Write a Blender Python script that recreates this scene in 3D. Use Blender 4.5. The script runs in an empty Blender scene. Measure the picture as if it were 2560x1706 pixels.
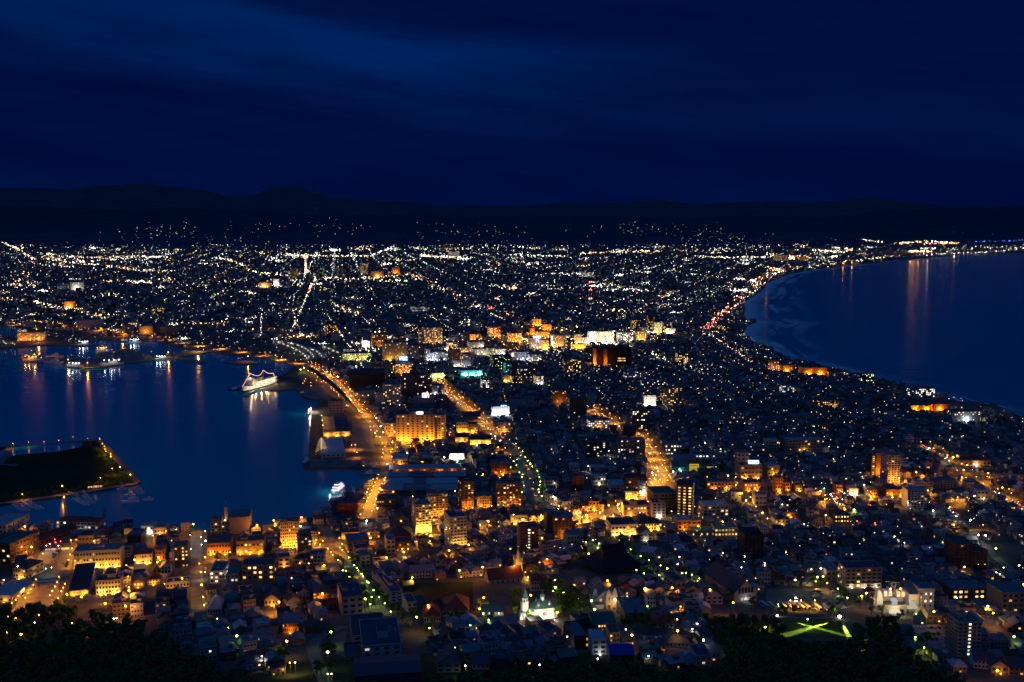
import bpy, math, random
from mathutils import Vector, Matrix
from mathutils.geometry import tessellate_polygon
RND = random.Random(11)
SC = bpy.context.scene
COL = SC.collection
# ------------------------------------------------------------------ camera
PITCH = math.radians(7.05); FPX = 2489.0; CAMZ = 334.0
cam_d = bpy.data.cameras.new('camera'); cam_d.lens = 35; cam_d.sensor_width = 36
cam_d.clip_start = 1; cam_d.clip_end = 120000
cam = bpy.data.objects.new('camera', cam_d); COL.objects.link(cam)
cam.location = (0, 0, CAMZ); cam.rotation_euler = (math.radians(90) - PITCH, 0, 0)
SC.camera = cam
# ------------------------------------------------------------------ render
SC.view_settings.view_transform = 'Standard'; SC.view_settings.look = 'None'
SC.view_settings.gamma = 1.0; SC.view_settings.exposure = 0.0
cy = SC.cycles
cy.use_denoising = True
cy.use_adaptive_sampling = False
cy.max_bounces = 3; cy.diffuse_bounces = 1; cy.glossy_bounces = 2
cy.transmission_bounces = 1; cy.transparent_max_bounces = 4; cy.volume_bounces = 0
cy.sample_clamp_indirect = 0.6; cy.sample_clamp_direct = 0
cy.caustics_reflective = True; cy.blur_glossy = 0.3
cy.use_light_tree = True; cy.filter_width = 1.5
# ------------------------------------------------------------------ node helper
class NT:
    def __init__(s, tree): s.t = tree; s.n = tree.nodes; s.l = tree.links; s.n.clear()
    def node(s, typ, **kw):
        nd = s.n.new(typ)
        for k, v in kw.items(): setattr(nd, k, v)
        return nd
    def put(s, sock, v):
        if hasattr(v, 'is_output'): s.l.new(v, sock)
        else: sock.default_value = v
    def m(s, op, a, b=0.0, c=0.0, clamp=False):
        nd = s.node('ShaderNodeMath', operation=op, use_clamp=clamp)
        for i, v in enumerate((a, b, c)): s.put(nd.inputs[i], v)
        return nd.outputs[0]
    def noise(s, vec, scale, detail=3.0, rough=0.55):
        nd = s.node('ShaderNodeTexNoise'); s.put(nd.inputs['Scale'], scale)
        if vec is not None: s.put(nd.inputs['Vector'], vec)
        nd.inputs['Detail'].default_value = detail; nd.inputs['Roughness'].default_value = rough
        return nd.outputs['Fac']
    def xyz(s, x, y, z):
        nd = s.node('ShaderNodeCombineXYZ')
        for i, v in enumerate((x, y, z)): s.put(nd.inputs[i], v)
        return nd.outputs[0]
    def mix(s, f, a, b, blend='MIX'):
        nd = s.node('ShaderNodeMix', data_type='RGBA', blend_type=blend)
        s.put(nd.inputs[0], f); s.put(nd.inputs[6], a); s.put(nd.inputs[7], b)
        return nd.outputs[2]
    def gauss(s, x, c, w):
        q = s.m('DIVIDE', s.m('SUBTRACT', x, c), w)
        return s.m('EXPONENT', s.m('MULTIPLY', s.m('MULTIPLY', q, q), -1.0))
    def smooth(s, x, a, b):
        nd = s.node('ShaderNodeMapRange', interpolation_type='SMOOTHSTEP')
        s.put(nd.inputs[0], x); nd.inputs[1].default_value = a; nd.inputs[2].default_value = b
        return nd.outputs[0]
def C4(c): return (c[0], c[1], c[2], 1.0)
# ------------------------------------------------------------------ sky: deep blue dusk after sunset with dark cloud banks
w = bpy.data.worlds.new('World'); SC.world = w; w.use_nodes = True
k = NT(w.node_tree)
tc = k.node('ShaderNodeTexCoord'); sp = k.node('ShaderNodeSeparateXYZ'); k.l.new(tc.outputs['Generated'], sp.inputs[0])
U = k.m('ARCTAN2', sp.outputs[0], sp.outputs[1]); V = k.m('ARCSINE', sp.outputs[2])
n1 = k.noise(k.xyz(k.m('MULTIPLY', U, 3.0), k.m('ADD', k.m('MULTIPLY', V, 20.0), k.m('MULTIPLY', U, 2.2)), 3.1), 1.0, 6.0, 0.55)
n2 = k.noise(k.xyz(k.m('MULTIPLY', U, 9.0), k.m('ADD', k.m('MULTIPLY', V, 80.0), k.m('MULTIPLY', U, 7.0)), 7.7), 1.0, 5.0, 0.6)
vw = k.m('ADD', V, k.m('ADD', k.m('MULTIPLY', k.m('SUBTRACT', n1, 0.5), 0.07), k.m('MULTIPLY', k.m('SUBTRACT', n2, 0.5), 0.012)))
vl = k.m('SUBTRACT', 0.108, k.m('MULTIPLY', U, 0.100)); un = k.m('MINIMUM', k.m('SUBTRACT', U, 0.03), 0.0); vu = k.m('ADD', k.m('ADD', 0.170, k.m('MULTIPLY', k.m('MAXIMUM', U, 0.0), -0.03)), k.m('MULTIPLY', k.m('MULTIPLY', un, un), 0.36))
lowm = k.smooth(k.m('SUBTRACT', vw, vl), -0.030, 0.026)
upm = k.smooth(k.m('SUBTRACT', k.m('ADD', V, k.m('ADD', k.m('MULTIPLY', k.m('SUBTRACT', n2, 0.5), 0.030), k.m('MULTIPLY', k.m('SUBTRACT', n1, 0.5), 0.035))), vu), -0.014, 0.012)
mask = k.m('MULTIPLY', lowm, k.m('SUBTRACT', 1.0, k.m('MULTIPLY', upm, 0.92)))
mask = k.m('MULTIPLY', mask, k.m('SUBTRACT', 1.0, k.m('MULTIPLY', k.smooth(U, -0.14, 0.26), 0.82)))
up = k.smooth(V, 0.23, 0.42)
b = k.m('ADD', 0.13, k.m('MULTIPLY', mask, k.m('MULTIPLY_ADD', n1, 1.15, 0.02)))
b = k.m('ADD', b, k.m('MULTIPLY', k.m('SUBTRACT', n1, 0.5), 0.34)); b = k.m('ADD', b, k.m('MULTIPLY', k.m('SUBTRACT', n2, 0.5), 0.16))
b = k.m('MULTIPLY', k.m('MAXIMUM', b, 0.03), k.m('SUBTRACT', 1.0, k.m('MULTIPLY', k.smooth(U, 0.10, 0.55), 0.25)))
skyc = k.mix(k.m('MINIMUM', b, 1.1), C4((0.0, 0.0026, 0.036)), C4((0.0002, 0.0190, 0.122)))
skyc = k.mix(up, skyc, C4((0.009, 0.047, 0.165)))
bg = k.node('ShaderNodeBackground'); k.put(bg.inputs[0], skyc); bg.inputs[1].default_value = 1.0
wo = k.node('ShaderNodeOutputWorld'); k.l.new(bg.outputs[0], wo.inputs[0])
# ------------------------------------------------------------------ pixel rays to ground points
CP, SP = math.cos(PITCH), math.sin(PITCH)
REG = {'A': (0, 1100, 3.676), 'B': (640, 1100, 3.676), 'C': (1280, 1100, 3.676), 'D': (1920, 1100, 3.676),
       'E': (0, 750, 3.676), 'F': (640, 750, 3.676), 'G': (1280, 750, 3.676), 'H': (1920, 750, 3.676),
       'I': (0, 440, 3.676), 'J': (640, 440, 3.676), 'K': (1280, 440, 3.676), 'L': (1920, 440, 3.676),
       '5': (0, 1406, 3.676), '6': (640, 1406, 3.676), '7': (1280, 1406, 3.676), '8': (1920, 1406, 3.676),
       'M': (1040, 780, 7.353), 'N': (1340, 780, 6.192), 'S': (580, 900, 7.839), 'T': (1880, 1480, 7.353),
       'O': (1280, 1380, 7.353), 'Q': (2160, 1420, 9.8), 'P': (0, 0, 1.0)}
def px(reg, x, y):
    o = REG[reg]; return o[0] + x / o[2], o[1] + y / o[2]
SKY = [(-400, 470), (0, 466), (140, 471), (210, 470), (240, 461), (305, 459), (370, 457), (420, 467), (500, 472), (560, 487), (610, 492), (640, 485),
       (670, 470), (715, 464), (745, 468), (790, 480), (840, 497), (940, 500), (1020, 504), (1090, 511), (1180, 512), (1250, 514), (1300, 513),
       (1400, 507), (1500, 510), (1640, 499), (1740, 510), (1850, 504), (1950, 503), (2060, 505), (2180, 493), (2230, 498), (2310, 508),
       (2380, 515), (2460, 515), (2560, 512), (3000, 515)]
def interp(tab, x):
    if x <= tab[0][0]: return tab[0][1]
    for (a, b_), (c, d) in zip(tab, tab[1:]):
        if x <= c: return b_ + (d - b_) * (x - a) / (c - a)
    return tab[-1][1]
def z_for(y, ypix):
    v = (853 - ypix) / FPX
    return CAMZ + y * (v * CP - SP) / (CP + v * SP)
def hill_h(x, y):
    if y < 11500: return 0.0
    pxx = 1280 + FPX * x / (y * 0.985)
    top = z_for(21000, interp(SKY, pxx) + 1.6 * math.sin(pxx * .071) * math.sin(pxx * .023 + 1) + 1.1 * math.sin(pxx * .19 + 2) * math.sin(pxx * .047))
    s = min(1.0, (y - 11500) / 9500.0)
    n = math.sin(x * .0011 + y * .0007) * 30 + math.sin(x * .0031 - y * .0013) * 18 + math.sin(x * .0072 + 1.3) * 9
    if y > 21000: return max(0, top * (1 - (y - 21000) / 9000.0))
    return max(0.0, top * s ** 1.35 + n * s * (1 - s) * 3.0)
def ground_h(x, y):
    r = math.hypot(x, y)
    s = max(0.0, 1000.0 - r)
    return 2.0 + 0.11 * s + 0.0001 * s * s + (max(hill_h(x, y), FOOTF(x, y)) if y > 11500 else 0.0)
def FOOTF(x, y): return foot_h(x, y) if 'foot_h' in globals() and 12600 < y < 18400 else 0.0
def ray(pxx, pyy):
    v = (853 - pyy) / FPX
    return (pxx - 1280) / FPX, CP + v * SP, -SP + v * CP
def at(pxx, pyy, h=0.0):
    dx, dy, dz = ray(pxx, pyy)
    z = 2.0 + h; x = y = 0
    if dz < -0.0305 or pyy > 640:
        for _ in range(30):
            t = (z - CAMZ) / dz; x, y = dx * t, dy * t
            z = z * 0.3 + 0.7 * (min(ground_h(x, y), 250) + h)
        return Vector((x, y, ground_h(x, y)))
    t = 6000.0
    while t < 26000:
        x, y = dx * t, dy * t
        if CAMZ + dz * t < ground_h(x, y) + h: break
        t += 40
    return Vector((x, y, ground_h(x, y)))
def proj(x, y, z):
    f = y * CP - (z - CAMZ) * SP; v = y * SP + (z - CAMZ) * CP
    return 1280 + FPX * x / f, 853 - FPX * v / f
def zone(x, y):
    if y < 1130: return 0 if x < 130 else 1
    if y < 1900: return 2 if x < -40 else 3
    if y < 3400 and x < 330: return 4
    if y < 2600: return 3
    return 5 if x > 250 else 6
HEAD = [-20, 2, -14, -3, -14, 18, -10]
def grid_rot(x, y): return math.radians(-HEAD[zone(x, y)])
# ------------------------------------------------------------------ materials
MATS = {}
def newmat(name):
    m_ = bpy.data.materials.new(name); m_.use_nodes = True
    return m_, NT(m_.node_tree)
def surf(kk, bsdf):
    o = kk.node('ShaderNodeOutputMaterial'); kk.l.new(bsdf, o.inputs[0])
def pmat(name, col, rough=0.8, var=0.25, scale=0.35, metal=0.0, spec=0.25):
    """matte surface with uneven weathering"""
    if name in MATS: return MATS[name]
    m_, kk = newmat(name)
    t = kk.node('ShaderNodeTexCoord')
    n = kk.noise(t.outputs['Object'], scale, 5.0, 0.65)
    geo = kk.node('ShaderNodeObjectInfo')
    f = kk.m('ADD', kk.m('MULTIPLY', kk.m('SUBTRACT', n, 0.5), var * 2), kk.m('MULTIPLY_ADD', geo.outputs['Random'], 0.3, 0.85))
    vm = kk.node('ShaderNodeVectorMath', operation='SCALE'); vm.inputs[0].default_value = col; kk.put(vm.inputs['Scale'], f)
    p = kk.node('ShaderNodeBsdfPrincipled'); kk.l.new(vm.outputs[0], p.inputs['Base Color'])
    p.inputs['Roughness'].default_value = rough; p.inputs['Metallic'].default_value = metal
    p.inputs['Specular IOR Level'].default_value = spec
    surf(kk, p.outputs[0]); MATS[name] = m_; return m_
def emat(name, col, strength, sampling='NONE'):
    if name in MATS: return MATS[name]
    m_, kk = newmat(name)
    e = kk.node('ShaderNodeEmission'); e.inputs[0].default_value = C4(col); e.inputs[1].default_value = strength
    surf(kk, e.outputs[0]); m_.cycles.emission_sampling = sampling; MATS[name] = m_; return m_
WALLC = {'white': (.52, .51, .49), 'cream': (.52, .45, .33), 'tan': (.36, .28, .20), 'brown': (.17, .10, .07), 'dark': (.07, .065, .065),
         'brick': (.27, .10, .06), 'grey': (.26, .26, .27), 'pink': (.46, .36, .34), 'lavender': (.42, .41, .50), 'teal': (.16, .27, .28),
         'yellow': (.50, .36, .10), 'orange': (.45, .20, .07), 'black': (.025, .022, .022), 'red': (.20, .035, .03), 'stone': (.42, .36, .26)}
ROOFC = {'blue': (.14, .17, .21), 'grey': (.20, .20, .21), 'dark': (.04, .042, .05), 'red': (.16, .035, .03), 'green': (.06, .15, .14),
         'pale': (.40, .42, .45), 'brownred': (.12, .05, .04), 'bright blue': (.025, .04, .34), 'navy': (.06, .07, .095)}
def wall(c): return pmat('wall_' + c, WALLC[c], 0.85, 0.16)
def roofm(c): return pmat('roof_' + c.replace(' ', '_'), ROOFC[c], 0.6, 0.28, 0.6)
def grid_mat(c, lit, tint, strength):
    """facade with a grid of windows, a share of them lit"""
    name = 'facade_%s_%d_%s_%d' % (c, int(lit * 100), tint, int(strength * 10))
    if name in MATS: return MATS[name]
    m_, kk = newmat(name)
    uv = kk.node('ShaderNodeUVMap'); s = kk.node('ShaderNodeSeparateXYZ'); kk.l.new(uv.outputs[0], s.inputs[0])
    oi = kk.node('ShaderNodeObjectInfo')
    cu = kk.m('DIVIDE', s.outputs[0], 3.4); cv = kk.m('DIVIDE', s.outputs[1], 3.2)
    fu = kk.m('FRACT', cu); fv = kk.m('FRACT', cv)
    wn = kk.node('ShaderNodeTexWhiteNoise', noise_dimensions='3D')
    kk.put(wn.inputs[0], kk.xyz(kk.m('FLOOR', cu), kk.m('FLOOR', cv), kk.m('MULTIPLY', oi.outputs['Random'], 91.0)))
    win = kk.m('MULTIPLY', kk.m('MULTIPLY', kk.m('GREATER_THAN', fu, 0.22), kk.m('LESS_THAN', fu, 0.78)),
               kk.m('MULTIPLY', kk.m('GREATER_THAN', fv, 0.35), kk.m('LESS_THAN', fv, 0.82)))
    on = kk.m('MULTIPLY', win, kk.m('LESS_THAN', wn.outputs[0], lit))
    sc = kk.node('ShaderNodeSeparateColor'); kk.l.new(wn.outputs[1], sc.inputs[0])
    tn = kk.node('ShaderNodeTexCoord'); nz = kk.noise(tn.outputs['Object'], 0.15, 4)
    base = kk.mix(kk.m('MULTIPLY', win, 0.75), kk.mix(nz, C4([v * .8 for v in WALLC[c]]), C4([min(1, v * 1.2) for v in WALLC[c]])), C4((.02, .025, .03)))
    p = kk.node('ShaderNodeBsdfPrincipled'); kk.put(p.inputs['Base Color'], base); p.inputs['Roughness'].default_value = 0.7
    kk.put(p.inputs['Emission Color'], kk.mix(sc.outputs[0], C4(TINT[tint][0]), C4(TINT[tint][1])))
    kk.put(p.inputs['Emission Strength'], kk.m('MULTIPLY', on, kk.m('MULTIPLY', kk.m('MULTIPLY_ADD', sc.outputs[1], 1.1, 0.15), strength)))
    surf(kk, p.outputs[0]); m_.cycles.emission_sampling = 'NONE'; MATS[name] = m_; return m_
TINT = {'warm': ((1, .55, .16), (1, .80, .45)), 'white': ((1, .85, .62), (.85, .95, 1.0)), 'orange': ((1, .40, .06), (1, .62, .22)),
        'green': ((.75, 1, .45), (1, .95, .6)), 'mixed': ((1, .60, .22), (.9, .97, 1.0)), 'cyan': ((.2, 1, .8), (.6, 1, .95))}
GLASS = pmat('dark_glass', (.012, .015, .02), 0.25, 0.1, 1.0, 0, 0.5)
FRAME = pmat('window_frame', (.22, .22, .21), 0.6, 0.1)
CONC = pmat('concrete', (.30, .29, .28), 0.9, 0.2, 0.2)
METAL = pmat('grey_metal', (.20, .20, .21), 0.45, 0.15, 1.0, 0.6)
def wmat(name, col, strength):
    m_, kk = newmat(name); oi = kk.node('ShaderNodeObjectInfo'); e = kk.node('ShaderNodeEmission'); e.inputs[0].default_value = C4(col)
    r2 = kk.m('MULTIPLY', oi.outputs['Random'], oi.outputs['Random'])
    kk.put(e.inputs[1], kk.m('MULTIPLY', kk.m('MULTIPLY_ADD', r2, 1.2, 0.18), strength)); surf(kk, e.outputs[0]); m_.cycles.emission_sampling = 'NONE'; return m_
LITW = {'warm': wmat('lit_warm', (1, .56, .17), 2.3), 'white': wmat('lit_white', (1, .88, .62), 2.6), 'orange': wmat('lit_orange', (1, .45, .10), 2.2),
        'green': wmat('lit_green', (.85, 1, .50), 2.0), 'cool': wmat('lit_cool', (.8, .92, 1.0), 2.6)}
LAMPC = {'o': (1.0, .34, .022), 'w': (1.0, .84, .58), 'g': (.72, 1.0, .16), 'y': (1.0, .47, .055), 'c': (.25, 1.0, .80), 'r': (1.0, .10, .06), 'b': (.15, .30, 1.0), 'k': (.85, .92, 1.0)}
LNAME = {'o': 'orange', 'w': 'white', 'g': 'yellow green', 'y': 'golden', 'c': 'turquoise', 'r': 'red', 'b': 'blue', 'k': 'cold white'}
BULB = {c: emat('lamp_glow_' + LNAME[c].replace(' ', '_'), v, 26.0) for c, v in LAMPC.items()}
# ------------------------------------------------------------------ mesh builder
class MB:
    def __init__(s): s.v = []; s.f = []; s.m = []; s.uv = []
    def face(s, pts, mi=0, uv=None):
        i = len(s.v); s.v.extend(tuple(p) for p in pts); s.f.append(tuple(range(i, i + len(pts)))); s.m.append(mi)
        s.uv.extend(uv if uv else [(0.0, 0.0)] * len(pts))
    def prism(s, poly, z0, z1, mi=0, top=None, cap=True, bottom=False, u0=0.0):
        n = len(poly); u = u0
        for i in range(n):
            a, b_ = poly[i], poly[(i + 1) % n]; L = math.hypot(b_[0] - a[0], b_[1] - a[1])
            s.face([(a[0], a[1], z0), (b_[0], b_[1], z0), (b_[0], b_[1], z1), (a[0], a[1], z1)], mi, [(u, 0), (u + L, 0), (u + L, z1 - z0), (u, z1 - z0)])
            u += math.ceil(L / 3.4) * 3.4
        if cap: s.face([(p[0], p[1], z1) for p in poly], mi if top is None else top)
        if bottom: s.face([(p[0], p[1], z0) for p in reversed(poly)], mi)
    def box(s, cx, cy_, z0, w_, d, h, mi=0, rot=0.0, top=None, bottom=False, u0=0.0):
        c, n = math.cos(rot), math.sin(rot)
        poly = [(cx + x * c - y * n, cy_ + x * n + y * c) for x, y in ((-w_ / 2, -d / 2), (w_ / 2, -d / 2), (w_ / 2, d / 2), (-w_ / 2, d / 2))]
        s.prism(poly, z0, z0 + h, mi, top, True, bottom, u0)
    def gable(s, cx, cy_, z0, w_, d, h, rise, mi, along='x', over=0.4, rot=0.0, wallmi=None):
        """pitched roof over a w x d plan at height z0+h, ridge along local x or y; gable triangles in wallmi"""
        c, n = math.cos(rot), math.sin(rot)
        def P(x, y, z): return (cx + x * c - y * n, cy_ + x * n + y * c, z0 + z)
        a, b_ = (w_ / 2, d / 2)
        if along == 'y':
            def Q(x, y, z): return P(y, x, z)
            a, b_ = d / 2, w_ / 2
        else: Q = P
        ao, bo = a + over, b_ + over; t = 0.25; dz = -rise * over / b_
        top = [(-ao, -bo, h + dz + t), (ao, -bo, h + dz + t), (ao, 0, h + rise + t), (-ao, 0, h + rise + t), (ao, bo, h + dz + t), (-ao, bo, h + dz + t)]
        T = [Q(*p) for p in top]; B = [Q(p[0], p[1], p[2] - t) for p in top]
        s.face([T[0], T[1], T[2], T[3]], mi); s.face([T[3], T[2], T[4], T[5]], mi)
        s.face([B[3], B[2], B[1], B[0]], mi); s.face([B[5], B[4], B[2], B[3]], mi)
        for i, j in ((0, 1), (1, 2), (2, 4), (4, 5), (5, 3), (3, 0)): s.face([B[i], B[j], T[j], T[i]], mi)
        if wallmi is not None:
            for x in (-a, a): s.face([Q(x, -b_, h), Q(x, b_, h), Q(x, 0, h + rise)], wallmi)
    def hip(s, cx, cy_, z0, w_, d, h, rise, mi, over=0.5, rot=0.0):
        c, n = math.cos(rot), math.sin(rot)
        def P(x, y, z): return (cx + x * c - y * n, cy_ + x * n + y * c, z0 + z)
        a, b_ = w_ / 2 + over, d / 2 + over
        if a >= b_: r1, r2 = (-(a - b_) - .01, 0), (a - b_ + .01, 0)
        else: r1, r2 = (0, -(b_ - a) - .01), (0, b_ - a + .01)
        e = [P(-a, -b_, h), P(a, -b_, h), P(a, b_, h), P(-a, b_, h)]; R1 = P(*r1, h + rise); R2 = P(*r2, h + rise)
        if a >= b_: s.face([e[0], e[1], R2, R1], mi); s.face([e[1], e[2], R2], mi); s.face([e[2], e[3], R1, R2], mi); s.face([e[3], e[0], R1], mi)
        else: s.face([e[0], e[1], R1], mi); s.face([e[1], e[2], R2, R1], mi); s.face([e[2], e[3], R2], mi); s.face([e[3], e[0], R1, R2], mi)
        s.face(e[::-1], mi)
    def tube(s, pts, r, mi=0, n=5, r2=None):
        rings = []
        for i, p in enumerate(pts):
            p = Vector(p); d = Vector(pts[min(i + 1, len(pts) - 1)]) - Vector(pts[max(i - 1, 0)])
            q = d.to_track_quat('Z', 'Y'); rr = r if r2 is None else r + (r2 - r) * i / max(1, len(pts) - 1)
            rings.append([p + q @ Vector((rr * math.cos(2 * math.pi * j / n), rr * math.sin(2 * math.pi * j / n), 0)) for j in range(n)])
        for A_, B_ in zip(rings, rings[1:]):
            for j in range(n): s.face([A_[j], A_[(j + 1) % n], B_[(j + 1) % n], B_[j]], mi)
        s.face(rings[0][::-1], mi); s.face(rings[-1], mi)
    def lathe(s, cx, cy_, prof, mi=0, n=12):
        for (r0, z0), (r1, z1) in zip(prof, prof[1:]):
            for j in range(n):
                a, b_ = 2 * math.pi * j / n, 2 * math.pi * (j + 1) / n
                q = [(cx + r0 * math.cos(a), cy_ + r0 * math.sin(a), z0), (cx + r0 * math.cos(b_), cy_ + r0 * math.sin(b_), z0),
                     (cx + r1 * math.cos(b_), cy_ + r1 * math.sin(b_), z1), (cx + r1 * math.cos(a), cy_ + r1 * math.sin(a), z1)]
                if r1 < 1e-4: q = q[:3]
                elif r0 < 1e-4: q = [q[0], q[2], q[3]]
                s.face(q, mi)
    def octa(s, p, r, mi=0):
        x, y, z = p
        t, b_ = (x, y, z + r), (x, y, z - r); e = [(x + r, y, z), (x, y + r, z), (x - r, y, z), (x, y - r, z)]
        for i in range(4): s.face([e[i], e[(i + 1) % 4], t], mi); s.face([e[(i + 1) % 4], e[i], b_], mi)
    def mesh(s, name, mats):
        me = bpy.data.meshes.new(name); me.from_pydata(s.v, [], s.f)
        for mm in mats: me.materials.append(mm)
        me.polygons.foreach_set('material_index', s.m)
        ul = me.uv_layers.new(name='UVMap'); ul.data.foreach_set('uv', [q for t in s.uv for q in t])
        me.update(); return me
    def build(s, name, mats, parent=None, loc=None, smooth=False):
        if not isinstance(mats, (list, tuple)): mats = [mats]
        me = s.mesh(name, mats)
        if smooth: me.polygons.foreach_set('use_smooth', [True] * len(me.polygons))
        return put(name, me, parent, loc)
def put(name, data, parent=None, loc=None, rz=0.0, scale=None):
    o = bpy.data.objects.new(name, data); COL.objects.link(o)
    if parent is not None: o.parent = parent
    if loc is not None: o.location = loc
    if rz: o.rotation_euler = (0, 0, rz)
    if scale is not None: o.scale = scale
    return o
def tag(o, label=None, cat=None, group=None, kind=None):
    if label: o['label'] = label
    if cat: o['category'] = cat
    if group: o['group'] = group
    if kind: o['kind'] = kind
    return o
ANCH = []; AUTO = []
def auto(o, first, cat, group, x, y):
    """label finished at the end, once every landmark is known"""
    o['category'] = cat; o['group'] = group; AUTO.append((o, first, x, y))
ORD = ['', 'second', 'third', 'fourth', 'fifth', 'sixth', 'seventh', 'eighth', 'ninth', 'tenth', 'eleventh', 'twelfth', 'thirteenth', 'fourteenth', 'fifteenth', 'sixteenth', 'seventeenth', 'eighteenth', 'nineteenth', 'twentieth']
def finish_labels():
    seen = {}
    rows = []
    for o, first, x, y in AUTO:
        best = None
        for ph, ax, ay in ANCH:
            d = math.hypot(x - ax, y - ay) / max(300, y)
            if best is None or d < best[0]: best = (d, ph, ax, ay)
        d, ph, ax, ay = best
        pa, pb = proj(x, y, ground_h(x, y)), proj(ax, ay, ground_h(ax, ay))
        dx, dy = pa[0] - pb[0], pa[1] - pb[1]
        if abs(dx) > abs(dy) * 1.2: rel = 'right of' if dx > 0 else 'left of'
        else: rel = 'just in front of' if dy > 0 else 'just behind'
        rows.append((d, o, first, rel, ph))
    rows.sort(key=lambda r: r[0])
    for d, o, first, rel, ph in rows:
        key = (first, rel, ph); n = seen.get(key, 0); seen[key] = n + 1
        lab = '%s%s, %s the %s' % ('' if n == 0 else (ORD[min(n, 19)] + ' '), first, rel, ph)
        if len(lab.split()) > 16: lab = lab.replace(', lit windows', '').replace(', lit window', '')
        if len(lab.split()) > 16: lab = lab.replace(' just', '')
        if len(lab.split()) > 16: lab = lab.replace(' flat roof', ' roof')
        o['label'] = lab
# ================================================================== SETTING
def pip(x, y, poly):
    c = False; n = len(poly); j = n - 1
    for i in range(n):
        xi, yi = poly[i]; xj, yj = poly[j]
        if (yi > y) != (yj > y) and x < (xj - xi) * (y - yi) / (yj - yi) + xi: c = not c
        j = i
    return c
def gpts(pts): return [tuple(at(a, b_)[:2]) for a, b_ in pts]
BAY = [(-300, 812), (0, 815), (41, 814), (70, 826), (34, 838), (0, 843), (-300, 845), (-300, 873), (0, 873), (54, 868), (106, 863), (152, 864), (226, 865),
       (226, 858), (212, 852), (245, 848), (294, 851), (307, 843), (330, 852), (424, 858), (440, 868), (500, 876), (545, 884), (640, 893), (715, 908), (732, 914), (727, 925),
       (700, 940), (662, 958), (648, 968), (668, 975), (706, 976), (757, 969), (765, 976), (776, 995), (803, 1003), (779, 1022), (777, 1050), (772, 1139), (757, 1158),
       (762, 1173), (947, 1171), (940, 1192), (926, 1205), (902, 1230), (868, 1232), (862, 1240), (830, 1246), (828, 1275), (792, 1290), (749, 1298), (700, 1309), (640, 1315),
       (560, 1327), (517, 1328), (500, 1324), (462, 1322), (416, 1324), (354, 1322), (310, 1318), (272, 1318), (262, 1330), (142, 1334), (117, 1322), (60, 1336), (20, 1318), (0, 1305), (-300, 1310)]
SEA = [(2700, 1092), (2560, 1049), (2450, 1014), (2396, 1006), (2336, 983), (2255, 965), (2192, 952), (2154, 944), (2083, 925), (2015, 910), (1955, 894), (1920, 870),
       (1906, 864), (1878, 851), (1856, 834), (1868, 815), (1888, 804), (1866, 799), (1859, 785), (1862, 774), (1860, 755), (1866, 750), (1903, 728), (1920, 706), (1974, 685), (2042, 673),
       (2110, 666), (2151, 661), (2206, 657), (2246, 648), (2328, 643), (2437, 635), (2560, 632), (2700, 632)]
bay_g, sea_g = gpts(BAY), gpts(SEA)
arc = [(1000 * math.sin(math.radians(a)), 1000 * math.cos(math.radians(a))) for a in range(-75, 76, 3)]
LAND = arc + [(1600, 450)] + sea_g + [(7000, 9300), (20000, 12000), (20000, 34000), (-20000, 34000), (-20000, 6000), (-5000, 4600)] + bay_g + [(-1500, 500)]
JETTY = gpts([(47, 896), (60, 886), (120, 889), (147, 897), (155, 896), (207, 894), (231, 902), (245, 881), (286, 878), (313, 872), (381, 886), (408, 889), (500, 874), (525, 880), (505, 884), (440, 893),
              (424, 895), (386, 900), (307, 911), (245, 919), (209, 922), (169, 916), (147, 905), (100, 905), (60, 904)])
BREAK = gpts([(424, 894), (430, 891), (480, 899), (518, 905), (516, 908), (470, 903)])
PIER3 = gpts([(562, 905), (600, 901), (645, 903), (645, 909), (600, 911)])
ISLE = gpts([(-300, 1140), (0, 1117), (120, 1109), (242, 1099), (252, 1099), (290, 1142), (324, 1176), (351, 1208), (267, 1219), (223, 1232), (163, 1238), (80, 1250), (0, 1260), (-300, 1300)])
EXTRA = [JETTY, BREAK, PIER3, ISLE]
def is_land(x, y):
    if math.hypot(x, y) < 1000: return True
    return pip(x, y, LAND) or any(pip(x, y, p) for p in EXTRA)
def gmat(name, cols, scale, rough=0.95, spec=0.2):
    m_, kk = newmat(name); t = kk.node('ShaderNodeNewGeometry')
    n = kk.noise(t.outputs['Position'], scale, 6.0, 0.65); n2_ = kk.noise(t.outputs['Position'], scale * 11, 3.0)
    f = kk.m('MULTIPLY_ADD', n2_, 0.5, kk.m('SUBTRACT', n, 0.25), clamp=True)
    rr = kk.node('ShaderNodeMapRange'); kk.put(rr.inputs[0], f); rr.inputs[1].default_value = 0.3; rr.inputs[2].default_value = 0.7
    p = kk.node('ShaderNodeBsdfPrincipled'); kk.put(p.inputs['Base Color'], kk.mix(rr.outputs[0], C4(cols[0]), C4(cols[1])))
    p.inputs['Roughness'].default_value = rough; p.inputs['Specular IOR Level'].default_value = spec
    surf(kk, p.outputs[0]); return m_
GROUND = gmat('city_ground', ((.055, .052, .05), (.13, .12, .11)), 0.02)
QUAYM = gmat('quay_concrete', ((.10, .10, .10), (.22, .21, .20)), 0.04)
GRASSM = gmat('dark_grass', ((.006, .018, .004), (.016, .04, .006)), 0.03)
EARTH = gmat('forest_floor', ((.02, .03, .012), (.04, .06, .02)), 0.03)
ASPH = gmat('asphalt', ((.10, .098, .095), (.17, .165, .16)), 0.06, 0.75, 0.35)
PAVE = gmat('stone_paving', ((.13, .125, .115), (.22, .21, .19)), 0.12)
SAND = gmat('beach_sand', ((.10, .09, .075), (.18, .16, .13)), 0.03)
HILLM = gmat('wooded_hills_haze', ((.025, .042, .078), (.038, .066, .118)), 0.002)  # forest colour with distance haze painted in as blue
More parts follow.
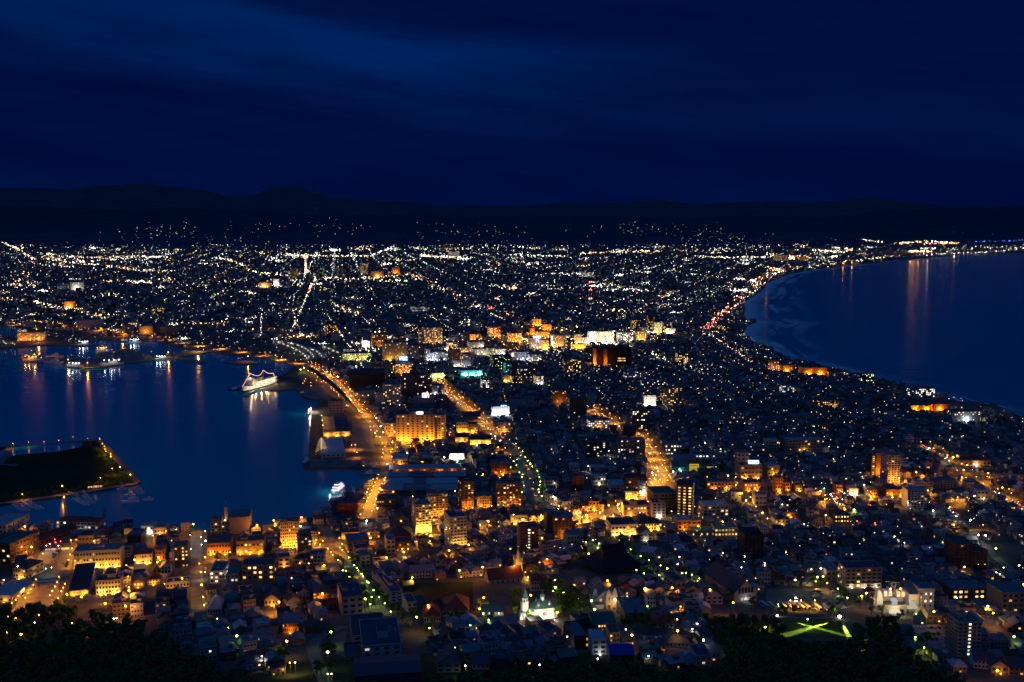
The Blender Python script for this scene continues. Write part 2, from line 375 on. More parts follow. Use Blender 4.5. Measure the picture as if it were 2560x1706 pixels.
def sheet(mb, poly, z, mi=0, skirt=None):
    for t in tessellate_polygon([[Vector((p[0], p[1], 0)) for p in poly]]):
        tri = [poly[i] for i in t]
        (ax, ay), (bx, by), (cx, cy2) = tri
        if (bx - ax) * (cy2 - ay) - (by - ay) * (cx - ax) < 0: tri = tri[::-1]
        mb.face([(p[0], p[1], z) for p in tri], mi)
    if skirt is not None:
        for i in range(len(poly)):
            a, b_ = poly[i], poly[(i + 1) % len(poly)]
            mb.face([(a[0], a[1], skirt), (b_[0], b_[1], skirt), (b_[0], b_[1], z), (a[0], a[1], z)], 1)
g = MB(); sheet(g, LAND, 2.0)
for pl in (bay_g, sea_g):
    for a, b_ in zip(pl, pl[1:]): g.face([(a[0], a[1], -3), (b_[0], b_[1], -3), (b_[0], b_[1], 2.0), (a[0], a[1], 2.0)], 1)
rs = list(range(0, 1001, 20))
ths = [math.radians(a) for a in range(-75, 76, 3)]
for r0, r1 in zip(rs, rs[1:]):
    for a0, a1 in zip(ths, ths[1:]):
        q = [(r * math.sin(a), r * math.cos(a)) for r, a in ((r0, a0), (r0, a1), (r1, a1), (r1, a0))]
        if r0 == 0: q = [q[0], q[2], q[3]]
        g.face([(x, y, 2 + .11 * (1000 - math.hypot(x, y)) + .0001 * (1000 - math.hypot(x, y)) ** 2) for x, y in q][::-1], 2 if r1 < 620 else 0)
tag(g.build('ground', [GROUND, QUAYM, EARTH]), kind='structure')
g = MB(); sheet(g, JETTY, 1.9, 0, -3); tag(g.build('jetty_ground', [QUAYM, QUAYM]), kind='structure')
g = MB(); sheet(g, BREAK, 1.9, 0, -3); sheet(g, PIER3, 1.9, 0, -3); tag(g.build('breakwater_ground', [QUAYM, QUAYM]), kind='structure')
g = MB(); sheet(g, ISLE, 2.0, 0, -3); tag(g.build('island_ground', [GRASSM, QUAYM]), kind='structure')
# dyke path along the island's far and right edge, quay path along its near edge
def ribbon(pts, width, z=0.06, name='road', m_=None, h=0.0, step=18.0, raw=False):
    gp = pts if raw else [at(a, b_, h) for a, b_ in pts]
    fine = []
    for a, b_ in zip(gp, gp[1:]):
        n = max(1, int((Vector(b_) - Vector(a)).length / step))
        for i in range(n): fine.append(Vector(a).lerp(Vector(b_), i / n))
    fine.append(Vector(gp[-1]))
    for _ in range(3):
        fine = [fine[0]] + [(fine[i - 1] + fine[i] * 2 + fine[i + 1]) / 4 for i in range(1, len(fine) - 1)] + [fine[-1]]
    L, R_ = [], []
    for i, p in enumerate(fine):
        d = fine[min(i + 1, len(fine) - 1)] - fine[max(i - 1, 0)]; d.z = 0; d.normalize(); nn = Vector((-d.y, d.x, 0)) * width / 2
        for arr, s in ((L, 1), (R_, -1)):
            q = p + nn * s; q.z = ground_h(q.x, q.y) + z + h; arr.append(q)
    g = MB()
    for i in range(len(fine) - 1): g.face([R_[i], R_[i + 1], L[i + 1], L[i]])
    if name: tag(g.build(name, m_ or ASPH), kind='structure')
    return fine, L, R_
ROADSEG = []
def road(pts, width, name='road', m_=None, z=0.06, marks=True):
    f, L, R_ = ribbon(pts, width, z, name, m_)
    ROADSEG.append(([(p.x, p.y) for p in f[::2] + [f[-1]]], width / 2))
    return f
ribbon([(-300, 1141), (0, 1118), (120, 1110), (242, 1100.5)], 7, 0.05, 'path', PAVE)
ribbon([(249, 1102), (290, 1145), (322, 1178), (344, 1207)], 9, 0.07, 'path', PAVE)
ribbon([(344, 1209), (267, 1218), (223, 1231), (163, 1237), (80, 1249), (0, 1259), (-200, 1285)], 10, 0.05, 'quay_path', PAVE)
ribbon([(-20, 1172), (12, 1150), (25, 1120)], 10, 0.09, 'path', PAVE)
ribbon([(-20, 1160), (20, 1160), (42, 1164)], 8, 0.11, 'path', PAVE)
# ---- water
m_, kk = newmat('sea_water')
t = kk.node('ShaderNodeNewGeometry')
mp = kk.node('ShaderNodeMapping'); kk.l.new(t.outputs['Position'], mp.inputs[0]); mp.inputs['Scale'].default_value = (0.006, 0.020, 1)
h1 = kk.noise(mp.outputs[0], 1.0, 4.0, 0.55)
h2 = kk.noise(t.outputs['Position'], 0.12, 3.0, 0.6)
bp = kk.node('ShaderNodeBump'); bp.inputs['Strength'].default_value = 0.2; bp.inputs['Distance'].default_value = 1.0
kk.put(bp.inputs['Height'], kk.m('ADD', kk.m('MULTIPLY', h1, 3.0), kk.m('MULTIPLY', h2, 0.35)))
p = kk.node('ShaderNodeBsdfPrincipled'); p.inputs['Base Color'].default_value = C4((.002, .27, .40))
p.inputs['Roughness'].default_value = 0.17; p.inputs['IOR'].default_value = 1.45
kk.l.new(bp.outputs[0], p.inputs['Normal']); surf(kk, p.outputs[0]); WATER = m_
g = MB(); g.face([(-30000, -200, 0), (30000, -200, 0), (30000, 40000, 0), (-30000, 40000, 0)])
tag(g.build('sea_water', WATER), kind='structure')
# pond inside the island dyke
pond = gpts([(-200, 1152), (0, 1128), (30, 1118), (110, 1112), (205, 1106), (207, 1112), (196, 1119), (150, 1129), (60, 1136), (38, 1138), (20, 1145), (-200, 1165)])
g = MB(); sheet(g, pond, 2.04); tag(g.build('pond_water', WATER), kind='structure')
# ---- beach and surf along the open sea
bl = sea_g[8:28]
g = MB()
for a, b_ in zip(bl, bl[1:]):
    d = Vector((b_[0] - a[0], b_[1] - a[1])).normalized(); n_ = Vector((-d.y, d.x))
    wv = 30
    g.face([(a[0], a[1], 2.05), (a[0] + n_.x * wv, a[1] + n_.y * wv, 2.05), (b_[0] + n_.x * wv, b_[1] + n_.y * wv, 2.05), (b_[0], b_[1], 2.05)][::-1])
tag(g.build('beach', SAND), kind='structure')
m_, kk = newmat('surf_foam')
t = kk.node('ShaderNodeUVMap'); s_ = kk.node('ShaderNodeSeparateXYZ'); kk.l.new(t.outputs[0], s_.inputs[0])
geo = kk.node('ShaderNodeNewGeometry')
nz = kk.noise(geo.outputs['Position'], 0.0035, 4.0, 0.5); nz2 = kk.noise(kk.xyz(kk.m('MULTIPLY', s_.outputs[0], 0.0022), kk.m('MULTIPLY', s_.outputs[1], 7.0), 0.0), 1.0, 3.0, 0.5)
fall = kk.m('SUBTRACT', 1.0, kk.smooth(s_.outputs[1], 0.15, 1.0))
al = kk.m('MULTIPLY', kk.m('MULTIPLY', kk.smooth(nz2, 0.45, 0.60), kk.smooth(nz, 0.36, 0.56)), kk.m('MULTIPLY', fall, 0.85))
al = kk.m('MAXIMUM', al, kk.m('MULTIPLY', kk.m('SUBTRACT', 1.0, kk.smooth(s_.outputs[1], 0.06, 0.34)), 0.85))
d_ = kk.node('ShaderNodeBsdfDiffuse'); d_.inputs[0].default_value = C4((.78, .82, .86)); tr = kk.node('ShaderNodeBsdfTransparent')
mx = kk.node('ShaderNodeMixShader'); kk.put(mx.inputs[0], al); kk.l.new(tr.outputs[0], mx.inputs[1]); kk.l.new(d_.outputs[0], mx.inputs[2])
surf(kk, mx.outputs[0]); FOAM = m_
g = MB(); run = 0.0
sl = sea_g[1:30]
sm = []
for a, b_ in zip(sl, sl[1:]):
    n = max(1, int(math.hypot(b_[0] - a[0], b_[1] - a[1]) / 60))
    for i in range(n): sm.append((a[0] + (b_[0] - a[0]) * i / n, a[1] + (b_[1] - a[1]) * i / n))
off = []
for i, p_ in enumerate(sm):
    a, b_ = sm[max(0, i - 4)], sm[min(len(sm) - 1, i + 4)]
    d = Vector((b_[0] - a[0], b_[1] - a[1])).normalized(); n_ = Vector((d.y, -d.x))
    ww = interp([(0, 55), (1500, 90), (2200, 110), (2600, 190), (3200, 280), (4500, 260), (6000, 150), (9000, 90)], p_[1])
    off.append((p_[0] + n_.x * ww, p_[1] + n_.y * ww))
for i in range(len(sm) - 1):
    L = math.hypot(sm[i + 1][0] - sm[i][0], sm[i + 1][1] - sm[i][1])
    g.face([(sm[i][0], sm[i][1], .12), (off[i][0], off[i][1], .12), (off[i + 1][0], off[i + 1][1], .12), (sm[i + 1][0], sm[i + 1][1], .12)], 0,
           [(run, 0), (run, 1), (run + L, 1), (run + L, 0)])
    run += L
tag(g.build('surf_foam', FOAM), kind='stuff')
# ---- hills on the horizon
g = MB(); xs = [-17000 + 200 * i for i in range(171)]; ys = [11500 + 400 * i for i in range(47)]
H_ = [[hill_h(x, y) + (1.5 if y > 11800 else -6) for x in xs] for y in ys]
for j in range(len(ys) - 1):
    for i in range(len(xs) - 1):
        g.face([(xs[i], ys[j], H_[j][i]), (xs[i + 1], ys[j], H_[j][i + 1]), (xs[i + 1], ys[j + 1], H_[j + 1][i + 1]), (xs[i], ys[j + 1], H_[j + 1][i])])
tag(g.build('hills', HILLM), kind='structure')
FOOTL = [(-500, 520), (0, 512), (150, 520), (320, 528), (480, 522), (640, 530), (820, 540), (1000, 536), (1200, 545), (1450, 540), (1700, 546), (1900, 540), (2050, 548), (2140, 536), (2260, 527), (2360, 522), (2460, 519), (2560, 516), (3100, 512)]
def foot_h(x, y):
    q = 1280 + FPX * x / (y * .985); t_ = z_for(15500, interp(FOOTL, q) + 1.5 * math.sin(q * .05) * math.sin(q * .017) + .9 * math.sin(q * .14 + 1))
    s_ = (y - 12600) / 2900.0
    return t_ * max(0.0, s_) ** 1.2 if s_ < 1 else t_ * max(0, 1 - (s_ - 1) * 1.1)
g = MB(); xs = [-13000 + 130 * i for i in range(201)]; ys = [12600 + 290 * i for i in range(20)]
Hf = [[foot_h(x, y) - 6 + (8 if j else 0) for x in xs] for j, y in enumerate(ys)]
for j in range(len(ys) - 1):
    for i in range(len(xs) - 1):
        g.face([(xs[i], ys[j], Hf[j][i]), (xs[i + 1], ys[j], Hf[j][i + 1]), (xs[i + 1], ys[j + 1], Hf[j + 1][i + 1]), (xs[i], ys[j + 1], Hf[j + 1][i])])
tag(g.build('foothills', gmat('wooded_slopes_haze', ((.020, .034, .064), (.032, .056, .10)), 0.004)), kind='structure')  # haze blue painted into the slopes too, slightly darker than the hills
# ---- roads
def zp(reg, s): return [px(reg, *[float(q) for q in w_.split(',')]) for w_ in s.split()]
bay_road = zp('E', '-200,225 150,237 450,237 800,272 1350,335 1800,420 2353,500') + zp('F', '250,560 480,605')
road(bay_road, 22)
ELEV = zp('F', '480,600 600,655 720,740 830,840 930,950 1000,1050')
road(zp('F', '1000,1055 1090,1165 1150,1255 1205,1340 1215,1430 1200,1540') + zp('B', '1150,380 1080,520 1030,650 1000,740'), 12)
road(zp('F', '620,690 800,860 930,1010'), 16)
horai = zp('G', '690,1000 900,1110 1060,1190 1220,1280') + zp('C', '1240,60 1320,180 1375,290 1345,390 1240,500 1100,610 800,710 560,740')
road(horai, 21)
maind = zp('F', '1620,700 1750,850 1850,930 2000,1030 2200,1250 2353,1340') + zp('C', '60,140 125,290 140,420 200,560 420,630')
road(maind, 18)
nij = zp('6', '1150,480 1010,230 880,60') + zp('B', '740,1000 690,900 610,800')
road(nij, 12, m_=PAVE)
hach = [px('5', 1830, 480)] + zp('A', '1815,1350 1800,1150 1800,950 1805,840')
road(hach, 11, m_=PAVE)
moto = zp('A', '330,1540 430,1300 480,1150 545,1010')
road(moto, 34, m_=PAVE)
cross = zp('A', '690,1470 1230,1400 1745,1120 2353,1100') + zp('B', '290,1030 600,960 800,965 1100,925 1430,930 1700,890')
road(cross, 15, z=0.1)
road(zp('D', '480,400 570,480 640,570 720,650'), 10)
road(zp('D', '1390,45 1690,200 1830,330 2100,480 2353,640'), 11)
road(zp('D', '1650,610 1750,720 1850,850 2000,1000 2353,1290'), 9)
road(zp('C', '890,950 1180,1110 1420,1270 1560,1330 1830,1370'), 14, m_=PAVE)
road(zp('C', '1960,300 2110,490 2240,640 2353,740'), 13)
road(zp('C', '560,30 690,240 760,400'), 10); road(zp('C', '250,40 400,240'), 9); road(zp('C', '870,90 960,260'), 9)
road(zp('J', '555,890 480,1100 390,1290 330,1440'), 28)
road(zp('K', '1780,1405 2050,1180 2180,1040 2330,920'), 26); road(zp('K', '1800,1430 1940,1560') + zp('G', '2230,590'), 18)
road(zp('A', '0,1290 350,1235 640,1225'), 14, z=0.12)
road(zp('8', '760,330 900,400 1100,470 1300,520'), 12); road(zp('8', '2000,520 2120,620 2150,700'), 10)
road(zp('6', '640,1100 560,900 470,720 560,660 800,590'), 8)
# pedestrian crossings on the wide slope street
g = MB()
for ya, x0, x1 in ((1010, 420, 640), (1232, 350, 640), (1305, 350, 540)):
    for i in range(22):
        a = at(*px('A', x0 + (x1 - x0) * i / 22, ya - 12 * i / 22))
        g.box(a.x, a.y, a.z + .02, 0.9, 5.0, 0.13, 0, math.radians(19))
tag(g.build('road_markings', pmat('white_paint', (.75, .75, .72), .7, .1)), kind='structure')
PARKG = []
def lot(pts, m_=None, name='pavement', z=0.14):
    gp = [at(*q) for q in pts]; g = MB(); c = sum(gp, Vector()) / len(gp)
    # follow the slope: split into a fine fan grid
    n = 8
    A_, B_, C_, D_ = gp
    for i in range(n):
        for j in range(n):
            q = []
            for u, v in ((i, j), (i + 1, j), (i + 1, j + 1), (i, j + 1)):
                p_ = A_.lerp(B_, u / n).lerp(D_.lerp(C_, u / n), v / n); q.append((p_.x, p_.y, ground_h(p_.x, p_.y) + z))
            g.face(q[::-1])
    o = tag(g.build(name, m_ or ASPH), kind='structure'); PARKG.append([(p_.x, p_.y) for p_ in gp]); return o
lot(zp('8', '1270,830 1690,830 1590,575 1260,580'))
lot(zp('8', '-20,430 720,440 640,240 -20,250'))
LAWNM = gmat('mown_lawn', ((.03, .09, .012), (.05, .13, .018)), 0.3)
lot(zp('8', '110,690 770,690 655,512 65,508'), LAWNM, 'lawn')
lot(zp('7', '1170,760 1500,740 1480,670 1180,670'))
lot(zp('S', '1460,760 1960,800 1800,500 1240,560'), QUAYM)
lot(zp('F', '870,1400 1100,1400 1050,1150 880,1130'))
lot(zp('F', '500,1540 1130,1540 1100,1460 500,1460'), QUAYM, z=0.2)
lot(zp('A', '430,960 700,960 690,860 480,850'))
lot(zp('6', '1420,380 2000,380 1990,180 1420,190'), GRASSM, 'lawn')
lot(zp('6', '690,820 820,880 830,640 700,660'), PAVE, z=0.18)
# px polygons where no filler stands
NOBUILD = [zp('5', '-100,395 300,360 560,345 900,430 1300,520 1560,640 1700,800 1900,930 2100,960 2353,1110 -100,1300'),
           zp('7', '1650,480 2353,400 2353,1300 1560,1300 1900,960 1960,800 1800,740 1700,560'),
           zp('8', '-100,220 750,220 760,420 1100,470 1180,520 1290,820 1500,960 1800,1010 1900,1110 -100,1110'),
           zp('8', '1200,560 1700,560 1720,840 1400,860'), zp('7', '-150,562 300,575 480,562 790,545 775,235 480,200 430,60 360,120 330,235 -30,245 -150,330'), zp('7', '960,560 1280,560 1260,420 980,420'),
           zp('6', '440,1110 560,560 830,480 1560,480 1640,700 1620,1110'), zp('6', '1400,390 2050,420 2050,130 1420,170'),
           zp('E', '1500,260 2353,180 2353,640 1900,600') + [], zp('F', '-10,350 820,350 820,560 500,640 1100,1160 1200,1540 480,1540 480,1000 0,900'),
           zp('D', '1650,570 1960,850 2353,1250 2353,1050 2050,800'), zp('A', '300,1540 430,950 700,950 600,1540'), zp('A', '1745,900 1900,900 1900,1540 1745,1540'),
           zp('E', '-10,300 430,270 1100,330 1600,420 1100,520 -10,480'), zp('C', '640,1040 1190,1040 1190,1300 300,1300'), zp('C', '1030,1000 1400,1290 1500,1230 1200,960')]
def blocked(x, y, margin=6.0):
    for seg, hw in ROADSEG:
        for (ax, ay), (bx, by) in zip(seg, seg[1:]):
            if abs(ax - x) > 80 and abs(bx - x) > 80: continue
            dx, dy = bx - ax, by - ay; L2 = dx * dx + dy * dy + 1e-6
            t_ = max(0, min(1, ((x - ax) * dx + (y - ay) * dy) / L2))
            if (x - ax - t_ * dx) ** 2 + (y - ay - t_ * dy) ** 2 < (hw + margin) ** 2: return True
    return any(pip(x, y, p_) for p_ in PARKG)
# ================================================================== BUILDINGS
LIGHTD = {}
def light(parent, loc, c, power, rad=0.35):
    key = (c, power, rad)
    if key not in LIGHTD:
        d = bpy.data.lights.new('lamp_light', 'POINT'); d.energy = power; d.color = LAMPC[c]; d.shadow_soft_size = rad
        LIGHTD[key] = d
    return put('lamp_light', LIGHTD[key], parent, loc)
def downlight(parent, loc, c, power, rad=0.3):
    """hooded street lamp: light only falls downwards"""
    key = (c, power, rad, 's')
    if key not in LIGHTD:
        d = bpy.data.lights.new('lamp_light', 'SPOT'); d.energy = power; d.color = LAMPC[c]; d.shadow_soft_size = rad; d.spot_size = math.radians(158); d.spot_blend = .5
        LIGHTD[key] = d
    return put('lamp_light', LIGHTD[key], parent, loc)
def win_mesh(glass):
    g = MB(); a = 0.5
    i, zi0, zi1 = 0.42, 0.08, 0.92
    o_ = [(-a, 0), (a, 0), (a, 1), (-a, 1)]; n_ = [(-i, zi0), (i, zi0), (i, zi1), (-i, zi1)]
    for q in range(4):
        r = (q + 1) % 4
        g.face([(o_[q][0], -.10, o_[q][1]), (o_[r][0], -.10, o_[r][1]), (n_[r][0], -.10, n_[r][1]), (n_[q][0], -.10, n_[q][1])], 0)
        g.face([(o_[q][0], .02, o_[q][1]), (o_[r][0], .02, o_[r][1]), (o_[r][0], -.10, o_[r][1]), (o_[q][0], -.10, o_[q][1])], 0)
    g.face([(n_[0][0], -.06, n_[0][1]), (n_[1][0], -.06, n_[1][1]), (n_[2][0], -.06, n_[2][1]), (n_[3][0], -.06, n_[3][1])], 1)
    return g.mesh('window', [FRAME, glass])
WINM = {k_: win_mesh(v) for k_, v in {'dark': GLASS, **LITW}.items()}
HID = 0
def window(parent, x, y, z, w_, h, rz, lit): return put('window', WINM[lit], parent, (x, y, z), rz, (w_, 1, h))
FOOT = []   # (cx, cy, ux, uy, halfw, halfd)
RECTS = []  # on-view silhouettes of the landmarks: xl, xr, ytop, ybase, distance
def bld(name, cat, label, reg, xl, xr, yb, yt, d, wc, roof='flat:blue', fl=0, co=0, lit=.2, tint='warm', rot=None, sL=0, sR=0, bal=False, box=0, litcol=None,
        flood=None, anchor=None, grid=None, rise=None, group=None, parapet=True):
    a = px(reg, xl, yb); b_ = px(reg, xr, yb); top = px(reg, xl, yt)[1]
    p0 = at(*a); rz = grid_rot(p0.x, p0.y) if rot is None else math.radians(rot)
    u = Vector((math.cos(rz), math.sin(rz), 0)); n = Vector((-u.y, u.x, 0))
    f0 = p0.y * CP - (p0.z - CAMZ) * SP; kx = (b_[0] - 1280) / FPX
    W = abs((kx * f0 - p0.x) / (u.x - kx * u.y * CP)); W = max(3.0, min(W, 200))
    h = max(2.6, z_for(p0.y, top) - p0.z)
    c = p0 + u * W / 2 + n * d / 2
    zb = min(ground_h(c.x + sx * u.x * W / 2 + sy * n.x * d / 2, c.y + sx * u.y * W / 2 + sy * n.y * d / 2) for sx in (-1, 1) for sy in (-1, 1))
    base = p0.z
    o = put(name, None, None, (c.x, c.y, base), rz); o.empty_display_size = 1
    tag(o, label, cat, group)
    FOOT.append((c.x, c.y, u.x, u.y, W / 2, d / 2)); RECTS.append((a[0], b_[0], top, a[1], p0.y))
    if anchor: ANCH.append((anchor, c.x, c.y - d / 2))
    kind, _, rc = roof.partition(':')
    g = MB(); g.box(0, 0, zb - base - .5, W, d, h - (zb - base) + .5, 0)
    wm = wall(wc) if not grid else grid_mat(wc, *grid)
    wallo = g.build('wall', wm, o)
    g = MB(); r_ = rise
    if kind == 'flat':
        g.box(0, 0, h + .003, W + .3, d + .3, .35, 0, bottom=True)
        if parapet and W > 6:
            for sx, sy, ww, dd in ((0, -1, W + .3, .3), (0, 1, W + .3, .3), (-1, 0, .3, d - .3), (1, 0, .3, d - .3)):
                g.box(sx * W / 2, sy * d / 2, h + .355, ww, dd, .7, 1)
        for i in range(box):
            bw, bd, bh = RND.uniform(.12, .25) * W + 2, RND.uniform(.2, .4) * d + 1, RND.uniform(2.2, 4.5)
            g.box(RND.uniform(-.3, .3) * W, RND.uniform(-.15, .3) * d, h + .36, bw, bd, bh, 1, top=0)
        if W > 9:
            for i in range(RND.randint(1, 4)): g.box(RND.uniform(-.42, .42) * W, RND.uniform(-.38, .38) * d, h + .36, RND.uniform(.8, 2), RND.uniform(.8, 1.6), RND.uniform(.6, 1.4), 1)
        g.build('roof', [roofm(rc), wm if not grid else wall(wc)], o)
    elif kind == 'hip': g.hip(0, 0, 0, W, d, h, r_ or min(W, d) * .28, 0); g.build('roof', roofm(rc), o)
    elif kind == 'gable': g.gable(0, 0, 0, W, d, h, r_ or d * .28, 0, 'x', .5, 0, 1); g.build('roof', [roofm(rc), wm], o)
    elif kind == 'gableF': g.gable(0, 0, 0, W, d, h, r_ or W * .36, 0, 'y', .5, 0, 1); g.build('roof', [roofm(rc), wm], o)
    elif kind == 'shed':
        r_ = r_ or 6; A_ = [(-W / 2 - .8, -d / 2 - .8, h), (W / 2 + .8, -d / 2 - .8, h), (W / 2 + .8, d / 2 + .8, h + r_), (-W / 2 - .8, d / 2 + .8, h + r_)]
        g.face([(x, y, z + .5) for x, y, z in A_]); g.face(A_[::-1])
        for i in range(4): j = (i + 1) % 4; g.face([A_[i], A_[j], (A_[j][0], A_[j][1], A_[j][2] + .5), (A_[i][0], A_[i][1], A_[i][2] + .5)])
        for s in (-1, 1): g.face([(s * W / 2, -d / 2, h), (s * W / 2, d / 2, h), (s * W / 2, d / 2, h + r_)], 1)
        g.face([(-W / 2, d / 2, h), (W / 2, d / 2, h), (W / 2, d / 2, h + r_), (-W / 2, d / 2, h + r_)], 1)
        g.build('roof', [roofm(rc), wm], o)
    def pick(): return tint if RND.random() < lit else 'dark'
    if fl and co and not grid:
        fh = h / fl; cw = W / co
        while fl * co > 98: co -= 1; cw = W / co
        for i in range(fl):
            for j in range(co): window(o, -W / 2 + cw * (j + .5), -d / 2 - .02, fh * (i + .30), min(cw * .62, 3.2), min(fh * .52, 2.2), 0, 'white' if litcol == j else pick())
        left = 100 - fl * co
        for s, cnt in ((-1, sL), (1, sR)):
            if not cnt: continue
            sw = d / cnt
            for i in range(fl):
                for j in range(cnt):
                    if left <= 0: break
                    left -= 1
                    window(o, s * (W / 2 + .02), -d / 2 + sw * (j + .5), fh * (i + .30), min(sw * .55, 2.6), min(fh * .5, 2.0), math.pi / 2 * s, pick())
        if bal:
            for i in range(1, fl):
                g = MB(); g.box(0, -d / 2 - .75, fh * i - .15, W * .96, 1.4, .2, 0, bottom=True); g.box(0, -d / 2 - 1.4, fh * i + .05, W * .96, .12, .75, 0)
                g.build('balcony', wall(wc), o)
    if flood:
        c_, pw, cnt = flood; pw *= (1.7 if p0.y < 1300 else 2.6) if pw < 9000 else 2.0
        for i in range(cnt):
            x = -W / 2 + W * (i + .5) / cnt
            ff, fz = (2.6, .8) if p0.y < 2300 else (10.0, 5.0)
            if h > 18 and p0.y < 2300 and i == 0: pw *= 2.6 if p0.y < 1750 else 1.0
            if h > 18 and p0.y < 2300: ff, fz = 8.0, 3.5
            g = MB(); g.box(x, -d / 2 - ff, .0, .5, .5, fz - .4, 0); g.octa((x, -d / 2 - ff, fz), .38 if p0.y < 2300 else .8, 1)
            g.build('floodlight', [METAL, BULB[c_]], o); light(o, (x, -d / 2 - ff + .3, fz + .9), c_, pw)
    return o, W, d, h
# ------------------------------------------------------------------ landmark buildings, read off the photograph block by block
OF, AP, HO, WH, SH, HS, SCH = 'office_building', 'apartment_tower', 'hotel', 'warehouse', 'shop_building', 'house', 'school_building'
def B(*a, **k_): return bld(*a, **k_)
# --- waterfront and old quarter on the left
B(OF, 'building', 'long white three storey building with dark red roof on the waterfront', 'A', 520, 905, 845, 745, 15, 'white', 'hip:brownred', 3, 12, .22, 'white', -7, sR=4, flood=('w', 2600, 1), anchor='long white waterfront building', rise=4)
B(OF, 'building', 'white sheds block with pale roof at the harbour edge behind brown offices', 'A', -140, 62, 862, 775, 40, 'white', 'flat:pale', 2, 6, .0, 'warm', -8, sR=5)
B(OF, 'building', 'dark brown four storey block with green roof and many side windows', 'A', -60, 100, 1120, 945, 38, 'brown', 'flat:green', 4, 4, .05, 'warm', -16, sR=9, anchor='brown green roofed block')
B(WH, 'warehouse', 'long brick warehouse with brown red roof beside the harbour car park', 'A', 235, 310, 985, 930, 55, 'brick', 'gableF:brownred', 1, 3, 0, 'warm', -24, sR=8)
B(OF, 'bank', 'grand cream stone bank with rows of windows in golden floodlight', 'A', 680, 1108, 1190, 1035, 20, 'stone', 'flat:grey', 3, 15, .06, 'warm', 9, sL=4, flood=('y', 2600, 5), anchor='floodlit stone bank', box=1)
B(SH, 'building', 'two storey western style hall with arched windows in golden light', 'A', 1237, 1395, 1150, 1058, 14, 'cream', 'hip:dark', 2, 7, .35, 'warm', 14, flood=('y', 1400, 2), anchor='golden western style hall')
B(AP, 'apartment building', 'dark six storey flats with blue roof and a few lit windows', 'A', 1607, 1735, 1180, 990, 15, 'dark', 'flat:blue', 6, 4, .4, 'warm', 16, sL=2, anchor='dark blue roofed flats')
B('public_hall', 'hall', 'hall under one huge dark sloping roof with brightly lit front', 'A', 640, 812, 1432, 1392, 42, 'cream', 'shed:dark', 1, 6, 1.0, 'orange', 15, rise=9, flood=('o', 1500, 2), anchor='huge dark sloping roof')
B(OF, 'building', 'cream three storey building flooded with golden light beside the sloping roof', 'A', 882, 1112, 1425, 1305, 15, 'cream', 'flat:navy', 3, 8, .05, 'warm', 12, flood=('y', 3000, 2), anchor='golden three storey building', box=1)
B(HS, 'house', 'small gabled house glowing orange with a dark green roof', 'A', 1228, 1318, 1357, 1310, 10, 'orange', 'gableF:green', 1, 3, .6, 'orange', 12, flood=('o', 500, 1))
B(HS, 'house', 'white house with red hipped roof and orange lit front', 'A', 1352, 1475, 1335, 1288, 11, 'white', 'hip:red', 2, 5, .3, 'orange', 14, flood=('o', 700, 1))
B(HS, 'house', 'orange lit house with brown hipped roof by the stone slope street', 'A', 1535, 1640, 1315, 1270, 11, 'orange', 'hip:brownred', 2, 5, .3, 'orange', 14, flood=('o', 500, 1))
B(SH, 'building', 'long low white building with black strip windows below orange houses', 'A', 1530, 1742, 1370, 1322, 12, 'white', 'flat:navy', 1, 7, 0, 'warm', 14)
B(HS, 'house', 'narrow white house with dark gable beside the dark flats', 'A', 1482, 1570, 1232, 1165, 10, 'white', 'gableF:navy', 2, 3, 0, 'warm', 14)
B(HS, 'house', 'little olive green house with gabled roof under the dark flats', 'A', 1408, 1478, 1232, 1182, 9, 'yellow', 'gableF:navy', 1, 2, 0, 'warm', 14)
B('round_hall', 'hall', 'old round cornered hall with lit roof lantern by the wide slope street', 'A', 122, 260, 1272, 1175, 22, 'cream', 'hip:dark', 2, 6, .25, 'warm', -12, sR=4, flood=('y', 1200, 1), anchor='old round cornered hall', rise=5)
B(OF, 'building', 'white terrace building with pale roof at the foot of the lamp lined steps', 'A', -120, 110, 1490, 1430, 34, 'white', 'flat:pale', 1, 6, .2, 'orange', -8, sR=6, flood=('o', 900, 2))
B('brewery_building', 'brewery', 'tall brown brick brewery block with stepped roof by the bay', 'A', 1940, 2100, 872, 765, 20, 'tan', 'flat:grey', 4, 5, .15, 'warm', 10, box=2)
B('brewery_hall', 'brewery', 'windowless tan brewery hall with grey roof beside the chimney', 'A', 2108, 2295, 868, 720, 26, 'tan', 'flat:grey', 0, 0, rot=8, anchor='windowless tan brewery hall')
B('brick_hall', 'hall', 'orange brick hall with rounded gable and navy roof', 'A', 1905, 2120, 1060, 950, 20, 'orange', 'gable:navy', 2, 8, .05, 'warm', 8, flood=('o', 1500, 3), anchor='orange brick hall')
B('brick_hall', 'hall', 'old cream brick building lit gold with arched windows and navy roof', 'A', 2172, 2425, 1055, 940, 18, 'yellow', 'flat:navy', 2, 7, .5, 'warm', 7, flood=('o', 1500, 3), box=1, anchor='gold lit brick building')
B(SH, 'building', 'white two tier restaurant on the quay with bright lamps', 'A', 1300, 1410, 868, 800, 14, 'white', 'flat:pale', 2, 4, .5, 'white', 5, flood=('w', 900, 2))
B(SH, 'building', 'low orange lit quay shed with flat roof beside white restaurant', 'A', 1418, 1525, 866, 812, 14, 'cream', 'flat:grey', 1, 4, .2, 'warm', 5, flood=('o', 700, 1))
B(SH, 'building', 'pale roofed shop behind the floodlit stone bank', 'A', 722, 855, 985, 890, 18, 'tan', 'flat:navy', 2, 4, .0, 'warm', 8)
B(SH, 'building', 'dark flat shed near the white billboard by the quay', 'A', 1172, 1300, 950, 885, 20, 'dark', 'flat:blue', 1, 3, .0, 'warm', 6)
